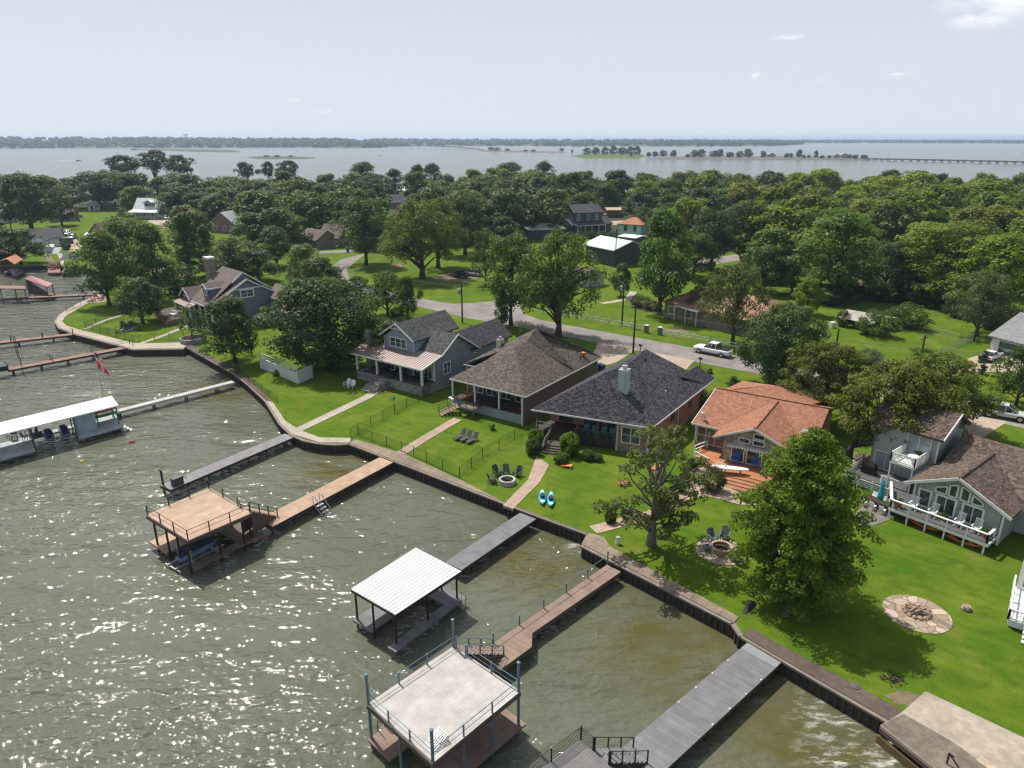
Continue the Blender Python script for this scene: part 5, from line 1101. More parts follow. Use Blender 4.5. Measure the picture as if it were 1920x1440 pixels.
slab(b, [K(2.9, .8, 6.95), K(4.2, .8, 7.75), K(4.2, 5.2, 7.75), K(2.9, 3.7, 6.95)], .14); slab(b, [K(4.2, .8, 7.75), K(5.5, .8, 6.95), K(5.5, 3.7, 6.95), K(4.2, 5.2, 7.75)], .14)
slab(b, [K(8.4, 10.5, 4.6), K(14.5, 10.5, 4.6), K(14.5, 13.5, 6.4), K(6, 13.5, 6.4)]); slab(b, [K(6, 13.5, 6.4), K(14.5, 13.5, 6.4), K(14.5, 16.5, 4.6), K(6, 16.5, 4.6)])
slab(b, [K(14.6, 9.0, 3.4), K(22, 9.0, 3.4), K(22, 13.0, 5.6), K(14.6, 13.0, 5.6)]); slab(b, [K(-8, 7.5, 3.6), K(-1.6, 7.5, 3.6), K(-1.6, 10.5, 5.6), K(-8, 10.5, 5.6)])
rf = b.build('roof', m_shmauve, t)
b = MB(); walls(b, [K(0, 2.4, 0), K(8.1, 2.4, 0), K(8.1, 13.6, 0), K(-.4, 13.6, 0)], .8, 4.1, closed=True); b.prism([K(7.95, .4, 4.1), K(7.95, 13.7, 4.1), K(7.95, 7, 8.1)], eu * .14); b.prism([K(6.85, 3, 5.5), K(6.85, 11, 5.5), K(6.85, 7, 9.2)], eu * .14); b.prism([K(-.4, .4, 4.1), K(-.4, 13.7, 4.1), K(-1.0, 7, 9.2)], eu * .12)
walls(b, [K(-4.6, .3, 0), K(-.5, .3, 0), K(-.5, 6, 0), K(-4.6, 6, 0)], .3, 4.5, closed=True); b.prism([K(-4.6, .3, 4.5), K(-.6, .3, 4.5), K(-2.6, .3, 6.05)], en * .14); walls(b, [K(8.3, 10.9, 0), K(14.2, 10.9, 0), K(14.2, 16, 0), K(8.3, 16, 0)], .3, 4.55, closed=True); b.prism([K(14.1, 10.9, 4.5), K(14.1, 16.1, 4.5), K(14.1, 13.5, 6.2)], eu * .12); walls(b, [K(14.5, 9.5, 0), K(21.6, 9.5, 0)], 0, 3.4); b.build('wall', mgb, t)
b = MB(); walls(b, [K(3.1, 1.15, 0), K(5.3, 1.15, 0), K(5.3, 4, 0), K(3.1, 4, 0)], 4.9, 6.95, closed=True); b.prism([K(3.1, 1.15, 6.9), K(5.3, 1.15, 6.9), K(4.2, 1.15, 7.55)], en * .14); dm = b.build('dormer', mgb, t)
window(dm, K(3.1, 1.15, 0), eu, -en, .55, 1.65, 5.6, 6.9, 1, 2, fw=.14)
b = MB()
for p, q in ((K(8.44, -.15, 4.1), K(8.44, 7, 8.25)), (K(8.44, 7, 8.25), K(8.44, 14.2, 4.1)), (K(7.1, 4.9, 7.75), K(7.1, 7, 9.35)), (K(7.1, 7, 9.35), K(7.1, 11.5, 6.2)), (K(-.5, -.14, 4.1), K(8.4, -.14, 4.1)), (K(-5.05, -.35, 4.35), K(-2.6, -.35, 6.15)), (K(-2.6, -.35, 6.15), K(-.15, -.35, 4.35)), (K(-4.6, .24, 4.5), K(-.6, .24, 4.5)), (K(8.14, 3.9, 6.62), K(8.14, 10.1, 6.62)), (K(2.85, .75, 6.88), K(4.2, .75, 7.68)), (K(4.2, .75, 7.68), K(5.55, .75, 6.88)), (K(5.55, .8, 6.88), K(5.55, 3.7, 6.88)), (K(14.54, 10.5, 4.5), K(14.54, 13.5, 6.3))): b.beam(p, q, .09, .24)
b.build_each('trim', m_trim, t)
window(t, K(8.11, 0, 0), en, eu, 5.6, 8.2, 5.0, 6.5, 2, 2, fw=.18); window(t, K(0, 2.4, 0), eu, -en, 1, 2.4, 1.4, 3.4); window(t, K(0, 2.4, 0), eu, -en, 4, 6, 1.2, 3.4, 2); window(t, K(8.11, 0, 0), en, eu, 4, 5.6, 1.4, 3.0, 2, 2, fw=.14)
b = MB()
for u in (.0, 2.6, 5.2, 7.8): b.obox(K(u, .1, .9), eu * .3, en * .3, Z(3.2))
b.build_each('porch_post', m_trim, t); b = MB(); slab(b, [K(-4.8, -1.6, 3.5), K(2.5, -1.6, 3.5), K(2.5, .2, 4.1), K(-4.8, .2, 4.1)], .12); b.build('porch_roof', m_seam, t); b = MB(); b.obox(K(-4.7, -1.5, 0), eu * .25, en * .25, Z(3.4)); b.obox(K(-1.2, -1.5, 0), eu * .25, en * .25, Z(3.4)); b.obox(K(2.2, -1.5, 0), eu * .25, en * .25, Z(3.4)); b.build_each('porch_post', m_trim, t)
MB().obox(K(-.2, -.2, 0), eu * 8.4, en * 2.6, Z(.9)).build('porch_floor', m_stone, t)
cq = K(-2.7, 5.2, 0); ct = height_at(cq.y, 485); MB().box(cq + Z(ct / 2), 1.7, 1.3, ct, R(-45)).build('chimney', stone('rusty stone', (0.17, 0.12, 0.09), (0.28, 0.23, 0.19)), rf); MB().box(cq + Z(ct + .18), 1.9, 1.5, .34, R(-45)).build('chimney_cap', m_trim, rf)
# ---------------------------------------------------------------- houses further back
m_roofgrey = shingle('slate grey shingles', (0.1, 0.1, 0.11), speck=.3); m_roofbrn = shingle('dull brown shingles', (0.16, 0.125, 0.105), speck=.25); m_roofwht = plain('white metal roof', (0.72, 0.73, 0.74), 0.4, 0.06, metal=.1); m_roofor = shingle('orange shingles', (0.42, 0.2, 0.11), speck=.2); m_roofmint = plain('mint metal roof', (0.48, 0.62, 0.56), 0.4, 0.08); m_roofpale = plain('pale galvanised roof', (0.5, 0.53, 0.55), 0.4, 0.15, metal=.3)
def house(label, fl, fr, depth, eave, ridge, wall, roof, axis='u', hip=0.0, wins=(), over=.4, chim=None, porch=None, name='house', cat='house', wm=None, dormer=None, group='houses in the wood'):
    A = W(*fl); B = W(*fr); u = (B - A).normalized(); n = Vector((-u.y, u.x, 0)); w = (B - A).length
    Q = lambda a, c, z=0.0: A + u * a + n * c + Z(z)
    t = thing(name, Q(w / 2, depth / 2), label, cat, group)
    b = MB(); walls(b, [Q(0, 0), Q(w, 0), Q(w, depth), Q(0, depth)], 0, eave, closed=True)
    o = over; r = MB(); sl = (ridge - eave)
    if axis == 'u':
        m_ = depth / 2; ez = eave - sl * o / m_ + .05; h = hip * m_
        P1, P2 = Q(-o + h + (o if h else 0), m_, ridge), Q(w + o - h - (o if h else 0), m_, ridge)
        slab(r, [Q(-o, -o, ez), Q(w + o, -o, ez), P2, P1]); slab(r, [P1, P2, Q(w + o, depth + o, ez), Q(-o, depth + o, ez)])
        if hip: slab(r, [Q(-o, depth + o, ez), Q(-o, -o, ez), P1]); slab(r, [Q(w + o, -o, ez), Q(w + o, depth + o, ez), P2])
        else:
            for a in (0, w - .14): b.prism([Q(a, 0, eave), Q(a, depth, eave), Q(a, m_, ridge - .2)], u * .14)
    else:
        m_ = w / 2; ez = eave - sl * o / m_ + .05
        slab(r, [Q(-o, -o, ez), Q(m_, -o, ridge), Q(m_, depth + o, ridge), Q(-o, depth + o, ez)]); slab(r, [Q(m_, -o, ridge), Q(w + o, -o, ez), Q(w + o, depth + o, ez), Q(m_, depth + o, ridge)])
        for a in (0, depth - .14): b.prism([Q(0, a, eave), Q(w, a, eave), Q(m_, a, ridge - .2)], n * .14)
    b.build('wall', wall, t); rf = r.build('roof', roof, t)
    for a0, a1, z0, z1 in wins: window(t, A, u, -n, a0, a1, z0, z1, 1, 2 if z1 - z0 > 1 else 1, wm or m_white, fw=.14)
    if chim: MB().obox(Q(chim[0], chim[1], 0), u * 1.0, n * .8, Z(chim[2])).build('chimney', chim[3], rf)
    if porch:
        pd, pz, pm = porch; b = MB(); slab(b, [Q(-.3, -pd, pz), Q(w + .3, -pd, pz), Q(w + .3, .1, pz + .7), Q(-.3, .1, pz + .7)], .12); b.build('porch_roof', pm, t)
        b = MB()
        for k in range(5): b.obox(Q(.1 + (w - .3) * k / 4, -pd + .15), u * .16, n * .16, Z(pz))
        b.build_each('porch_post', m_trim, t)
    if dormer:
        a0, a1, c0, z0, z1 = dormer; d = MB(); walls(d, [Q(a0, c0), Q(a1, c0), Q(a1, c0 + 3), Q(a0, c0 + 3)], z0, z1, closed=True); dd = d.build('dormer', wall, t)
        r = MB(); mm = (a0 + a1) / 2; slab(r, [Q(a0 - .3, c0 - .3, z1 - .1), Q(mm, c0 - .3, z1 + .9), Q(mm, c0 + 4, z1 + .9), Q(a0 - .3, c0 + 4, z1 - .1)]); slab(r, [Q(mm, c0 - .3, z1 + .9), Q(a1 + .3, c0 - .3, z1 - .1), Q(a1 + .3, c0 + 4, z1 - .1), Q(mm, c0 + 4, z1 + .9)]); r.build('dormer_roof', roof, dd)
        window(dd, Q(a0, c0), u, -n, .3, a1 - a0 - .3, z0 + .3, z1 - .2, 2, 1, m_white)
    return t, Q
mw = siding('white boards', (0.6, 0.6, 0.6)); mnavy = siding('navy siding', (0.06, 0.075, 0.1)); mcyan = siding('pale cyan boards', (0.4, 0.6, 0.62)); mchar = siding('charcoal metal wall', (0.06, 0.065, 0.075), .3, True); mtan = brick('tan brick', (0.33, 0.25, 0.17), (0.4, 0.31, 0.22)); mrb = brick('red farm brick', (0.23, 0.095, 0.06), (0.3, 0.13, 0.085)); mbb = brick('brown brick', (0.19, 0.145, 0.115), (0.25, 0.2, 0.16))
house('white farmhouse with pale metal roof, dormer and front porch', (252, 410), (306, 411), 9, 3.4, 8.2, mw, m_roofpale, wins=((1, 2.2, 1, 2.6), (4, 5.4, .9, 2.7), (8, 9.2, 1, 2.6)), porch=(3, 3.0, m_roofwht), dormer=(4.4, 8.4, 1.5, 4.6, 6.6))
house('white bungalow with slate roof and decking above the cove', (48, 466), (118, 462), 8.5, 3.0, 5.4, mw, m_roofgrey, wins=((1, 2.5, 1, 2.5), (9, 13, .5, 2.6)))
house('small white gable end of the bungalow facing the cove', (60, 470), (87, 469), 5, 3.1, 4.8, siding('pale blue boards', (0.45, 0.52, 0.6)), m_roofgrey, 'w', wins=((.8, 2.1, 1, 2.4), (3.2, 4.5, 1, 2.4)))
house('tan brick house with brown gable roof behind the point trees', (168, 456), (205, 457), 16, 3.0, 6.4, mtan, m_roofbrn, 'w', wins=((2, 3.2, 1, 2.5), (6, 7.3, 3.2, 4.4)), porch=(2, 2.7, m_roofpale))
house('red brick farm gable with windows under a pale metal roof', (396, 436), (442, 437), 13, 3.2, 7.2, mrb, m_roofpale, 'w', wins=((1.2, 2.6, .8, 2.5), (4.8, 6, .7, 2.4), (7.6, 8.9, .8, 2.5)))
house('long wing of the brick farmhouse under a pale metal roof', (442, 432), (500, 432), 10, 3.0, 6.8, mrb, m_roofpale)
house('brown brick house with dull brown roof and garage by the street', (598, 464), (636, 465), 12, 3.1, 6.6, mbb, m_roofbrn, wins=())
house('lower gable wing of the brown brick house', (560, 462), (594, 468), 8, 2.9, 5.4, mbb, m_roofbrn, 'u')
house('grey roofed house almost lost among the far trees', (722, 392), (758, 391), 10, 3.0, 6.4, mbb, m_roofgrey)
house('pale house glimpsed through the gap to the lake', (742, 368), (760, 368), 8, 3.5, 7, mw, m_roofwht, wins=((1, 2.5, 1, 2.5),))
house('long grey shed with glaring white flat roof', (988, 449), (1058, 446), 13, 3.2, 4.4, mchar, plain('bright white roof', (0.8, 0.8, 0.8), .5, .05), cat='shed', name='shed')
navy, Q = house('navy two storey house with white windows and slate roofs', (1075, 440), (1127, 437), 7, 7.6, 10.0, mnavy, m_roofgrey, wins=((1.2, 2.4, 4.8, 6.8), (5.2, 6.4, 4.8, 6.8), (8.4, 9.6, 4.8, 6.8), (1.5, 3.2, .8, 2.6)), porch=(3.4, 3.2, m_roofgrey))
b = MB(); slab(b, [Q(-4.5, -.6, 3.2), Q(0, -.6, 3.2), Q(0, 3.6, 5.0), Q(-3, 3.6, 5.0)]); slab(b, [Q(11, 0, 3.2), Q(16, 0, 3.2), Q(15, 3.6, 5.6), Q(11, 3.6, 5.6)]); b.build('side_roof', m_roofgrey, navy)
b = MB(); walls(b, [Q(-3.8, 0), Q(-.1, 0), Q(-.1, 6), Q(-3.8, 6)], 0, 3.4, closed=True); b.build('side_wall', mnavy, navy); b = MB(); walls(b, [Q(11.6, .6), Q(15.4, .6), Q(15.4, 6), Q(11.6, 6)], 0, 3.4, closed=True); b.build('side_wall', mnavy, navy)
house('pale cyan house with orange hip roof', (1158, 443), (1202, 446), 9, 4.4, 6.3, mcyan, m_roofor, hip=.8, wins=((2.2, 3.2, 2.0, 3.8), (5.6, 6.6, 2.0, 3.8)), wm=m_black)
house('dark metal barn under a mint green roof', (1098, 488), (1150, 500), 11, 4.6, 6.4, mchar, m_roofmint, cat='barn', name='barn', over=.8)
house('brown hip roofed house behind the cyan house', (1198, 424), (1252, 426), 11, 3.0, 6.6, mtan, m_roofbrn, hip=.9, chim=(-2.5, 3, 8.4, mtan))
house('open timber carport among the far trees', (1138, 408), (1164, 408), 8, 3.2, 3.9, plain('carport timber', (0.12, 0.09, 0.07)), plain('rusty tan roof', (0.4, 0.3, 0.22)), cat='carport', name='carport')
house('small white carport roof beside the mint barn', (1160, 462), (1190, 466), 6, 3.2, 3.6, plain('shade wall', (0.1, 0.1, 0.1)), m_roofwht, cat='carport', name='carport')
house('small house with a brick chimney behind the dark tree', (96, 417), (148, 414), 9, 2.9, 5.0, siding('grey green boards', (0.25, 0.27, 0.25)), m_roofbrn, wins=((10, 11.4, 1, 2.3),), chim=(9, -.4, 5.8, mrb))
house('white cottage at the left photo edge', (2, 420), (36, 414), 10, 4.2, 7.2, mw, m_roofpale, 'w', wins=((2, 3, 1, 3), (4, 5, 1, 3), (6, 7, 1, 3)))
house('tiny pale garden shed on the far lawn', (165, 395), (180, 395), 4, 2.6, 3.8, mw, m_roofpale, 'w', wins=((1.6, 2.6, .2, 2.2),), cat='shed', name='shed', wm=m_black)
house('red and white barn shaped garden shed by the point trees', (160, 474), (173, 474), 4, 2.3, 3.7, mw, plain('barn red', (0.35, 0.06, 0.05)), 'w', cat='shed', name='shed')
house('long brick ranch house half hidden by grey green oaks', (1245, 594), (1425, 640), 14, 3.1, 5.6, mbb, shingle('faded terracotta shingles', (0.36, 0.2, 0.14), speck=.2), hip=.5, wins=((1, 2.4, .9, 2.4), (5, 6.5, .9, 2.4)))
P0 = W(1262, 600); tq = thing('patio_cover', P0, 'white patio cover against the brick ranch house', 'patio cover'); u = (W(1300, 612) - P0).normalized(); n = Vector((-u.y, u.x, 0))
b = MB(); slab(b, [P0 + Z(2.8), P0 + u * 6 + Z(2.8), P0 + u * 6 + n * 5 + Z(3.2), P0 + n * 5 + Z(3.2)], .15); b.build('roof', m_roofwht, tq)
for a in (.1, 3, 5.8): MB().obox(P0 + u * a, u * .15, n * .15, Z(2.7)).build('post', m_trim, tq)
house('white garage house at the right photo edge', (1853, 662), (1990, 700), 12, 3.0, 6.0, mw, shingle('pale grey shingles', (0.26, 0.26, 0.27), speck=.2), wins=((1.2, 6.5, .1, 2.5),), wm=m_trim)
house('brown barn wall at the far left cove edge', (-20, 497), (18, 494), 7, 2.6, 4.4, plain('rust brown wall', (0.16, 0.09, 0.07)), m_roofbrn)
house('pale grey garage behind the twin trunk tree', (1050, 530), (1098, 540), 6, 2.7, 3.9, siding('putty boards', (0.4, 0.42, 0.42)), m_roofbrn, cat='garage', name='garage')
# old shed in the meadow
P0 = W(1570, 612); t = thing('shed', P0, 'collapsing open shed with patched tin roof in the meadow', 'shed'); u = (W(1625, 622) - P0).normalized(); n = Vector((-u.y, u.x, 0)); mw2 = plain('grey rotten wood', (0.14, 0.12, 0.1), .9, .4)
b = MB(); slab(b, [P0 + Z(1.7), P0 + u * 6 + Z(1.4), P0 + u * 6.4 + n * 3 + Z(2.5), P0 + n * 3 + Z(2.7)], .08); slab(b, [P0 + n * 3 + Z(2.7), P0 + u * 7.5 + n * 3 + Z(2.45), P0 + u * 8 + n * 6 + Z(2.0), P0 + n * 6 + Z(1.9)], .08); b.build('roof', plain('weathered tin', (0.36, 0.33, 0.29), .6, .4, .8), t)
b = MB()
for a in (0.1, 1.5, 3, 4.5, 5.8): b.obox(P0 + u * a, u * .12, n * .12, Z(1.5)); b.obox(P0 + u * a + n * 5.6, u * .12, n * .12, Z(1.8))
b.obox(P0 + u * .1 + n * 3, u * 6, n * .1, Z(1.9)); b.build('frame', mw2, t)
# pale garden wall under the round oak
t = thing('garden_wall', W(587, 720), 'pale mint garden enclosure wall with post rail below the round oak', 'wall'); mpal = plain('pale mint render', (0.5, 0.58, 0.54), .8, .15)
c0, c1, c2 = W(488, 690), W(559, 720), W(587, 708); b = MB(); walls(b, [c0, c1], 0, 1.6); b.obox(c1 + (c2 - c1).normalized() * .162, (c2 - c1) - (c2 - c1).normalized() * .17, Vector((0, .16, 0)), Z(1.9)); b.build('wall_panel', mpal, t)
rail(t, [c0 + Z(1.6), c1 + Z(1.6)], .8, .1, mpal, 'railing', 1.8, (1, .5), .07)
t = thing('garden_fence', W(625, 660), 'pale board fence running back left of the blue grey house', 'fence'); b = MB(); walls(b, [W(620, 688), W(660, 666)], 0, 1.5); b.build('boards', siding('pale fence boards', (0.3, 0.34, 0.31), .15, True), t); rail(t, [W(620, 688) + Z(1.5), W(660, 666) + Z(1.5)], .4, .1, mpal, 'top_rail', 1.6, (1,), .08)
# brick terrace and planter on the point
t = thing('terrace', W(300, 605), 'red brick garden terrace of the slate blue house', 'terrace'); b = MB(); P = [W(290, 592), W(313, 613), W(344, 606), W(328, 585)]; slab(b, [p + Z(1.0) for p in P], 1.0); b.build('retaining_wall', brick('terrace brick', (0.17, 0.07, 0.045), (0.22, 0.1, 0.07)), t); c_ = sum(P, Vector()) / 4; b = MB(); slab(b, [p.lerp(c_, .05) + Z(1.06) for p in P], .05); b.build('terrace_floor', boards('dark terrace boards', (0.09, 0.065, 0.055), -20), t); rail(t, [P[0].lerp(c_, .05) + Z(1.06), P[1].lerp(c_, .05) + Z(1.06), P[2].lerp(c_, .05) + Z(1.06)], .8, .06, m_black, 'railing', 2.2, (1, .5), .04)
for k_, q_, lb_ in (('grill', W(316, 598), 'pale barbecue grill on the brick terrace'), ('sofa', W(330, 593), 'red brown sofa on the brick terrace')):
    q_ = q_ * .985 + Z(1.06); b = MB(); b.obox(q_, (1.6, -.9, 0), (.5, .8, 0), Z(.45)); b.obox(q_ + Vector((.4, .65, .45)), (1.6, -.9, 0), (.1, .16, 0), Z(.45)); b.single(k_, m_trim if k_ == 'grill' else plain('rust cushion', (.2, .07, .05)), lb_, k_)
t = thing('planter', W(362, 640), 'round grey stone planter bed with a young tree', 'planter'); MB().lathe(W(362, 641), [(2.0, 0), (2.0, .75), (1.75, .78)], 24).build('planter_wall', m_stone, t); MB().lathe(W(362, 641) + Z(.6), [(1.74, 0), (1.7, .2), (.2, .34)], 20).build('soil', plain('bark mulch', (0.07, 0.045, 0.03), .95, .4), t)
# white pavilion at the right edge
C0 = W(1884, 1175); t = thing('pavilion', C0, 'white railed pavilion deck with steps at the right photo edge', 'pavilion'); u = direction(-38); n = direction(52)
b = MB(); b.obox(C0 + Z(.55), u * 7, n * 5, Z(.12)); b.obox(C0 + Z(.1) + u * .1 + n * .1, u * 6.8, n * 4.8, Z(.45), 0); b.build('deck_floor', m_white, t)
rail(t, [C0 + n * 5 + Z(.67), C0 + u * .05 + n * 0 + Z(.67), C0 + u * .9 + Z(.67)], .8, .1, m_white, 'railing', 1.2, (1, .15), .08, balusters=.18)
steps(t, C0 + u * 1.0, -n, u, 4, .66, 4, 1.5, m_white, 'steps', solid=False); MB().obox(C0 + u * .2 + n * 4.6 + Z(.6), u * .3, n * .3, Z(2.6)).build('post', m_white, t)
# ================================================================ docks and boathouses
def dock(label, a, b_, w, mat, z=-.1, pile=None, step=2.4, rails=None, ext=0.0, pairs=True, edge=None, group='docks', name='dock'):
    A, B = W(a[0], a[1], z), W(b_[0], b_[1], z); d = (B - A).normalized(); n = Vector((-d.y, d.x, 0)); B = B + d * ext; L = (B - A).length
    t = thing(name, A, label, 'dock', group)
    MB().obox(A - n * w / 2 - Z(.06), d * L, n * w, Z(.06)).build('deck_boards', mat, t)
    f = MB()
    for s in (-1, 1): f.obox(A + n * (s * w / 2 - (.06 if s > 0 else 0)) - Z(.3) , d * L, n * .06, Z(.235))
    f.obox(B - n * w / 2 - Z(.3), d * .06, n * w, Z(.3)); f.build('side_beam', edge or m_pile, t)
    k = step * .6
    while k < L:
        p = MB()
        for s in ((-1, 1) if pairs else (1,)):
            q = A + d * k + n * s * (w / 2 - .2); p.tube([Vector((q.x, q.y, WZ - 1)), q - Z(.07)], .09, 7)
        p.beam(A + d * k - n * w * .48 - Z(.38), A + d * k + n * w * .48 - Z(.38), .12, .14); p.build('pile', pile or m_pile, t); k += step
    return t, A, B, d, n
m_dgrey = boards('mauve grey composite boards', (0.25, 0.24, 0.25), -38, .15); m_dtan = boards('tan composite boards', (0.47, 0.33, 0.23), -38, .15)
m_dtan2 = boards('tan deck boards', (0.5, 0.36, 0.26), 52, .15); m_dmauve = boards('mauve composite boards', (0.28, 0.2, 0.16), -42, .15); m_dsteel = boards('cool grey boards', (0.2, 0.2, 0.21), -43, .17)
m_dwhite = boards('bleached deck boards', (0.5, 0.475, 0.445), 48, .15, 9.0, var=.05); m_dred = boards('red brown dock boards', (0.3, 0.17, 0.125), -30, .15); m_dpale = boards('pale grey walkway boards', (0.5, 0.5, 0.48), -40, .15, var=.1); m_bluest = plain('blue painted steel', (0.12, 0.19, 0.25), .45, .15, metal=.2)
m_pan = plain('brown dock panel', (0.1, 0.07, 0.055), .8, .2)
def cable_rail(t, pts, h, m, step=2.0, thick=.07, rails=(1.0, .5), tall=None, name='railing'):
    b = MB()
    for i, (p, q) in enumerate(zip(pts, pts[1:])):
        p, q = Vector(p), Vector(q); n = max(1, round((q - p).length / step))
        for k in range(n + 1): b.tube([p.lerp(q, k / n) - Z(.1), p.lerp(q, k / n) + Z(h)], thick / 2 + .015, 6)
        for r in rails: b.tube([p + Z(h * r - .04), q + Z(h * r - .04)], .018 if r < 1 else .024, 5)
    return b.build(name, m, t)
def deck_posts(t, pts, ztop, m, r=.08, z0=WZ - 1):
    for p in pts: MB().tube([Vector((p.x, p.y, z0)), Vector((p.x, p.y, ztop))], r, 8).build('post', m, t)
def stairs(t, lo, hi, w, n, m, under=None, name='stairs'):
    lo, hi = Vector(lo), Vector(hi); d = hi - lo; h = Vector((d.x, d.y, 0)); s = Vector((-h.y, h.x, 0)).normalized(); b = MB()
    for i in range(n):
        p = lo + h * (i / n) + Z(d.z * (i + 1) / n - .05); b.obox(p - s * w / 2, h / n * .95, s * w, Z(.05))
    o = b.build(name, m, t)
    if under:
        for q in (-1, 1): MB().prism([lo + s * q * w * .47 - Z(.1), hi + s * q * w * .47 - Z(.12), Vector((hi.x, hi.y, lo.z - .1)) + s * q * w * .47], s * .05).build('stair_panel', under, t)
    return s
# long narrow grey dock with the dark box
t, A, B, d, n = dock('long narrow grey dock with a dark box at its tip', (543, 816), (311, 914), 1.72, m_dgrey)
b = MB(); q = B - d * 1.5 + n * .1; b.obox(q - Z(0), d * 1.0, n * .6, Z(.75)); b.obox(q + Z(.75) - d * .03 - n * .03, d * 1.06, n * .66, Z(.06)); b.single('storage_box', plain('charcoal box', (.06, .065, .075)), 'charcoal storage box on the tip of the narrow grey dock', 'box')
q = B - d * .2 - n * .75; MB().tube([Vector((q.x, q.y, WZ - 1)), q + Z(1.6)], .1, 8).obox(q + Z(1.5) - n * .25, d * .1, n * .5, Z(.1)).build('mooring_post', m_black, t)
MB().tube([B - d * 2.4 - n * .8 + Z(.6), B - d * 2.4 - n * .8], .03, 5).tube([B - d * 2.4 - n * .4 + Z(.6), B - d * 2.4 - n * .4], .03, 5).tube([B - d * 2.4 - n * .8 + Z(.6), B - d * 2.4 - n * .4 + Z(.6)], .03, 5).build('grab_rail', m_steel, t)
# tan dock with the two level boat slip
t, A, B, d, n = dock('tan boarded dock leading to the two level sun deck', (728, 860), (497, 981), 2.05, m_dtan)
lad = thing('swim_ladder', W(590, 945, -.1), 'silver swim ladder on the side of the tan dock', 'ladder'); q = W(588, 946, -.1); q2 = W(606, 961, WZ - .3) ; dd = (W(606, 955, -.1) - q); dd.normalize()
b = MB(); dn = W(600, 966, WZ) - W(588, 946, -.1); dn = Vector((dn.x, dn.y, 0)).normalized()
for s in (0, .75): p = q + d * -s; b.tube([p + Z(.9), p + dn * .2 + Z(.85), p + dn * 1.5 + Z(-1.1)], .04, 6); b.tube([p, p + Z(.9)], .035, 6); b.tube([p + Z(.0), p + dn * 1.1 - Z(1.3)], .035, 6)
b.build('side_rail', m_steel, lad); b = MB()
for k in range(4): b.obox(q + dn * (.25 + .25 * k) + Z(-.15 - .28 * k), dn * .22, d * -.75, Z(.04))
b.build('tread', m_steel, lad)
z = 2.2; cs = [W(273.9, 965.4, z), W(352, 1013.5, z), W(471.8, 961.5, z), W(392.3, 914.6, z)]
t = thing('boat_dock', (sum(cs, Vector()) / 4) * 1, 'two level tan sun deck with black railing over a boat slip', 'boat dock', 'boat docks')
b = MB(); slab(b, cs, .1); b.build('upper_deck', m_dtan2, t); b = MB()
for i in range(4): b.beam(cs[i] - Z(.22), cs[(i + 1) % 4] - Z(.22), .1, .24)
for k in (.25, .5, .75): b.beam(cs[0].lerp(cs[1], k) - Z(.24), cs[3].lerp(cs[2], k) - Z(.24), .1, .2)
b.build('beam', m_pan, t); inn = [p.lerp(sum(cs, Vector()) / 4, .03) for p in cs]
g2 = inn[3].lerp(inn[2], .72)
cable_rail(t, [g2, inn[3], inn[0], inn[1], inn[2]], .85, m_black, 2.0)
for i, (p, q, ks) in enumerate(((cs[0], cs[1], (.12, .42, .7, .95)), (cs[1], cs[2], (.45, .85)), (cs[3], cs[2], (.1, .5, .95)), (cs[0], cs[3], (.5,)))): deck_posts(t, [p.lerp(q, k) + (sum(cs, Vector()) / 4 - p.lerp(q, k)).normalized() * .15 for k in ks], z - .2, m_black, .085)
lowz = -.35; lo = lambda a, c: (cs[0] + (cs[1] - cs[0]) * a + (cs[3] - cs[0]) * c) * 1
def low(b, poly, zz=lowz):
    pp = [lo(*q) for q in poly]
    for p in pp: p.z = zz
    slab(b, pp, .14)
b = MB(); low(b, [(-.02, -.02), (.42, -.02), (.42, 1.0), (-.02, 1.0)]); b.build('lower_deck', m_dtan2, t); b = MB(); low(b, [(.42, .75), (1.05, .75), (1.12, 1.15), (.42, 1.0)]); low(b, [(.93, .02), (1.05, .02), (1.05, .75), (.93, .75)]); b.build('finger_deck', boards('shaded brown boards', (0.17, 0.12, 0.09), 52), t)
s = stairs(t, W(512, 966, -.1), cs[3].lerp(cs[2], .86) + Z(0), 1.05, 9, m_dtan, m_pan)
lo_, hi_ = W(512, 966, -.1), cs[3].lerp(cs[2], .86)
for q in (-.5, .5): cable_rail(t, [hi_ + s * q, lo_ + s * q], .8, m_black, 1.3)
slip = lo(.67, .3); jd = (cs[3] - cs[0]).normalized(); jn = Vector((-jd.y, jd.x, 0))
bl = MB(); 
for q in (-.55, .55): bl.beam(Vector((slip.x, slip.y, -.75)) + jn * q - jd * 2.4, Vector((slip.x, slip.y, -.75)) + jn * q + jd * 2.0, .1, .14)
for q in (-2.3, -.8, 1.2): bl.beam(Vector((slip.x, slip.y, -.9)) - jn * 1.1 + jd * q, Vector((slip.x, slip.y, -.9)) + jn * 1.1 + jd * q, .1, .14)
for q in (-1.0, 1.0): bl.tube([Vector((slip.x, slip.y, -1.6)) + jn * q - jd * 1.2, Vector((slip.x, slip.y, .5)) + jn * q - jd * 1.2], .06, 7)
bl.single('boat_lift', m_steel, 'steel lift frame in the slip of the tan sun deck', 'boat lift')
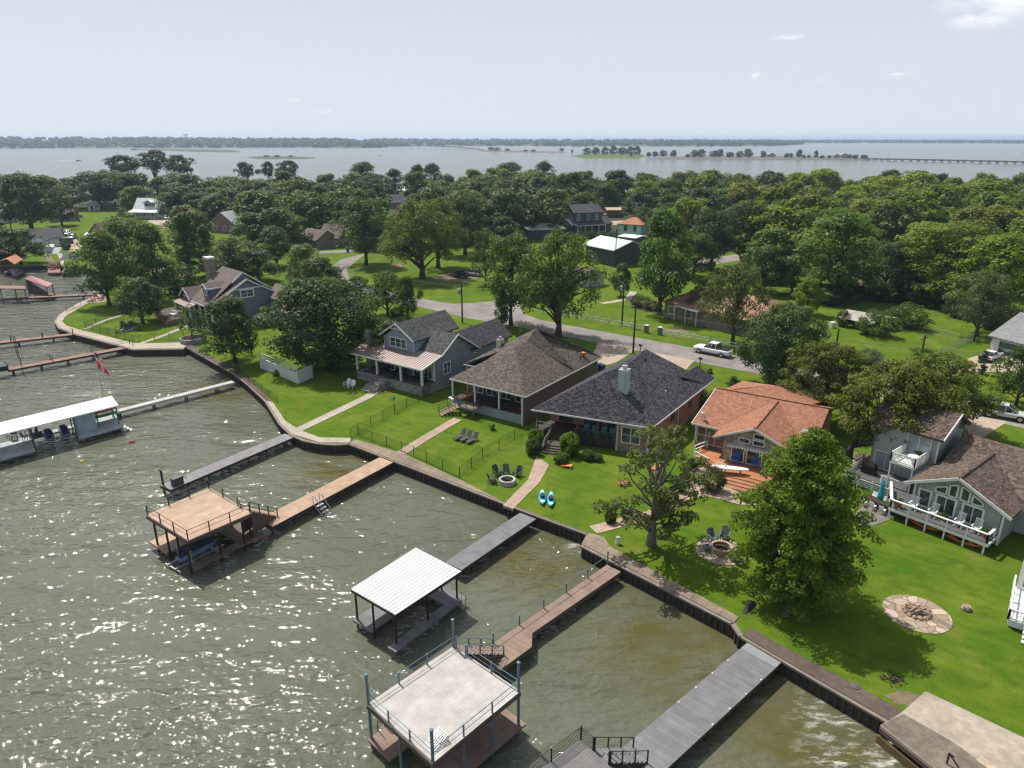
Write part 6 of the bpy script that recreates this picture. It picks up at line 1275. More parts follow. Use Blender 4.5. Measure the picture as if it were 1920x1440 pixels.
def watercraft(loc, rz, label, hullm, coverm, L_=3.2, group=None):
    """covered personal watercraft"""
    t = thing('jet_ski', loc, label, 'jet ski', group, rz); OFF[t.name] = Vector()
    secs = [(-.5, .42, .0, .42), (-.3, .5, -.05, .5), (0, .52, -.08, .52), (.25, .46, -.05, .5), (.42, .26, .08, .46), (.5, .04, .3, .42)]
    def loft(secs, n=8):
        b = MB(); vs = []; fs = []
        for x, w, z0, z1 in secs:
            for k in range(n):
                a = 2 * math.pi * (k + .5) / n; vs.append((x * L_, w * max(-1, min(1, math.cos(a) * 1.25)), (z0 + z1) / 2 + (z1 - z0) / 2 * max(-1, min(1, math.sin(a) * 1.2))))
        for i in range(len(secs) - 1):
            for k in range(n): fs.append((i * n + k, i * n + (k + 1) % n, i * n + n + (k + 1) % n, i * n + n + k))
        fs.append(tuple(range(n - 1, -1, -1))); fs.append(tuple(range((len(secs) - 1) * n, len(secs) * n))); return b.add(vs, fs)
    loft(secs).build('hull', hullm, t, True); loft([(-.49, .34, .4, .62), (-.3, .3, .42, .86), (-.05, .28, .42, .88), (.1, .34, .42, 1.12), (.2, .34, .4, .95), (.36, .26, .36, .62), (.47, .08, .34, .46)]).build('cover', coverm, t, True)
    b = MB(); b.tube([(.28, -.42, .98), (.32, 0, 1.08), (.28, .42, .98)], .045, 6); b.build('handlebar', m_black, t)
    return t
m_navy = plain('navy cover cloth', (0.02, 0.025, 0.05), .8, .2); m_jb = plain('blue gelcoat', (0.1, 0.16, 0.26), .35, .1)
watercraft((slip.x, slip.y, -.62), math.atan2(jd.y, jd.x), 'navy covered watercraft on the lift under the tan sun deck', m_jb, m_navy, 3.6)
# grey dock with the white ribbed roof
t, A, B, d, n = dock('grey boarded dock running under the white ribbed roof', (990, 967), (850, 1061), 1.8, m_dsteel)
z = 2.1; cs = [W(659, 1105, z), W(741.5, 1152.5, z), W(864.8, 1071, z), W(780.4, 1027.5, z)]
t = thing('boat_dock', sum(cs, Vector()) / 4, 'open boat slip under a white ribbed metal roof on black posts', 'boat dock', 'boat docks')
b = MB(); slab(b, cs, .05); L1 = (cs[1] - cs[0]).length; k = .0
nn = int(L1 / .3)
for i in range(nn + 1): b.beam(cs[0].lerp(cs[1], i / nn) + Z(.02), cs[3].lerp(cs[2], i / nn) + Z(.02), .05, .05)
b.build('roof', plain('white ribbed metal', (.72, .72, .71), .42, .16, .7, metal=.1, fine=5), t); b = MB()
for i in range(4): b.beam(cs[i] - Z(.14), cs[(i + 1) % 4] - Z(.14), .08, .17)
b.build('beam', m_black, t)
lo = lambda a, c: (cs[0] + (cs[1] - cs[0]) * a + (cs[3] - cs[0]) * c) * 1
deck_posts(t, [lo(.05, .02), lo(.95, .02), lo(.95, .5), lo(.97, .97), lo(.62, .97), lo(.05, .97), lo(.45, .02)], z - .1, m_black, .075)
b = MB(); low(b, [(0, -.02), (.45, -.02), (.45, .3), (.36, .3), (.36, 1.0), (0, 1.0)], -.4); low(b, [(.36, .8), (1.08, .8), (1.08, 1.05), (.36, 1.05)], -.4); low(b, [(.9, -.08), (1.08, -.08), (1.08, .8), (.9, .8)], -.4); b.build('lower_deck', m_dsteel, t)
b = MB(); q = lo(1.1, .95); q.z = -.4
for s in (0, .45): b.tube([q + jd * s + Z(.5), q + jd * s - Z(1.2)], .03, 6)
for k in range(3): b.tube([q - Z(.3 * k), q + jd * .45 - Z(.3 * k)], .025, 6)
b.build('ladder', m_steel, t)
# mauve dock with blue rail and the white deck
z = -.1; P = [W(1139, 1058, z), W(1164, 1072, z), W(998, 1187, z), W(997, 1213, z), W(936, 1257, z), W(907, 1240, z), W(925, 1206, z)]
t = thing('dock', P[0], 'mauve brown dock with blue cable railing on one side', 'dock', 'docks'); b = MB(); slab(b, P, .07); b.build('deck_boards', m_dmauve, t); b = MB()
for i in (1, 2, 3, 6): b.beam(P[i] - Z(.2), P[(i + 1) % 7] - Z(.2), .06, .26)
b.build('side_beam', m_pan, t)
for k in (.1, .3, .5, .7, .9): b = MB(); q = P[1].lerp(P[2], k); q2 = P[0].lerp(P[6], k * .95); [b.tube([Vector((e.x, e.y, WZ - 1)), e - Z(.08)], .09, 7) for e in (q.lerp(q2, .1), q.lerp(q2, .9))]; b.build('pile', m_pile, t)
cable_rail(t, [P[0] + Z(0), P[6]], .85, m_bluest, 2.4, .08, (1.0,))
MB().tube([P[0] + Z(-.1), P[0] + Z(1.2)], .06, 7).build('rail_post', m_bluest, t)
z = 2.0; cs = [W(687.7, 1320, z), W(811, 1431, z), W(975.9, 1296, z), W(850.9, 1210.8, z)]; ctr = sum(cs, Vector()) / 4
t = thing('boat_dock', ctr, 'two level dock with bleached white upper deck and blue corner posts', 'boat dock', 'boat docks')
b = MB(); slab(b, cs, .08); b.build('upper_deck', m_dwhite, t); b = MB()
for i in range(4): b.beam(cs[i] - Z(.2), cs[(i + 1) % 4] - Z(.2), .08, .24)
b.build('beam', m_pan, t); inn = [p.lerp(ctr, .025) for p in cs]
cable_rail(t, [inn[3].lerp(inn[2], .2), inn[2], inn[1], inn[0], inn[3]], .8, m_bluest, 1.9, .08)
for p in (inn[0], inn[1], inn[2], inn[3]): MB().tube([Vector((p.x, p.y, WZ - 1)), p + Z(2.0)], .09, 8).lathe(p + Z(2.0), [(.11, 0), (.11, .06), (.02, .1)], 8).build('corner_post', m_bluest, t)
for p, q, ks in ((cs[1], cs[2], (.33, .66)), (cs[0], cs[1], (.5,)), (cs[0], cs[3], (.5,)), (cs[3], cs[2], (.5,))): deck_posts(t, [p.lerp(q, k).lerp(ctr, .02) for k in ks], z - .1, m_bluest, .08)
lo = lambda a, c: (cs[0] + (cs[1] - cs[0]) * a + (cs[3] - cs[0]) * c) * 1
b = MB(); low(b, [(.72, -.1), (1.02, -.1), (1.02, 1.06), (.72, 1.06)], -.45); low(b, [(.0, -.02), (.36, -.02), (.36, .98), (0, .98)], -.45); low(b, [(.36, .75), (.72, .75), (.72, 1.04), (.36, 1.04)], -.45); b.build('lower_deck', m_dmauve, t)
s = stairs(t, W(934, 1222, -.1), cs[3].lerp(cs[2], .13), 1.0, 9, m_dmauve, m_pan); lo_, hi_ = W(934, 1222, -.1), cs[3].lerp(cs[2], .13)
for q in (-.5, .5): cable_rail(t, [hi_ + s * q, lo_ + s * q], .8, m_bluest, 1.3)
# folded rack and ladder on the white deck
q = cs[1].lerp(ctr, .16); b = MB(); u, v = (cs[2] - cs[1]).normalized(), (cs[0] - cs[1]).normalized()
for k in range(7): b.beam(q + v * .12 * k + Z(.05), q + v * .12 * k + u * .95 + Z(.05 + .35), .04)
for k in (0, .95): b.beam(q + u * k + Z(.05 + .37 * k), q + u * k + v * .75 + Z(.05 + .37 * k), .05); b.beam(q + u * k + Z(0), q + u * k + Z(.06 + .36 * k), .05)
b.single('rack', plain('grey aluminium', (.4, .4, .41), .5, .1, metal=.4), 'grey aluminium rack tilted in the near corner of the white deck', 'rack')
q = lo(.05, .1); q.z = -.45; b = MB()
for s_ in (0, .5): b.tube([q + u * s_ + Z(.8), q + u * s_ + v * .35 + Z(.75), q + u * s_ + v * .5 - Z(1)], .03, 6)
b.build('ladder', m_black, t)
# big grey dock in the foreground and its dark deck
t, A, B, d, n = dock('wide cool grey dock nearest the viewer at the bottom', (1435, 1221), (1240, 1393), 2.5, m_dsteel, ext=6, step=3.2)
b = MB(); 
for k in range(9): b.obox(A - n * 1.24 + d * (.05 + k * .1) + Z(.001), d * .05, n * 2.48, Z(.02))
b.build('ramp_grating', plain('pale grating', (.34, .36, .37), .6), t)
b = MB()
for k in (2.6, 4.4, 6.2, 8): b.lathe(A + d * k + n * -1.18, [(.05, 0), (.05, .03)], 8); b.lathe(A + d * k + n * 1.18, [(.05, 0), (.05, .03)], 8)
b.build('dock_light', m_white, t)
z = 1.6; c3 = W(1089, 1387, z); u = (W(1147, 1436, z) - c3).normalized(); v = (W(1020, 1438, z) - c3).normalized()
t = thing('boat_dock', c3, 'dark grey raised deck with black railing at the bottom edge', 'boat dock', 'boat docks'); cs = [c3, c3 + u * 4.6, c3 + u * 4.6 + v * 6.5, c3 + v * 6.5]
b = MB(); slab(b, cs, .12); b.build('upper_deck', boards('dark grey boards', (.19, .185, .185), 45, .17), t); deck_posts(t, [c3.lerp(cs[2], .05), cs[1].lerp(cs[3], .05), cs[3].lerp(cs[1], .05), c3.lerp(cs[3], .5)], z - .1, m_black)
cable_rail(t, [c3 + u * .9, c3, cs[3]], .9, m_black, 2.4, .06, (1, .8, .6, .4, .2)); cable_rail(t, [c3 + u * 2.1, cs[1]], .9, m_black, 2.4, .06, (1, .6, .3))
hi_ = c3 + u * 1.5; lo_ = W(1200, 1418, -.1); s = stairs(t, lo_, hi_, 1.1, 9, m_dsteel, m_pile)
for q in (-.55, .55): cable_rail(t, [hi_ + s * q, lo_ + s * q], .9, m_black, 1.2, .06, (1,))
# white roofed boathouse on the left
z = 2.1; r0, r1 = W(209, 742, z), W(222, 759.6, z); e0, e1 = W(0, 791.5, z), W(0, 815.5, z); ax = ((e0 - r0).normalized() + (e1 - r1).normalized()).normalized(); wd = (r1 - r0)
t = thing('boat_house', r1, 'long boathouse with glaring white flat roof over pale grey decking', 'boathouse'); LB_ = 24.0
b = MB(); slab(b, [r0, r1, r1 + ax * LB_, r0 + ax * LB_], .14); b.build('roof', plain('white roof sheet', (.78, .78, .77), .45, .1, .5, fine=4), t); nb = Vector((wd.x, wd.y, 0)).normalized(); nl = wd.length
m_bh = boards('pale blue grey decking', (0.42, 0.46, 0.47), math.degrees(math.atan2(ax.y, ax.x)) + 90, .2, var=.08)
bz = -.3; q0 = Vector((r0.x, r0.y, bz)); bb = lambda a, c, z_=bz: Vector((r0.x, r0.y, z_)) + ax * a + nb * c
b = MB(); slab(b, [bb(.0, 0), bb(.0, nl + .9), bb(4.8, nl + .9), bb(4.8, 0)], .2); slab(b, [bb(4.8, 0), bb(4.8, 1.0), bb(9.2, 1.0), bb(9.2, 0)], .2); slab(b, [bb(9.2, 0), bb(9.2, nl + .9), bb(24, nl + .9), bb(24, 0)], .2); b.build('deck', m_bh, t)
deck_posts(t, [bb(a, c) for a in (.3, 4.9, 9.1, 13, 17, 21) for c in (.2, nl - .2)], z - .1, plain('boathouse post', (.1, .1, .1)), .07)
b = MB(); walls(b, [bb(2.6, nl - .6), bb(4.7, nl - .6), bb(4.7, .4), bb(2.6, .4)][::-1], bz, z - .15, closed=True); b.build('closet', siding('pale blue grey closet', (.3, .37, .4), .5, True), t)
for k, lab in ((5.9, 'navy covered watercraft nearest the closet of the white boathouse'), (7.5, 'navy covered watercraft beside the boathouse table')): q = bb(k, nl * .55, -.35); watercraft(q, math.atan2(nb.y, nb.x), lab, m_jb, m_navy, 3.3, 'watercraft in the white boathouse')
rk = MB(); 
for a in (.4, 2.2):
    for c in (1.0, 2.0): rk.obox(bb(a, c), ax * .08, nb * .08, Z(1.5))
    for h in (.4, 1.0): rk.obox(bb(a, .9, bz + h), ax * .08, nb * 1.3, Z(.08))
rk.single('kayak_rack', plain('green rack', (.02, .25, .12), .5), 'green rack at the shore end of the white boathouse', 'rack')
def kayak_hull(t, L_, w, h, m, cock=True, deckm=None):
    b = MB(); n = 12; N = 15; vs = []; fs = []
    for i in range(N):
        x = -1 + 2 * i / (N - 1); k = max(.02, (1 - abs(x) ** 2.2)) ** .8; rise = .35 * abs(x) ** 3 * h
        for j in range(n):
            a = 2 * math.pi * j / n; vs.append((x * L_ / 2, math.cos(a) * w / 2 * k, h * .5 + rise + math.sin(a) * h * .5 * (.45 + .55 * k)))
    for i in range(N - 1):
        for j in range(n): fs.append((i * n + j, i * n + (j + 1) % n, i * n + n + (j + 1) % n, i * n + n + j))
    fs.append(tuple(range(n - 1, -1, -1))); fs.append(tuple(range((N - 1) * n, N * n))); b.add(vs, fs); b.build('hull', m, t, True)
    if cock:
        MB().lathe((0, 0, h * .96), [(.28, 0), (.3, .04), (.24, .05)], 18, sx=1.9, sy=.9).build('cockpit', m_black, t); MB().obox((-.45, -.18, h), (.08, 0, 0), (0, .36, 0), (0, 0, .25)).build('seat', plain('kayak seat', (.02, .03, .06)), t)
        MB().lathe((L_ * .32, 0, h * .9), [(.16, 0), (.16, .05), (.1, .07)], 12).lathe((-L_ * .34, 0, h * .9), [(.2, 0), (.2, .05), (.1, .07)], 12).build_each('hatch', deckm or m_black, t)
def kayak(loc, rz, m, label, L_=3.2, w=.75, h=.34, cock=True, group='kayaks', tilt=0, deckm=None):
    t = thing('kayak', loc, label, 'kayak', group, rz if rz else 1e-5); OFF[t.name] = Vector(); kayak_hull(t, L_, w, h, m, cock, deckm); t.rotation_euler.x = tilt; return t
m_kor = plain('orange kayak plastic', (.55, .16, .03), .4, .15); m_kgr = plain('green kayak plastic', (.02, .3, .14), .4)
kayak(bb(1.4, 1.4, bz + .5), math.atan2(ax.y, ax.x), m_kgr, 'green kayak on the lower tier of the rack', 3.0, cock=False, group='kayaks on the rack'); kayak(bb(1.4, 1.5, bz + 1.1), math.atan2(ax.y, ax.x), m_kor, 'orange kayak on the upper tier of the rack', 3.0, cock=False, group='kayaks on the rack')
b = MB()
for k in range(3): b.obox(bb(-.3 - .3 * k, nl + .1, bz - .25 - .28 * k), ax * .3, nb * .8, Z(.05))
b.build('lake_steps', m_steel, t)
t, A, B, d, n = dock('thin pale walkway to the white roofed boathouse', (437, 715), (216, 771), 1.05, m_dpale, z=-.2, step=4.2, edge=plain('pale edge', (.45, .45, .43)))
# red brown walks on the left
t, A, B, d, n = dock('red brown dock with black cable rail and dark end box', (247, 649), (14, 692), 1.5, m_dred, step=3.6, pile=m_black); cable_rail(t, [A - n * .72, B - n * .72], .95, m_black, 5.0, .08, (1.0,)); cable_rail(t, [A + n * .72, B + n * .72], .95, m_black, 5.0, .08, (1.0,))
b = MB(); b.obox(B - n * .8, d * 1.6, n * 1.6, Z(.7)); b.single('storage_box', m_black, 'black covered box at the end of the red brown dock', 'box')
q = W(43, 697, WZ); MB().tube([q - Z(1), q + Z(5.6)], [.06, .035], 6).single('flag_pole', plain('dark pole', (.03, .03, .03)), 'bare dark pole at the end of the red brown dock', 'pole')
t, A, B, d, n = dock('upper red brown dock leaving the left photo edge', (137, 626), (-40, 646), 1.4, m_dred, step=5, pile=m_black); cable_rail(t, [A - n * .68, B - n * .68], .9, m_black, 4.0, .08, (1.0,)); cable_rail(t, [A + n * .68, B + n * .68], .9, m_black, 4.0, .08, (1.0,))
q = W(33, 668, WZ); MB().tube([q - Z(1), q + Z(3.2)], .06, 6).single('mooring_pole', plain('dark pole', (.03, .03, .03)), 'dark mooring pole between the two red brown docks', 'pole')
# burgundy boathouse
t, A, B, d, n = dock('low dock from the point to the burgundy roofed boathouse', (190, 551), (-60, 563), 1.3, m_dred, z=-.2, step=6, pile=m_black); cable_rail(t, [A - n * .6, A + d * 7 - n * .6], .9, m_black, 3.5, .07, (1.0,))
z = 2.9; cs = [W(46, 522.5, z), W(57, 517, z + .5), W(100, 531.5, z - .9), W(88, 538, z - 1.2)]; ctr = sum(cs, Vector()) / 4
t = thing('boat_house', Vector((ctr.x, ctr.y, WZ)), 'boathouse with burgundy shed roof and brown plank side', 'boathouse'); b = MB(); slab(b, cs, .12); b.build('roof', plain('burgundy metal', (.24, .055, .055), .5, .1), t)
g0 = lambda p, zz: Vector((p.x, p.y, zz)); b = MB(); b.prism([g0(cs[0].lerp(cs[1], .1), -.3), g0(cs[0].lerp(cs[1], .9), -.3), cs[1].lerp(cs[0], .1) - Z(.15), cs[0].lerp(cs[1], .1) - Z(.15)], (cs[3] - cs[0]).normalized() * .12); i0, i3 = cs[0].lerp(ctr, .08), cs[3].lerp(ctr, .08)
b.prism([g0(i0, -.3), g0(i3, -.3), g0(i3, .4), i0 - Z(.2)], (cs[1] - cs[0]).normalized() * .1); b.build('side_panel', boards('brown plank wall', (.11, .075, .065), 0, .2), t)
deck_posts(t, [p.lerp(ctr, .1) for p in cs], 1.9, m_pan, .09); fl_ = MB(); slab(fl_, [g0(p, -.3) for p in cs], .2); fl_.build('floor', m_dred, t)
z = 1.9; cs = [W(-60, 540, z), W(49, 541.5, z), W(48, 536, z), W(-60, 534, z)]; t = thing('boat_dock', Vector((cs[0].x, cs[0].y, WZ)), 'raised red brown sun deck left of the burgundy roof', 'boat dock', 'boat docks'); b = MB(); slab(b, cs, .2); b.build('upper_deck', m_dred, t); deck_posts(t, [cs[0].lerp(cs[1], k) for k in (.05, .3, .55, .8, .97)] + [cs[3].lerp(cs[2], k) for k in (.3, .8)], 1.8, m_pan, .09); cable_rail(t, [cs[1], cs[2], cs[3]], .9, m_black, 3, .07)
# cove boathouses
def small_boathouse(label, pix, z, roofm, ridge, zt=.0):
    cs = [W(x, y, z) for x, y in pix]; ctr = sum(cs, Vector()) / 4; t = thing('boat_house', Vector((ctr.x, ctr.y, WZ)), label, 'boathouse'); b = MB(); m0, m1 = (cs[0] + cs[1]) / 2 + Z(ridge), (cs[3] + cs[2]) / 2 + Z(ridge)
    slab(b, [cs[0], m0, m1, cs[3]], .12); slab(b, [m0, cs[1], cs[2], m1], .12); b.build('roof', roofm, t); deck_posts(t, [p.lerp(ctr, .12) for p in cs], z - .1, m_pan, .1); b = MB()
    q = [Vector((p.x, p.y, -.3)).lerp(Vector((ctr.x, ctr.y, -.3)), .05) for p in cs]; slab(b, [q[0], q[0].lerp(q[1], .22), q[3].lerp(q[2], .22), q[3]], .25); slab(b, [q[1].lerp(q[0], .22), q[1], q[2], q[2].lerp(q[3], .22)], .25); slab(b, [q[3].lerp(q[0], .15), q[2].lerp(q[1], .15), q[2], q[3]], .25); b.build('deck', m_dred, t); return t, cs, ctr
def boat(loc, rz, L_, label, m, top=None):
    t = thing('boat', loc, label, 'boat', None, rz); OFF[t.name] = Vector(); b = MB(); pr = [(-.5, .3), (-.1, .36), (.2, .33), (.38, .2), (.5, .0)]; w = L_ * .42
    for s0, s1, z0, z1, k0, k1 in ((0, 0, 0, .95, .55, 1.0),): 
        bt = [(x * L_ * .94, y * w * k0, z0) for x, y in pr] + [(x * L_ * .94, -y * w * k0, z0) for x, y in pr[::-1][1:]]; tp = [(x * L_, y * w * k1, z1 + .15 * max(0, x)) for x, y in pr] + [(x * L_, -y * w * k1, z1 + .15 * max(0, x)) for x, y in pr[::-1][1:]]; N = len(bt)
        b.add(bt + tp, [(i, (i + 1) % N, N + (i + 1) % N, N + i) for i in range(N)] + [tuple(range(N - 1, -1, -1)), tuple(range(N, 2 * N))])
    b.build('hull', m, t); MB().obox((-.1 * L_, -w * .22, .95), (.14 * L_, 0, 0), (0, w * .44, 0), (0, 0, .5)).build('console', m_greyfar, t); MB().obox((.05 * L_, -w * .25, 1.4), (.03, 0, 0), (0, w * .5, 0), (.1, 0, .35)).build('windscreen', m_glass, t)
    MB().obox((-.54 * L_, -.2, .5), (.3, 0, 0), (0, .4, 0), (0, 0, .8)).build('outboard_motor', m_black, t); MB().obox((-.42 * L_, -w * .25, .95), (.16 * L_, 0, 0), (0, w * .5, 0), (0, 0, .35)).build('seat', m_navy, t); return t
t, cs, ctr = small_boathouse('small boathouse with orange hip roof in the cove', [(0, 489), (27.5, 495.5), (43, 486), (19, 480)], 2.6, m_roofor, .9); boat((ctr.x, ctr.y, -1.0), R(-60), 6, 'pale blue boat under the orange roof', plain('pale blue hull', (.3, .38, .45), .4))
t, cs, ctr = small_boathouse('small boathouse with slate gable roof in the cove', [(109, 491), (144, 489.5), (147, 480), (117, 479)], 2.6, m_roofgrey, 1.1); boat((ctr.x, ctr.y, -1.0), R(-80), 5.5, 'dark boat hanging under the slate gable roof', plain('dark hull', (.03, .03, .035), .4))
t = thing('dock', W(100, 509, -.3), 'short wooden platform beside the slate gabled boathouse', 'dock', 'docks'); b = MB(); slab(b, [W(89, 511, -.3), W(113, 511, -.3), W(113, 503, -.3), W(91, 503, -.3)], .5); b.build('deck_boards', m_dred, t)
# boat ramp edge at the bottom right
t = thing('landing_edge', W(1680, 1385), 'rusty steel edge beam below the concrete landing', 'beam'); A, B = W(1652, 1362), W(1900, 1560); d = (B - A).normalized(); n = Vector((d.y, -d.x, 0)); MB().obox(A + n * .04 + Z(-2), d * (B - A).length, n * .16, Z(1.45)).build('lower_beam', plain('ochre steel', (.13, .08, .035), .7, .4), t); MB().obox(A + n * .01 + Z(-.3), d * (B - A).length, n * .14, Z(.28)).build('upper_beam', m_pan, t)
q = W(1775, 1432, .1); b = MB(); b.beam(q, q + Z(.75), .07); b.beam(q + Z(.72), q + d * .9 + Z(.1), .06); b.beam(q + Z(.72), q + d * .3 + Z(.72), .06); b.build('handrail', m_black, t)
q = W(1830, 1425, .09); MB().obox(q, d * 1.0, -n * .5, Z(.03)).single('cleat_plate', plain('rust pale plate', (.45, .36, .25), .8, .4), 'pale steel plate let into the concrete landing', 'plate')
# ================================================================ garden furniture, vehicles, poles, fences
def face(p, q):
    return math.atan2(q.y - p.y, q.x - p.x)
def local(name, label, cat, group=None):
    t = thing(name, (0, 0, 0), label, cat, group); OFF[t.name] = Vector(); return t
def adirondack(m, label, group):
    """fan backed garden chair looking along +x"""
    t = local('garden_chair', label, 'chair', group)
    b = MB(); b.add([(.3, -.27, .36), (.3, .27, .36), (-.25, .27, .26), (-.25, -.27, .26)], [(0, 1, 2, 3)]); b.obox((-.25, -.27, .22), (.55, 0, .1), (0, .54, 0), (0, 0, .04)); b.build('seat', m, t)
    b = MB()
    for k in range(5): y = -.26 + k * .13; b.obox((-.24, y - .055, .24), (0, .11, 0), (-.03, 0, 0), (-.28, 0, .68 + .09 * (2 - abs(k - 2)) / 2))
    b.build('backrest', m, t)
    for s in (-1, 1): MB().obox((-.4, s * .36 - .07, .52), (.78, 0, 0), (0, .14, 0), (0, 0, .04)).build('armrest', m, t)
    for s in (-1, 1): MB().obox((.26, s * .3 - .05, 0), (.07, 0, 0), (0, .1, 0), (0, 0, .52)).build('leg', m, t); MB().obox((-.62, s * .3 - .03, 0), (.08, 0, 0), (0, .06, 0), (.72, 0, .34)).build('leg', m, t)
    return t
def put(t, px, py, z=0.0, rz=0.0):
    p = W(px, py, z); t.location = p; t.rotation_euler.z = rz; return t
m_chdk = plain('dark slate plastic', (.028, .034, .045), .5, .15); m_chgr = plain('slate grey plastic', (.08, .1, .13), .5, .15)
fp = W(951, 905)
a = adirondack(m_chdk, 'dark garden chair left of the round stone fire pit', 'dark chairs round the stone fire pit'); p = W(924, 905); put(a, 924, 905, 0, face(p, fp))
for x, y, lab in ((932, 891, 'dark garden chair upper left of the stone fire pit'), (949, 890, 'dark garden chair behind the stone fire pit'), (970, 893, 'dark garden chair right of the stone fire pit')): p = W(x, y); clone(a, p, face(p, fp), lab)
fp2 = W(1352, 1030); a2 = adirondack(m_chgr, 'slate garden chair at the left rim of the flagstone circle', 'slate chairs on the flagstone circle'); p = W(1324, 1030); put(a2, 1324, 1030, .06, face(p, fp2))
for x, y, lab in ((1336, 1014, 'slate garden chair at the top of the flagstone circle'), (1358, 1010, 'slate garden chair half under the big feathery tree'), (1380, 1052, 'slate garden chair at the right rim beneath the big tree')): p = W(x, y, .06); clone(a2, p, face(p, fp2), lab)
w_ = adirondack(m_white, 'left one of two white garden chairs on the shaded lawn', 'white chairs on the shaded lawn'); put(w_, 651, 724, 0, R(-118)); clone(w_, W(660, 727), R(-112), 'right one of two white garden chairs on the shaded lawn')
fp3 = W(240, 622); b3 = adirondack(m_black, 'leftmost black chair at the fire ring on the fenced point', 'black chairs on the point'); put(b3, 222, 624, 0, face(W(222, 624), fp3))
for x, y, lab in ((232, 615, 'second black chair at the fire ring on the fenced point'), (246, 616, 'third black chair at the fire ring on the fenced point'), (256, 620, 'rightmost black chair at the fire ring on the fenced point')): p = W(x, y); clone(b3, p, face(p, fp3), lab, scale=1.25)
m_redch = plain('faded red plastic', (.4, .12, .09), .5); fp4 = W(184, 564); r4 = adirondack(m_redch, 'red garden chair left at the small circle on the point', 'red chairs on the point'); put(r4, 176, 565, 0, face(W(176, 565), fp4)); clone(r4, W(180, 560), face(W(180, 560), fp4), 'red garden chair behind the small circle on the point', scale=1.2); clone(r4, W(190, 563), face(W(190, 563), fp4), 'red garden chair right at the small circle on the point', scale=1.2)
for k, (x, y) in enumerate(((95, 506), (101, 505), (109, 504))): clone(r4, W(x, y, -.3), R(-90), 'red chair %s on the platform by the slate boathouse' % ('at the left', 'in the middle', 'at the right')[k], 'red chairs on the platform', 1.4)
t4 = adirondack(mteal, 'leftmost teal chair on the dark porch', 'teal chairs on the dark porch'); put(t4, 0, 0); t4.location = D(5.9, 1.0, 1.1); t4.rotation_euler.z = math.atan2(nU.y, nU.x)
for k, lab in ((6.8, 'second teal chair on the dark porch'), (7.9, 'third teal chair on the dark porch'), (8.8, 'rightmost teal chair on the dark porch')): clone(t4, D(k, 1.0, 1.1), math.atan2(nU.y, nU.x), lab)
def fire_pit(px, py, r, h, m, label, z=0.0):
    p = W(px, py, z); t = thing('fire_pit', p, label, 'fire pit'); b = MB(); n = 16
    for row in range(max(1, int(h / .16))):
        for k in range(n):
            a0 = 2 * math.pi * (k + .5 * (row % 2)) / n; b.box(p + Vector((math.cos(a0) * r, math.sin(a0) * r, .08 + row * .16)), .2, 2 * math.pi * r / n * .94, .155, a0)
    b.build('stone_ring', m, t); MB().lathe(p, [(r - .12, 0), (r - .14, h * .55), (.05, h * .62)], 20).build('ash', plain('charcoal ash', (.03, .027, .025), .95, .5), t)
    b = MB(); g = random.Random(px)
    for k in range(5): a0 = g.uniform(0, 3.1); d_ = Vector((math.cos(a0), math.sin(a0), 0)) * r * .6; b.tube([p - d_ + Z(h * .62 + k * .04), p + d_ + Z(h * .68 + k * .05)], .05, 6)
    b.build('log', m_bark, t); return t
m_pit = stone('grey white pit stone', (.4, .38, .35), (.55, .53, .5)); fire_pit(951, 906, .72, .48, m_pit, 'round pale stone fire pit with four dark chairs'); fire_pit(1352, 1033, .8, .48, stone('tan block', (.35, .25, .16), (.45, .34, .23)), 'tan block fire pit on the flagstone circle', .06); fire_pit(240, 620, .9, .4, m_stone, 'low stone fire ring on the fenced point')
m_flag = stone('flagstone paving', (.3, .22, .16), (.5, .4, .31), (.16, .13, .1), 1.3, 1.0)
def disc(px, py, r, label, m, ry=1.0):
    p = W(px, py); b = MB(); b.lathe(p, [(r, -.1), (r, .045), (r - .03, .06)], 40); return b.single('paving_circle', m, label, 'paving')
disc(1352, 1034, 2.05, 'round flagstone circle under the big feathery tree', m_flag); disc(1719, 1151, 2.2, 'round flagstone circle alone on the large lawn', m_flag); disc(184, 564, 2.2, 'small round paving on the tip of the point', m_concpink)
p = W(1719, 1148, .06); t = thing('campfire', p, 'heap of driftwood in a low stone ring on the lawn circle', 'fire pit'); b = MB(); 
for k in range(14): a0 = 2 * math.pi * k / 14; b.lathe(p + Vector((math.cos(a0) * .8, math.sin(a0) * .8, 0)), [(.16, 0), (.18, .1), (.08, .2)], 7)
b.build('stone_ring', m_flag, t); b = MB(); g = random.Random(4)
for k in range(13): a0 = g.uniform(-.6, 1.0); d_ = Vector((math.cos(a0), -math.sin(a0), 0)) * g.uniform(.5, .95); o_ = Vector((g.uniform(-.25, .25), g.uniform(-.25, .25), .1 + k * .025)); b.tube([p - d_ + o_, p + d_ + o_ + Z(.12)], [.06, .03], 6)
b.build('driftwood', plain('bleached driftwood', (.38, .29, .22), .9, .3), t)
# loungers
def lounger(label):
    t = local('sun_lounger', label, 'sun lounger', 'black loungers on the lawn'); b = MB(); b.obox((-.3, -.28, .26), (1.3, 0, 0), (0, .56, 0), (0, 0, .07)); b.build('seat', m_chdk, t); MB().obox((-.3, -.28, .28), (-.5, 0, .6), (0, .56, 0), (.06, 0, .05)).build('backrest', m_chdk, t)
    for x in (-.6, .9):
        for y in (-.28, .24): MB().obox((x, y, 0), (.05, 0, 0), (0, .05, 0), (0, 0, .28)).build('leg', m_black, t)
    return t
lg = lounger('leftmost black lounger on the lawn below the taupe house'); put(lg, 864, 821.5, 0, R(-126)); clone(lg, W(875, 824.5), R(-126), 'middle black lounger on the lawn below the taupe house'); clone(lg, W(886.5, 828), R(-126), 'rightmost black lounger on the lawn below the taupe house')
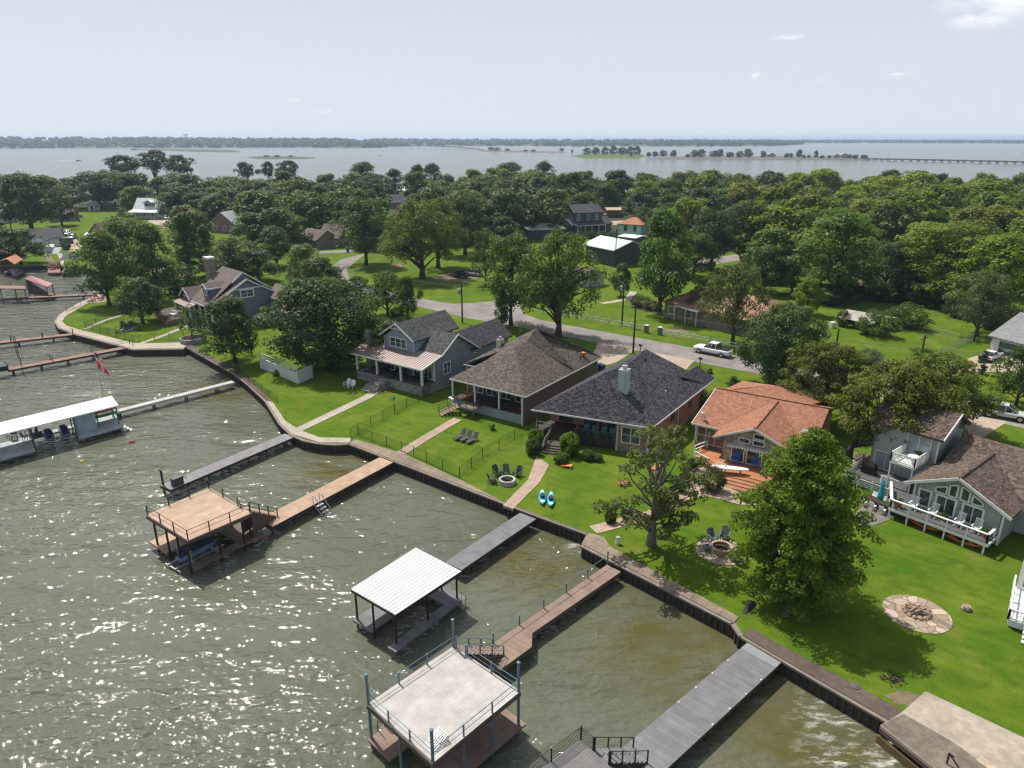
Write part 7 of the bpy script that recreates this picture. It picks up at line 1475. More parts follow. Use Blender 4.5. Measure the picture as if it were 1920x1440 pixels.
# kayaks and boards
m_kt = plain('turquoise kayak plastic', (.03, .36, .52), .35, .15); m_kt2 = plain('aqua kayak plastic', (.03, .42, .46), .35, .15); m_ky = plain('yellow orange kayak plastic', (.6, .22, .02), .4, .3)
kayak(W(1017, 936), face(W(1017, 951), W(1016, 921)), m_kt, 'blue kayak lying left on the lawn by the lake walk', 2.9, group='turquoise kayaks on the lawn', deckm=m_white); kayak(W(1033, 940), face(W(1033, 955), W(1034, 925)), m_kt2, 'aqua kayak lying right on the lawn by the lake walk', 2.9, group='turquoise kayaks on the lawn', deckm=m_white)
L = WHF; kayak(L(2.6, 1.0, .1), R(-50.9), m_ky, 'yellow orange kayak stored left under the white deck', 3.0, group='kayaks under the deck', tilt=.6); kayak(L(5.6, .8, .1), R(-50.9), m_ky, 'yellow orange kayak stored right under the white deck', 3.2, group='kayaks under the deck', tilt=.6)
def board(px, py, z, rz, L_, w, m, label, cat='paddle board', th=.1):
    p = W(px, py, z); t = []; n = 18; d_ = direction(rz); s_ = direction(rz + 90); pts = []
    for k in range(n * 2):
        a0 = 2 * math.pi * k / (n * 2); pts.append(p + d_ * math.cos(a0) * L_ / 2 + s_ * math.sin(a0) * w / 2 * (abs(math.sin(a0)) ** -.25 if abs(math.sin(a0)) > .1 else 1))
    return MB().prism(pts, th).single('paddle_board', m, label, cat)
board(1368, 878, .95, -14, 3.6, .8, m_white, 'white paddle board lying across the orange deck'); board(859, 750, .9, -35, 3.0, .75, m_white, 'white paddle board resting by the taupe house'); board(862, 760, .35, -40, 3.2, .75, plain('pale blue board', (.45, .6, .7), .4), 'pale blue paddle board below the white one')
b = MB(); A = W(1352, 884, .45); [b.obox(A + direction(-14) * k + Z(0), (.1, 0, 0), (0, .1, 0), (0, 0, .5)) for k in (0, 1.8)]; b.single('board_stand', m_navy, 'blue stand under the white paddle board', 'stand')
def cornhole(px, py, rz, label, m):
    p = W(px, py); t = thing('cornhole_board', p, label, 'game board', 'orange game boards on the lawn'); d_ = direction(rz); s_ = direction(rz + 90); b = MB(); b.obox(p + Z(.08), d_ * 1.2 + Z(.22), s_ * .6, Z(.05)); b.build('board_top', m, t); b = MB(); b.obox(p + d_ * 1.1, d_ * .06, s_ * .06, Z(.25)); b.obox(p + d_ * 1.1 + s_ * .54, d_ * .06, s_ * .06, Z(.25)); b.build('leg', m_white, t); MB().lathe(p + d_ * .9 + s_ * .3 + Z(.3), [(.08, -.05), (.08, .01)], 12).build('hole', m_black, t)
m_corn = plain('orange board paint', (.55, .2, .05), .6); cornhole(1050, 876, -25, 'orange game board on the lawn by the dark house shrubs', m_corn); cornhole(1158, 911, -5, 'orange game board under the gnarled oak', plain('coral board paint', (.6, .16, .08), .6)); cornhole(1232, 884, 60, 'rusty orange game board behind the gnarled oak', plain('rust board paint', (.4, .13, .05), .6))
# white deck furniture
def rocker(label):
    t = local('rocking_chair', label, 'rocking chair', 'white rocking chairs on the deck'); b = MB()
    for k in range(5): b.obox((-.25 + k * .11, -.27, .4), (.09, 0, 0), (0, .54, 0), (0, 0, .03))
    b.build('seat', m_white, t); b = MB()
    for k in range(6): b.obox((-.26, -.27 + k * .1, .42), (-.03, 0, 0), (0, .045, 0), (-.2, 0, .7))
    b.obox((-.46, -.3, 1.08), (-.03, 0, 0), (0, .6, 0), (-.02, 0, .08)); b.build('backrest', m_white, t)
    for s in (-1, 1): MB().obox((-.4, s * .31 - .04, .62), (.7, 0, 0), (0, .08, 0), (0, 0, .03)).build('armrest', m_white, t); MB().tube([(-.6, s * .3, .12), (-.3, s * .3, .03), (.1, s * .3, .02), (.42, s * .3, .1)], .03, 5).build('rocker', m_white, t)
    for x, y in ((.22, -.29), (.22, .25), (-.3, -.29), (-.3, .25)): MB().obox((x, y, .04), (.05, 0, 0), (0, .05, 0), (0, 0, .6 if x > 0 else .4)).build('leg', m_white, t)
    return t
rz_ = R(-50.87 - 90); rk = rocker('leftmost white rocking chair on the raised deck'); rk.location = L(1.3, 1.1, 1.05); rk.rotation_euler.z = rz_
for u, lab in ((2.9, 'second white rocking chair on the raised deck'), (5.0, 'third white rocking chair on the raised deck'), (6.3, 'rightmost white rocking chair on the raised deck')): clone(rk, L(u, 1.1, 1.05), rz_, lab)
def pot(p, label, h=.4, m=None):
    t = thing('flower_pot', p, label, 'flower pot', 'flower pots'); MB().lathe(p, [(.14, 0), (.22, h), (.24, h), (.24, h + .05)], 12).build('pot', m or plain('terracotta', (.3, .1, .06)), t); o = bpy.data.objects.new('plant', PROTO['shrub']['crown']); COL.objects.link(o); o.parent = t; o.location = Vector((0, 0, h)); o.scale = (.4, .4, .4); o.color = (.05, .12, .02, 1)
for u, w, lab in ((3.8, 1.2, 'flower pot between the rocking chairs'), (7.1, .8, 'flower pot at the right end of the raised deck'), (.35, .6, 'flower pot at the left end of the raised deck')): pot(L(u, w, 1.05), lab)
q = W(1648, 948); t = thing('parasol', q, 'closed teal parasol standing beside the dining table', 'parasol'); MB().tube([q, q + Z(2.6)], .03, 7).build('pole', m_white, t); MB().lathe(q, [(.06, 2.65), (.16, 2.3), (.22, 1.6), (.3, 1.0), (.24, .7), (.12, .72)], 9).build('canopy', plain('teal canvas', (.01, .28, .32), .8, .2), t); MB().lathe(q, [(.3, 0), (.3, .08), (.05, .1)], 14).build('base', m_black, t)
q0, q1 = W(1621, 942, .0), W(1668, 962, .0); d_ = (q1 - q0).normalized(); s_ = Vector((-d_.y, d_.x, 0)); t = thing('dining_table', (q0 + q1) / 2, 'long dark garden table with white chairs', 'table'); MB().obox(q0 - s_ * .45 + Z(.7), q1 - q0, s_ * .9, Z(.05)).build('table_top', plain('dark walnut', (.05, .035, .03), .5), t)
for k in (.05, .92):
    for s in (-.4, .33): MB().obox(q0 + (q1 - q0) * k + s_ * s, d_ * .07, s_ * .07, Z(.7)).build('leg', m_black, t)
def chair(label, m, grp):
    t = local('garden_chair', label, 'chair', grp); MB().obox((-.22, -.23, .42), (.45, 0, 0), (0, .46, 0), (0, 0, .05)).build('seat', m, t); MB().obox((-.22, -.23, .46), (-.05, 0, 0), (0, .46, 0), (-.08, 0, .42)).build('backrest', m, t)
    for x in (-.2, .18):
        for y in (-.21, .17): MB().obox((x, y, 0), (.04, 0, 0), (0, .04, 0), (0, 0, .43)).build('leg', m, t)
    return t
ch = chair('white chair at the near left corner of the dark garden table', m_white, 'white chairs round the garden table'); ad = math.atan2(s_.y, s_.x); ch.location = q0.lerp(q1, .12) - s_ * .75; ch.rotation_euler.z = ad
for k, s, a0, lab in ((.5, -.75, ad, 'white chair in the middle of the near side of the garden table'), (.88, -.75, ad, 'white chair at the near right corner of the garden table'), (.12, .75, ad + math.pi, 'white chair at the far left corner of the garden table'), (.5, .75, ad + math.pi, 'white chair in the middle of the far side of the garden table'), (.86, .75, ad + math.pi, 'white chair at the far right corner of the garden table')): clone(ch, q0.lerp(q1, k) + s_ * s, a0, lab)
sheet('path', [(1600, 968), (1622, 945), (1680, 955), (1668, 975), (1640, 985), (1612, 985)], concrete('gravel patio', (.26, .23, .21), stain=.4), .04, 'gravel patch under the garden table', 'patio')
q = L(-5.2, 5.0, 1.05); t = thing('barbecue_grill', q, 'black covered barbecue grill on the grey deck', 'grill'); u, n = L.U, L.N; MB().obox(q, u * 1.3, n * .65, Z(.85)).build('cabinet', m_black, t); MB().prism([q + u * .15 + Z(.85), q + u * .15 + n * .6 + Z(.85), q + u * .15 + n * .5 + Z(1.2), q + u * .15 + n * .15 + Z(1.2)], u * 1.0).build('hood', m_black, t)
# chairs and table in the white boathouse
m_bhch = plain('charcoal chair', (.07, .075, .08), .6); c5 = chair('charcoal chair alone at the left of the boathouse deck', m_bhch, 'charcoal chairs in the white boathouse'); q = W(21, 823, -.3); c5.location = q; c5.rotation_euler.z = R(-120); c5.scale = (1.35,) * 3
for x, y, lab, a0 in ((28, 825, 'second charcoal chair from the left on the boathouse deck', -60), (48, 815, 'charcoal chair behind the others on the boathouse deck', -100), (50, 827, 'charcoal chair nearest the water on the boathouse deck', 60), (64, 818, 'charcoal chair next to the boathouse table', -170)): clone(c5, W(x, y, -.3), R(a0), lab, scale=1.35)
q = W(80, 813, -.3); t = thing('side_table', q, 'charcoal box table beside the boathouse watercraft', 'table'); b = MB(); b.obox(q + Z(.55), ax * 1.1, nb * 1.0, Z(.06)); b.build('table_top', m_bhch, t); MB().obox(q + ax * .06 + nb * .06, ax * .98, nb * .88, Z(.55)).build('base', m_bhch, t)
# porch furniture of the taupe house
HB2 = Frame((-7.73, 83.35), -34.0); pc = chair('dark porch chair left on the taupe house porch', m_black, 'porch chairs of the taupe house'); pc.location = HB2(4.0, 1.6, 1.3); pc.rotation_euler.z = R(-124)
for u, w, lab in ((6.0, 1.5, 'dark porch chair in the middle of the taupe house porch'), (8.2, 1.6, 'dark porch chair right on the taupe house porch')): clone(pc, HB2(u, w, 1.3), R(-100), lab, scale=1.3)
rc = chair('red chair in the corner of the taupe house porch', plain('bright red plastic', (.5, .03, .03)), None); rc.location = HB2(10.0, .9, 1.3); rc.rotation_euler.z = R(-120)
bt = MB(); bt.lathe(HB2(1.9, 1.0, 1.3), [(.06, 0), (.06, .68), (.6, .7), (.6, .75)], 14); bt.single('porch_table', plain('cedar table', (.3, .17, .1)), 'light wooden table at the left of the taupe house porch', 'table')
blc = chair('left blue chair on the orange deck', plain('cobalt blue cloth', (.02, .09, .35)), 'blue chairs on the orange deck'); blc.location = Frame((19.38, 70.97), -33)(5.6, -2.1, .45); blc.rotation_euler.z = R(-120); blc.scale = (1.3,) * 3; clone(blc, Frame((19.38, 70.97), -33)(7.5, -2.1, .45), R(-125), 'right blue chair on the orange deck', scale=1.3)
# dishes, mailboxes, small things
def dish(p, label, s=.5):
    p = Vector(p); t = thing('satellite_dish', p, label, 'satellite dish'); MB().tube([p, p + Z(.55)], .035, 6).build('mast', m_steel, t); b = MB(); b.lathe((0, 0, 0), [(.03, 0), (s * .5, .05), (s * .85, .14), (s, .22), (s * .98, .23), (s * .5, .08), (.03, .03)], 18); M_ = Matrix.Rotation(R(-60), 4, 'Y') @ Matrix.Identity(4); Mz = Matrix.Rotation(R(200), 4, 'Z'); b.v = [Mz @ (M_ @ v) + p + Z(.6) for v in b.v]; b.build('reflector', m_trim, t, True)
dish(Frame((19.38, 70.97), -33)(.9, .6, 3.2), 'white satellite dish on the corner of the red roof', .42); dish(Vector((5.2, 92, 3.2)) * 0 + W(1150, 690) + Z(2.2), 'grey satellite dish behind the charcoal roof', .4)
def mailbox(px, py, label):
    p = W(px, py); t = thing('mailbox', p, label, 'mailbox'); MB().box(p + Z(.6), .12, .12, 1.2).build('post', mpost, t); MB().box(p + Z(1.3), .25, .55, .25, R(50)).build('box', m_black, t)
mailbox(1200, 662, 'black mailbox by the driveway behind the charcoal roof'); mailbox(1312, 688, 'black mailbox on the lawn edge opposite the pickup')
def bin_(px, py, label, m, h=1.1):
    p = W(px, py); t = thing('trash_bin', p, label, 'bin', 'wheeled bins'); MB().obox(p + Vector((-.32, -.35, .08)), (.64, 0, 0), (0, .7, 0), (0, 0, h)).build('bin_body', m, t); MB().obox(p + Vector((-.36, -.42, h + .08)), (.72, 0, 0), (0, .82, 0), (0, 0, .07)).build('lid', m, t); MB().tube([p + Vector((-.36, .3, .1)), p + Vector((.36, .3, .1))], .1, 10).build('wheel', m_black, t)
m_bin = plain('blue bin plastic', (.015, .04, .12), .5); bin_(652, 473, 'blue wheeled bin on the far street bend', plain('bright blue bin', (.02, .07, .25), .5), 1.3); bin_(1124, 697, 'navy wheeled bin left beside the taupe house garage', m_bin); bin_(1130, 699, 'navy wheeled bin right beside the taupe house garage', m_bin)
q = W(1158, 1020); t = thing('power_pedestal', q, 'small pale electric pedestal on the lawn by the walk', 'pedestal'); MB().box(q + Z(.3), .3, .25, .6).build('cabinet', m_trim, t); MB().box(q + Z(.65), .34, .3, .06).build('cap', m_steel, t)
q0, q1 = W(1488, 1118), W(1470, 1160); b = MB(); d_ = q1 - q0; b.prism([q0 + Vector((-.3, 0, .12)), q0 + Vector((.35, 0, .12)), q1 + Vector((.3, 0, .12)), q1 + Vector((-.2, 0, .12))], .1); b.single('bench_slab', plain('grey weathered plank', (.16, .13, .115), .9, .4), 'weathered grey plank lying in the shade of the big tree', 'plank')
b = MB(); b.lathe(W(1811, 1143), [(.3, 0), (.36, .12), (.3, .3), (.12, .36)], 7); b.single('rock', m_flag, 'brown boulder on the lawn right of the flagstone circle', 'rock')
b = MB(); b.lathe(W(1603, 1288), [(.3, 0), (.32, .1), (.1, .2)], 7); b.single('rock', m_rock, 'flat grey rock beside the dark lake walk', 'rock')
p = W(1676, 1275); b = MB(); g = random.Random(2)
for k in range(40): a0 = g.uniform(0, 6.3); r_ = g.uniform(0, .7); c_ = p + Vector((math.cos(a0) * r_, math.sin(a0) * r_, g.uniform(.0, .15))); b.beam(c_, c_ + Vector((g.uniform(-.3, .3), g.uniform(-.3, .3), g.uniform(.02, .12))), .05)
b.single('brush_pile', plain('burnt brush', (.07, .05, .045), .95, .5), 'dark burnt brush heap on the shaded lawn', 'brush pile')
P0, P1 = W(1410, 1133, -.12), W(1386, 1174, -.5); t = thing('culvert_pipe', P0, 'black drain pipe emptying through the seawall', 'pipe'); MB().tube([P0, P1], .38, 14).build('pipe', plain('black plastic pipe', (.012, .012, .014), .45), t); d_ = (P1 - P0).normalized(); b = MB(); b.box(P1 - Z(.75) + d_ * .25, 1.2, .25, 1.2, R(-46)); b.build('headwall', plain('rusty headwall', (.2, .12, .05), .9, .4), t)
for x, y, m, lab in ((245, 830, plain('buoy red', (.25, .03, .02)), 'left dark red float in the open water'), (250, 829, plain('buoy red', (.25, .03, .02)), 'right dark red float in the open water'), (154, 866, plain('buoy yellow', (.5, .38, .05)), 'yellow float in the open water')): MB().lathe(W(x, y, WZ), [(.05, -.15), (.2, 0), (.2, .12), (.06, .22)], 10).single('buoy', m, lab, 'buoy', 'floats on the lake')
# flag on the boathouse pole
q = W(197, 760, -.3); zt = 7.3; t = thing('flag_pole', q, 'thin flagpole with two hanging flags behind the white boathouse', 'flagpole'); MB().tube([q - Z(1), q + Z(zt)], [.05, .03], 6).build('pole', m_steel, t); m_fr = plain('flag red', (.55, .02, .04), .8, .1); m_fb = plain('flag navy', (.02, .025, .08), .8, .1)
def cloth(z1, z0, L_, mats, fn):
    b = MB(); nx, nz = 14, 10; vs = []; 
    for i in range(nx + 1):
        for j in range(nz + 1): x = i / nx; zz = j / nz; vs.append(q + Vector((.05 + L_ * x * (.75 + .25 * zz), .12 * math.sin(7 * x + zz) * x, z1 - (z1 - z0) * zz - 1.15 * x * L_ * .75)))
    b.add(vs, []); fs = []
    for i in range(nx):
        for j in range(nz): a0 = i * (nz + 1) + j; b.f.append((a0, a0 + nz + 1, a0 + nz + 2, a0 + 1)); b.m.append(fn((i + .5) / nx, (j + .5) / nz))
    return b.build('flag', mats, t)
cloth(7.1, 6.0, 1.0, [m_fr, m_white, m_fb], lambda x, z_: 2 if (x < .42 and z_ < .55) else int(z_ * 9) % 2)
cloth(5.9, 5.0, 1.3, [m_fr, m_white], lambda x, z_: 1 if .12 < math.hypot((x - .5) * 1.5, z_ - .5) < .26 else 0)
# utility poles and wires
m_pole = plain('creosote pole', (.06, .045, .035), .9, .3); m_wire = plain('wire', (.08, .08, .08), .6); tops = []
def pole(px, py, h, label, arm=True, tr=False, group='utility poles'):
    p = W(px, py); t = thing('utility_pole', p, label, 'utility pole', group); MB().tube([p - Z(.3), p + Z(h)], [.17, .11], 9).build('pole', m_pole, t)
    if arm: d_ = direction(38); MB().beam(p + Z(h - .5) - d_ * 1.1, p + Z(h - .5) + d_ * 1.1, .1, .12).build('cross_arm', m_pole, t)
    if tr: MB().lathe(p + Z(h - 1.9) + Vector((-.4, 0, 0)), [(.26, 0), (.28, .1), (.28, .85), (.2, .95)], 12).build('transformer', m_steel, t)
    return p + Z(h)
t1 = pole(867, 605, 7.2, 'dark utility pole with transformer above the blue grey house', tr=True); t2 = pole(1187, 662, 7.6, 'tall dark utility pole behind the charcoal roof', arm=False); t3 = pole(1166, 610, 8.2, 'utility pole with drum behind the white rail fence', arm=False, tr=True); t4_ = pole(1723, 690, 5.0, 'short utility pole with cross arm at the driveway bend'); t5 = pole(1826, 640, 9.0, 'tall utility pole before the grey green tree', arm=False); t6 = pole(1153, 502, 10, 'utility pole in front of the mint roofed barn'); pole(1567, 655, 3.4, 'bare grey post in the meadow', arm=False); t7 = pole(22, 432, 14, 'lattice like pole behind the cove trees')
def wires(p, q, label, n=2, sag=.9):
    b = MB(); d_ = (q - p); s_ = Vector((-d_.y, d_.x, 0)).normalized()
    for k in range(n): b.tube([p.lerp(q, i / 12) + s_ * (k - (n - 1) / 2) * .7 - Z(.45 + sag * 4 * (i / 12) * (1 - i / 12)) for i in range(13)], .018, 4)
    b.single('power_line', m_wire, label, 'power line')
wires(t1, t3, 'power lines over the street behind the twin trunk tree'); wires(t1, Vector((-66, 168, 8.5)), 'power lines from the transformer pole towards the street bend', 3); wires(t2, Vector((62, 84, 7)), 'power line along the street behind the charcoal roof'); wires(t3, t2, 'short power line between the two street poles', 1); wires(t4_, t5, 'power line between the two meadow poles', 2, .5)
# fences
def mesh_fence(label, pix, h, m, step=2.6, wire=.14, group='black wire fences', posts=.035, zt=0.0):
    P = [W(x, y, zt) for x, y in pix]; t = thing('fence', P[0], label, 'fence', group); b = MB(); w_ = MB()
    for p, q in zip(P, P[1:]):
        n = max(1, round((q - p).length / step))
        for k in range(n + 1): b.tube([p.lerp(q, k / n), p.lerp(q, k / n) + Z(h + .06)], posts, 6)
        for r_ in (.08, h - .02): w_.tube([p + Z(r_), q + Z(r_)], .018, 4)
        L_ = (q - p).length; k = wire
        while k < L_: w_.beam(p.lerp(q, k / L_) + Z(.06), p.lerp(q, k / L_) + Z(h - .02), .009); k += wire
        for r_ in (.3, .55, .8): w_.beam(p + Z(h * r_), q + Z(h * r_), .008)
    b.build_each('fence_post', m, t); w_.build('fence_mesh', m, t); return t
mesh_fence('black wire fence climbing from the walk between the blue and the taupe gardens', [(658, 821), (672, 813), (740, 775), (805, 742)], 1.15, m_black); mesh_fence('black wire fence along the brown lake walk below the loungers', [(672, 818), (753, 846), (800, 866), (862, 896)], 1.15, m_black); mesh_fence('black wire fence between the taupe and the charcoal gardens', [(862, 896), (905, 860), (992, 808)], 1.15, m_black)
mesh_fence('black wire fence beside the dark walk under the round oak', [(416, 686), (432, 688), (505, 745), (521, 757)], 1.0, m_black); mesh_fence('black wire fence running in from the dark walk to the oak', [(416, 686), (475, 673)], 1.0, m_black); mesh_fence('black wire fence along the seawall of the point', [(160, 615), (251, 642), (262, 641), (346, 636)], 1.2, m_black); mesh_fence('black wire fence crossing the lawn of the point', [(160, 615), (200, 604), (262, 592), (290, 588)], 1.2, m_black); mesh_fence('thin fence on the rim of the rounded point', [(125, 585), (152, 573), (195, 563)], 1.1, m_black, wire=.4)
mesh_fence('grey chain link fence crossing the meadow', [(1636, 602), (1700, 615), (1800, 640), (1826, 637)], 1.2, plain('chain link grey', (.3, .3, .29), .5), wire=.18, group='chain link fences'); mesh_fence('grey chain link fence beside the driveway bend', [(1722, 688), (1765, 664), (1826, 637)], 1.1, plain('chain link grey', (.3, .3, .29), .5), wire=.18, group='chain link fences')
def rail_fence(label, pix):
    P = [W(x, y) for x, y in pix]; t = thing('rail_fence', P[0], label, 'fence', 'white rail fences'); b = MB(); r_ = MB()
    for p, q in zip(P, P[1:]):
        n = max(1, round((q - p).length / 2.4))
        for k in range(n + 1): b.box(p.lerp(q, k / n) + Z(.6), .14, .14, 1.2, R(-40)); b.box(p.lerp(q, k / n) + Z(1.22), .18, .18, .05, R(-40))
        for h in (.5, .95): r_.beam(p + Z(h), q + Z(h), .05, .15)
    b.build('post', m_white, t); r_.build('rail', m_white, t)
rail_fence('white rail fence left of the brick gate posts', [(1018, 588), (1080, 598), (1205, 621)]); rail_fence('white rail fence right of the brick gate posts behind the pickup', [(1243, 629), (1330, 644), (1412, 662)])
for x, y, lab in ((1212, 624, 'left brick gate post with pale cap'), (1237, 628, 'right brick gate post with pale cap')): p = W(x, y); t = thing('gate_post', p, lab, 'gate post', 'brick gate posts'); MB().box(p + Z(.65), .6, .6, 1.3, R(-40)).build('pillar', mbb, t); MB().box(p + Z(1.35), .72, .72, .1, R(-40)).build('cap', m_trim, t)
b = MB(); p, q = W(1832, 734, .0), W(1866, 714, .0); b.tube([p + Z(.1), q + Z(2.2)], .03, 5); b.single('guy_wire_guard', plain('yellow guard', (.6, .45, .02), .6), 'yellow guy wire guard on the lawn above the silver wagon', 'guy wire')
p = W(1560, 614); b = MB(); b.box(p + Z(.5), 1.0, .8, 1.0, .4); b.single('meter_box', m_trim, 'pale utility box beside the old shed', 'utility box')
t = thing('bird_feeder', W(740, 770), 'teal bird feeder on a post near the straight path', 'bird feeder'); p = W(740, 770); MB().tube([p, p + Z(1.5)], .03, 6).build('post', m_black, t); MB().lathe(p + Z(1.5), [(.18, 0), (.18, .25), (.02, .45)], 8).build('house', mteal, t)
# vehicles
m_tyre = plain('tyre rubber', (.012, .012, .012), .8, .1); m_rim = plain('alloy rim', (.45, .45, .46), .35, .05, metal=.6); m_lamp = plain('headlight glass', (.7, .7, .68), .2, .05); m_tail = plain('tail light', (.35, .02, .02), .3, .05); m_cgl = plain('tinted glass', (.012, .014, .018), .08, .1, spec=.8)
def vehicle(name, label, cat, px, py, rz, paint, L_, w, kind, group=None):
    p = W(px, py, .04); t = thing(name, p, label, cat, group, R(rz)); OFF[t.name] = Vector()
    n = 10
    def loft(secs, tumble=0.0):
        b = MB(); vs = []; fs = []
        for x, hw, z0, z1 in secs:
            prof = [(-.86, 0), (-1, .25), (-1, .62), (-.94, .9), (-.75, 1), (.75, 1), (.94, .9), (1, .62), (1, .25), (.86, 0)]
            for a, c in prof: vs.append((x * L_, a * hw * (1 - tumble * c), z0 + (z1 - z0) * c))
        for i in range(len(secs) - 1):
            for k in range(n): fs.append((i * n + k, i * n + n + k, i * n + n + (k + 1) % n, i * n + (k + 1) % n))
        fs.append(tuple(range(n))); fs.append(tuple(range(len(secs) * n - 1, (len(secs) - 1) * n - 1, -1))); return b.add(vs, fs)
    h = w / 2
    if kind == 'pickup': body = [(-.5, h * .95, .5, 1.08), (-.49, h, .42, 1.12), (-.16, h, .4, 1.14), (.2, h, .38, 1.14), (.4, h * .98, .4, 1.12), (.48, h * .9, .45, 1.02), (.5, h * .82, .5, .9)]; cab = [(-.17, h * .9, 1.1, 1.72), (-.15, h * .9, 1.1, 1.9), (.08, h * .9, 1.1, 1.9), (.22, h * .88, 1.1, 1.16)]; top = (-.14, .075, 1.86)
    elif kind == 'suv': body = [(-.5, h * .9, .5, .95), (-.48, h, .38, 1.0), (-.2, h, .36, 1.02), (.25, h, .36, 1.0), (.42, h * .97, .38, .94), (.49, h * .86, .42, .8), (.5, h * .8, .5, .7)]; cab = [(-.49, h * .84, .96, 1.12), (-.44, h * .88, .96, 1.62), (-.38, h * .9, .96, 1.7), (.06, h * .9, .96, 1.7), (.26, h * .86, .96, 1.02)]; top = (-.39, .055, 1.665)
    else: body = [(-.5, h * .88, .5, .86), (-.47, h, .36, .94), (-.2, h, .34, .93), (.2, h, .34, .92), (.42, h * .96, .36, .84), (.49, h * .84, .4, .7), (.5, h * .78, .46, .62)]; cab = [(-.4, h * .8, .9, .94), (-.24, h * .86, .9, 1.4), (-.02, h * .86, .9, 1.42), (.22, h * .82, .9, .94)]; top = (-.23, -.01, 1.385)
    loft(body).build('body', paint, t, True); loft(cab, .16).build('cabin_glass', m_cgl, t, True)
    MB().prism([(top[0] * L_, -h * .72, top[2]), (top[1] * L_, -h * .7, top[2]), (top[1] * L_, h * .7, top[2]), (top[0] * L_, h * .72, top[2])], .07).build('roof_panel', paint, t)
    b = MB()
    for s in (-1, 1):
        for x in ((-.13, .0, .085) if kind == 'pickup' else ((-.38, -.18, .0, ) if kind == 'suv' else (-.24, -.02))):
            b.beam((x * L_, s * h * .9, 1.0), (x * L_, s * h * .75, top[2]), .08, .05)
        b.beam((top[1] * L_, s * h * .72, top[2]), (cab[-1][0] * L_, s * h * .8, 1.0), .08, .06)
    b.build_each('pillar', paint, t)
    if kind == 'pickup': MB().obox((-.48 * L_, -h * .8, 1.1), (.3 * L_, 0, 0), (0, h * 1.6, 0), (0, 0, .045)).build('cargo_bed', m_black, t)
    for sx in (-.31, .32):
        for s in (-1, 1):
            r_ = .4 if kind != 'sedan' else .34; wb = MB(); wb.tube([(sx * L_, s * (h - .2), r_), (sx * L_, s * (h + .02), r_)], r_, 18); wo = wb.build('wheel', m_tyre, t); MB().tube([(sx * L_, s * (h + .015), r_), (sx * L_, s * (h + .035), r_)], r_ * .6, 14).build('rim', m_rim, wo)
    zl = .82 if kind == 'pickup' else .68
    for s in (-1, 1): MB().obox((.475 * L_, s * h * .66 - .16, zl), (.12, 0, 0), (0, .32, 0), (0, 0, .14)).build('headlight', m_lamp, t); MB().obox((-.505 * L_, s * h * .78 - .12, zl + .02), (.06, 0, 0), (0, .24, 0), (0, 0, .22)).build('tail_light', m_tail, t)
    MB().obox((.44 * L_, -h * .9, .34), (.07 * L_, 0, 0), (0, h * 1.8, 0), (0, 0, .16)).obox((-.515 * L_, -h * .9, .36), (.03 * L_, 0, 0), (0, h * 1.8, 0), (0, 0, .18)).build('bumper', m_rim if kind == 'pickup' else m_black, t)
    for s in (-1, 1): MB().obox((.14 * L_, s * (h + .1) - .09, 1.05), (.1, 0, 0), (0, .18, 0), (0, 0, .12)).build('mirror', paint, t)
    return t
cw = plain('white car paint', (.72, .72, .72), .25, .03, spec=.6); csil = plain('silver car paint', (.52, .52, .53), .28, .04, metal=.15); cblk = plain('black car paint', (.012, .013, .016), .2, .05, spec=.6); cgrey = plain('grey car paint', (.22, .24, .27), .25, .05, metal=.4)
vehicle('parked_car', 'white crew cab pickup parked on the street by the rail fence', 'pickup truck', 1336, 664, 140, cw, 5.9, 2.0, 'pickup'); vehicle('parked_car', 'silver wagon on the street at the right photo edge', 'car', 1882, 783, -36, csil, 5.0, 1.95, 'suv'); vehicle('parked_car', 'white sedan in front of the white garage', 'car', 1857, 674, 35, cw, 4.7, 1.8, 'sedan')
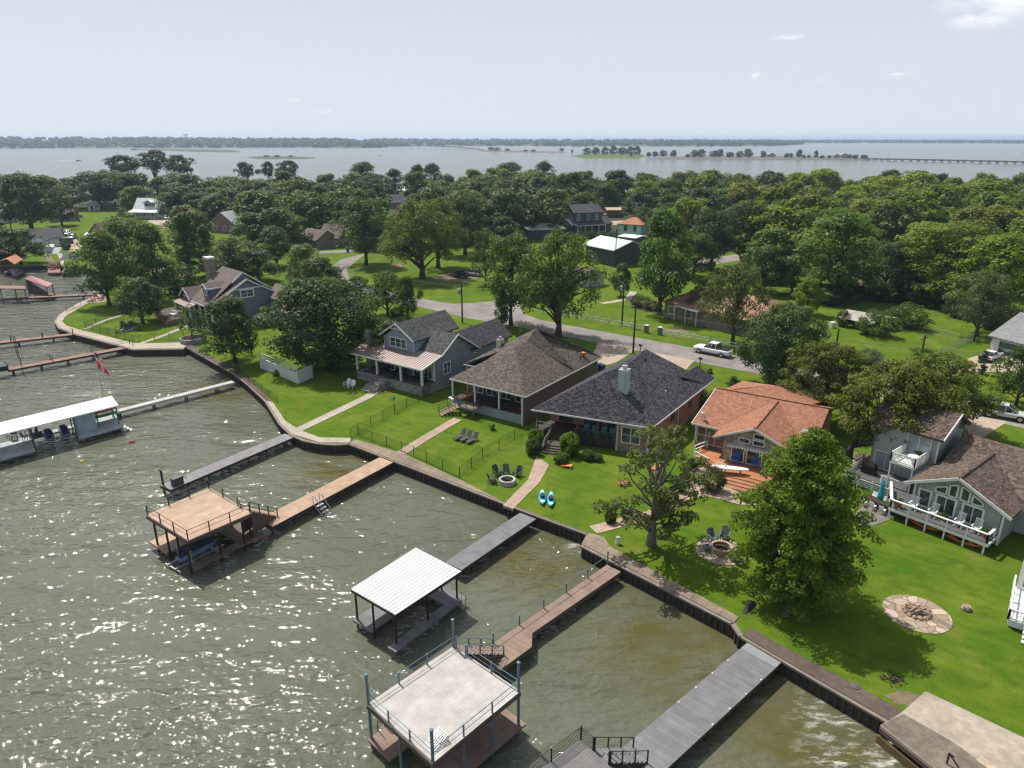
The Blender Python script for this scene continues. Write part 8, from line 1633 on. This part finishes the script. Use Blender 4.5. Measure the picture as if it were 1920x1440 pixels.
vehicle('parked_car', 'black car on the dirt drive under the spreading oak', 'car', 862, 520, 150, cblk, 4.7, 1.9, 'suv', 'cars under the spreading oak'); vehicle('parked_car', 'pale silver car on the dirt drive under the spreading oak', 'car', 886, 517, 150, csil, 4.8, 1.9, 'suv', 'cars under the spreading oak')
vehicle('parked_car', 'grey car left in front of the white farmhouse', 'car', 298, 410, -60, cgrey, 4.6, 1.8, 'sedan', 'cars by the white farmhouse'); vehicle('parked_car', 'white car right in front of the white farmhouse', 'car', 313, 411, -60, cw, 4.7, 1.9, 'suv', 'cars by the white farmhouse'); vehicle('parked_car', 'white car behind another beside the white bungalow', 'car', 126, 441, -70, cw, 4.8, 1.9, 'suv', 'cars by the white bungalow'); vehicle('parked_car', 'pale blue grey car beside the white bungalow', 'car', 136, 448, -75, cgrey, 4.8, 1.9, 'suv', 'cars by the white bungalow')
vehicle('parked_car', 'white car beside the distant timber carport', 'car', 1128, 409, 160, cw, 4.8, 1.9, 'suv'); vehicle('parked_car', 'dark car in the shade left of the navy house', 'car', 1033, 418, 160, cblk, 4.8, 1.9, 'suv'); vehicle('parked_car', 'white car half hidden behind the feathery tree on the street', 'car', 1578, 752, -38, cw, 4.7, 1.85, 'suv')
# white bungalow deck over the cove
P = [W(60, 474), W(104, 473), W(104, 468), W(60, 468)]; t = thing('deck', P[0], 'white skirted deck in front of the white bungalow', 'deck'); b = MB(); slab(b, [p + Z(1.6) for p in P], 1.6); b.build('skirt', siding('white deck skirt', (.5, .5, .5), .2, True), t); rail(t, [P[3] + Z(1.6), P[0] + Z(1.6), P[1] + Z(1.6)], .8, .1, m_white, 'railing', 2, (1, .5), .08); steps(t, P[1] + Z(1.6), Vector((.3, -1, 0)), Vector((1, .1, 0)), 2.0, 1.6, 6, 4, m_white, 'steps')
sheet('path', None, m_conc, .05, 'pale straight path down to the cove boathouse', 'path', world=strip([(110, 474), (116, 484), (118, 496)], 1.2)); sheet('path', None, m_dirt, .05, 'sandy curved footpath to the cove beach', 'path', world=strip([(88, 473), (92, 484), (98, 495)], 1.5))
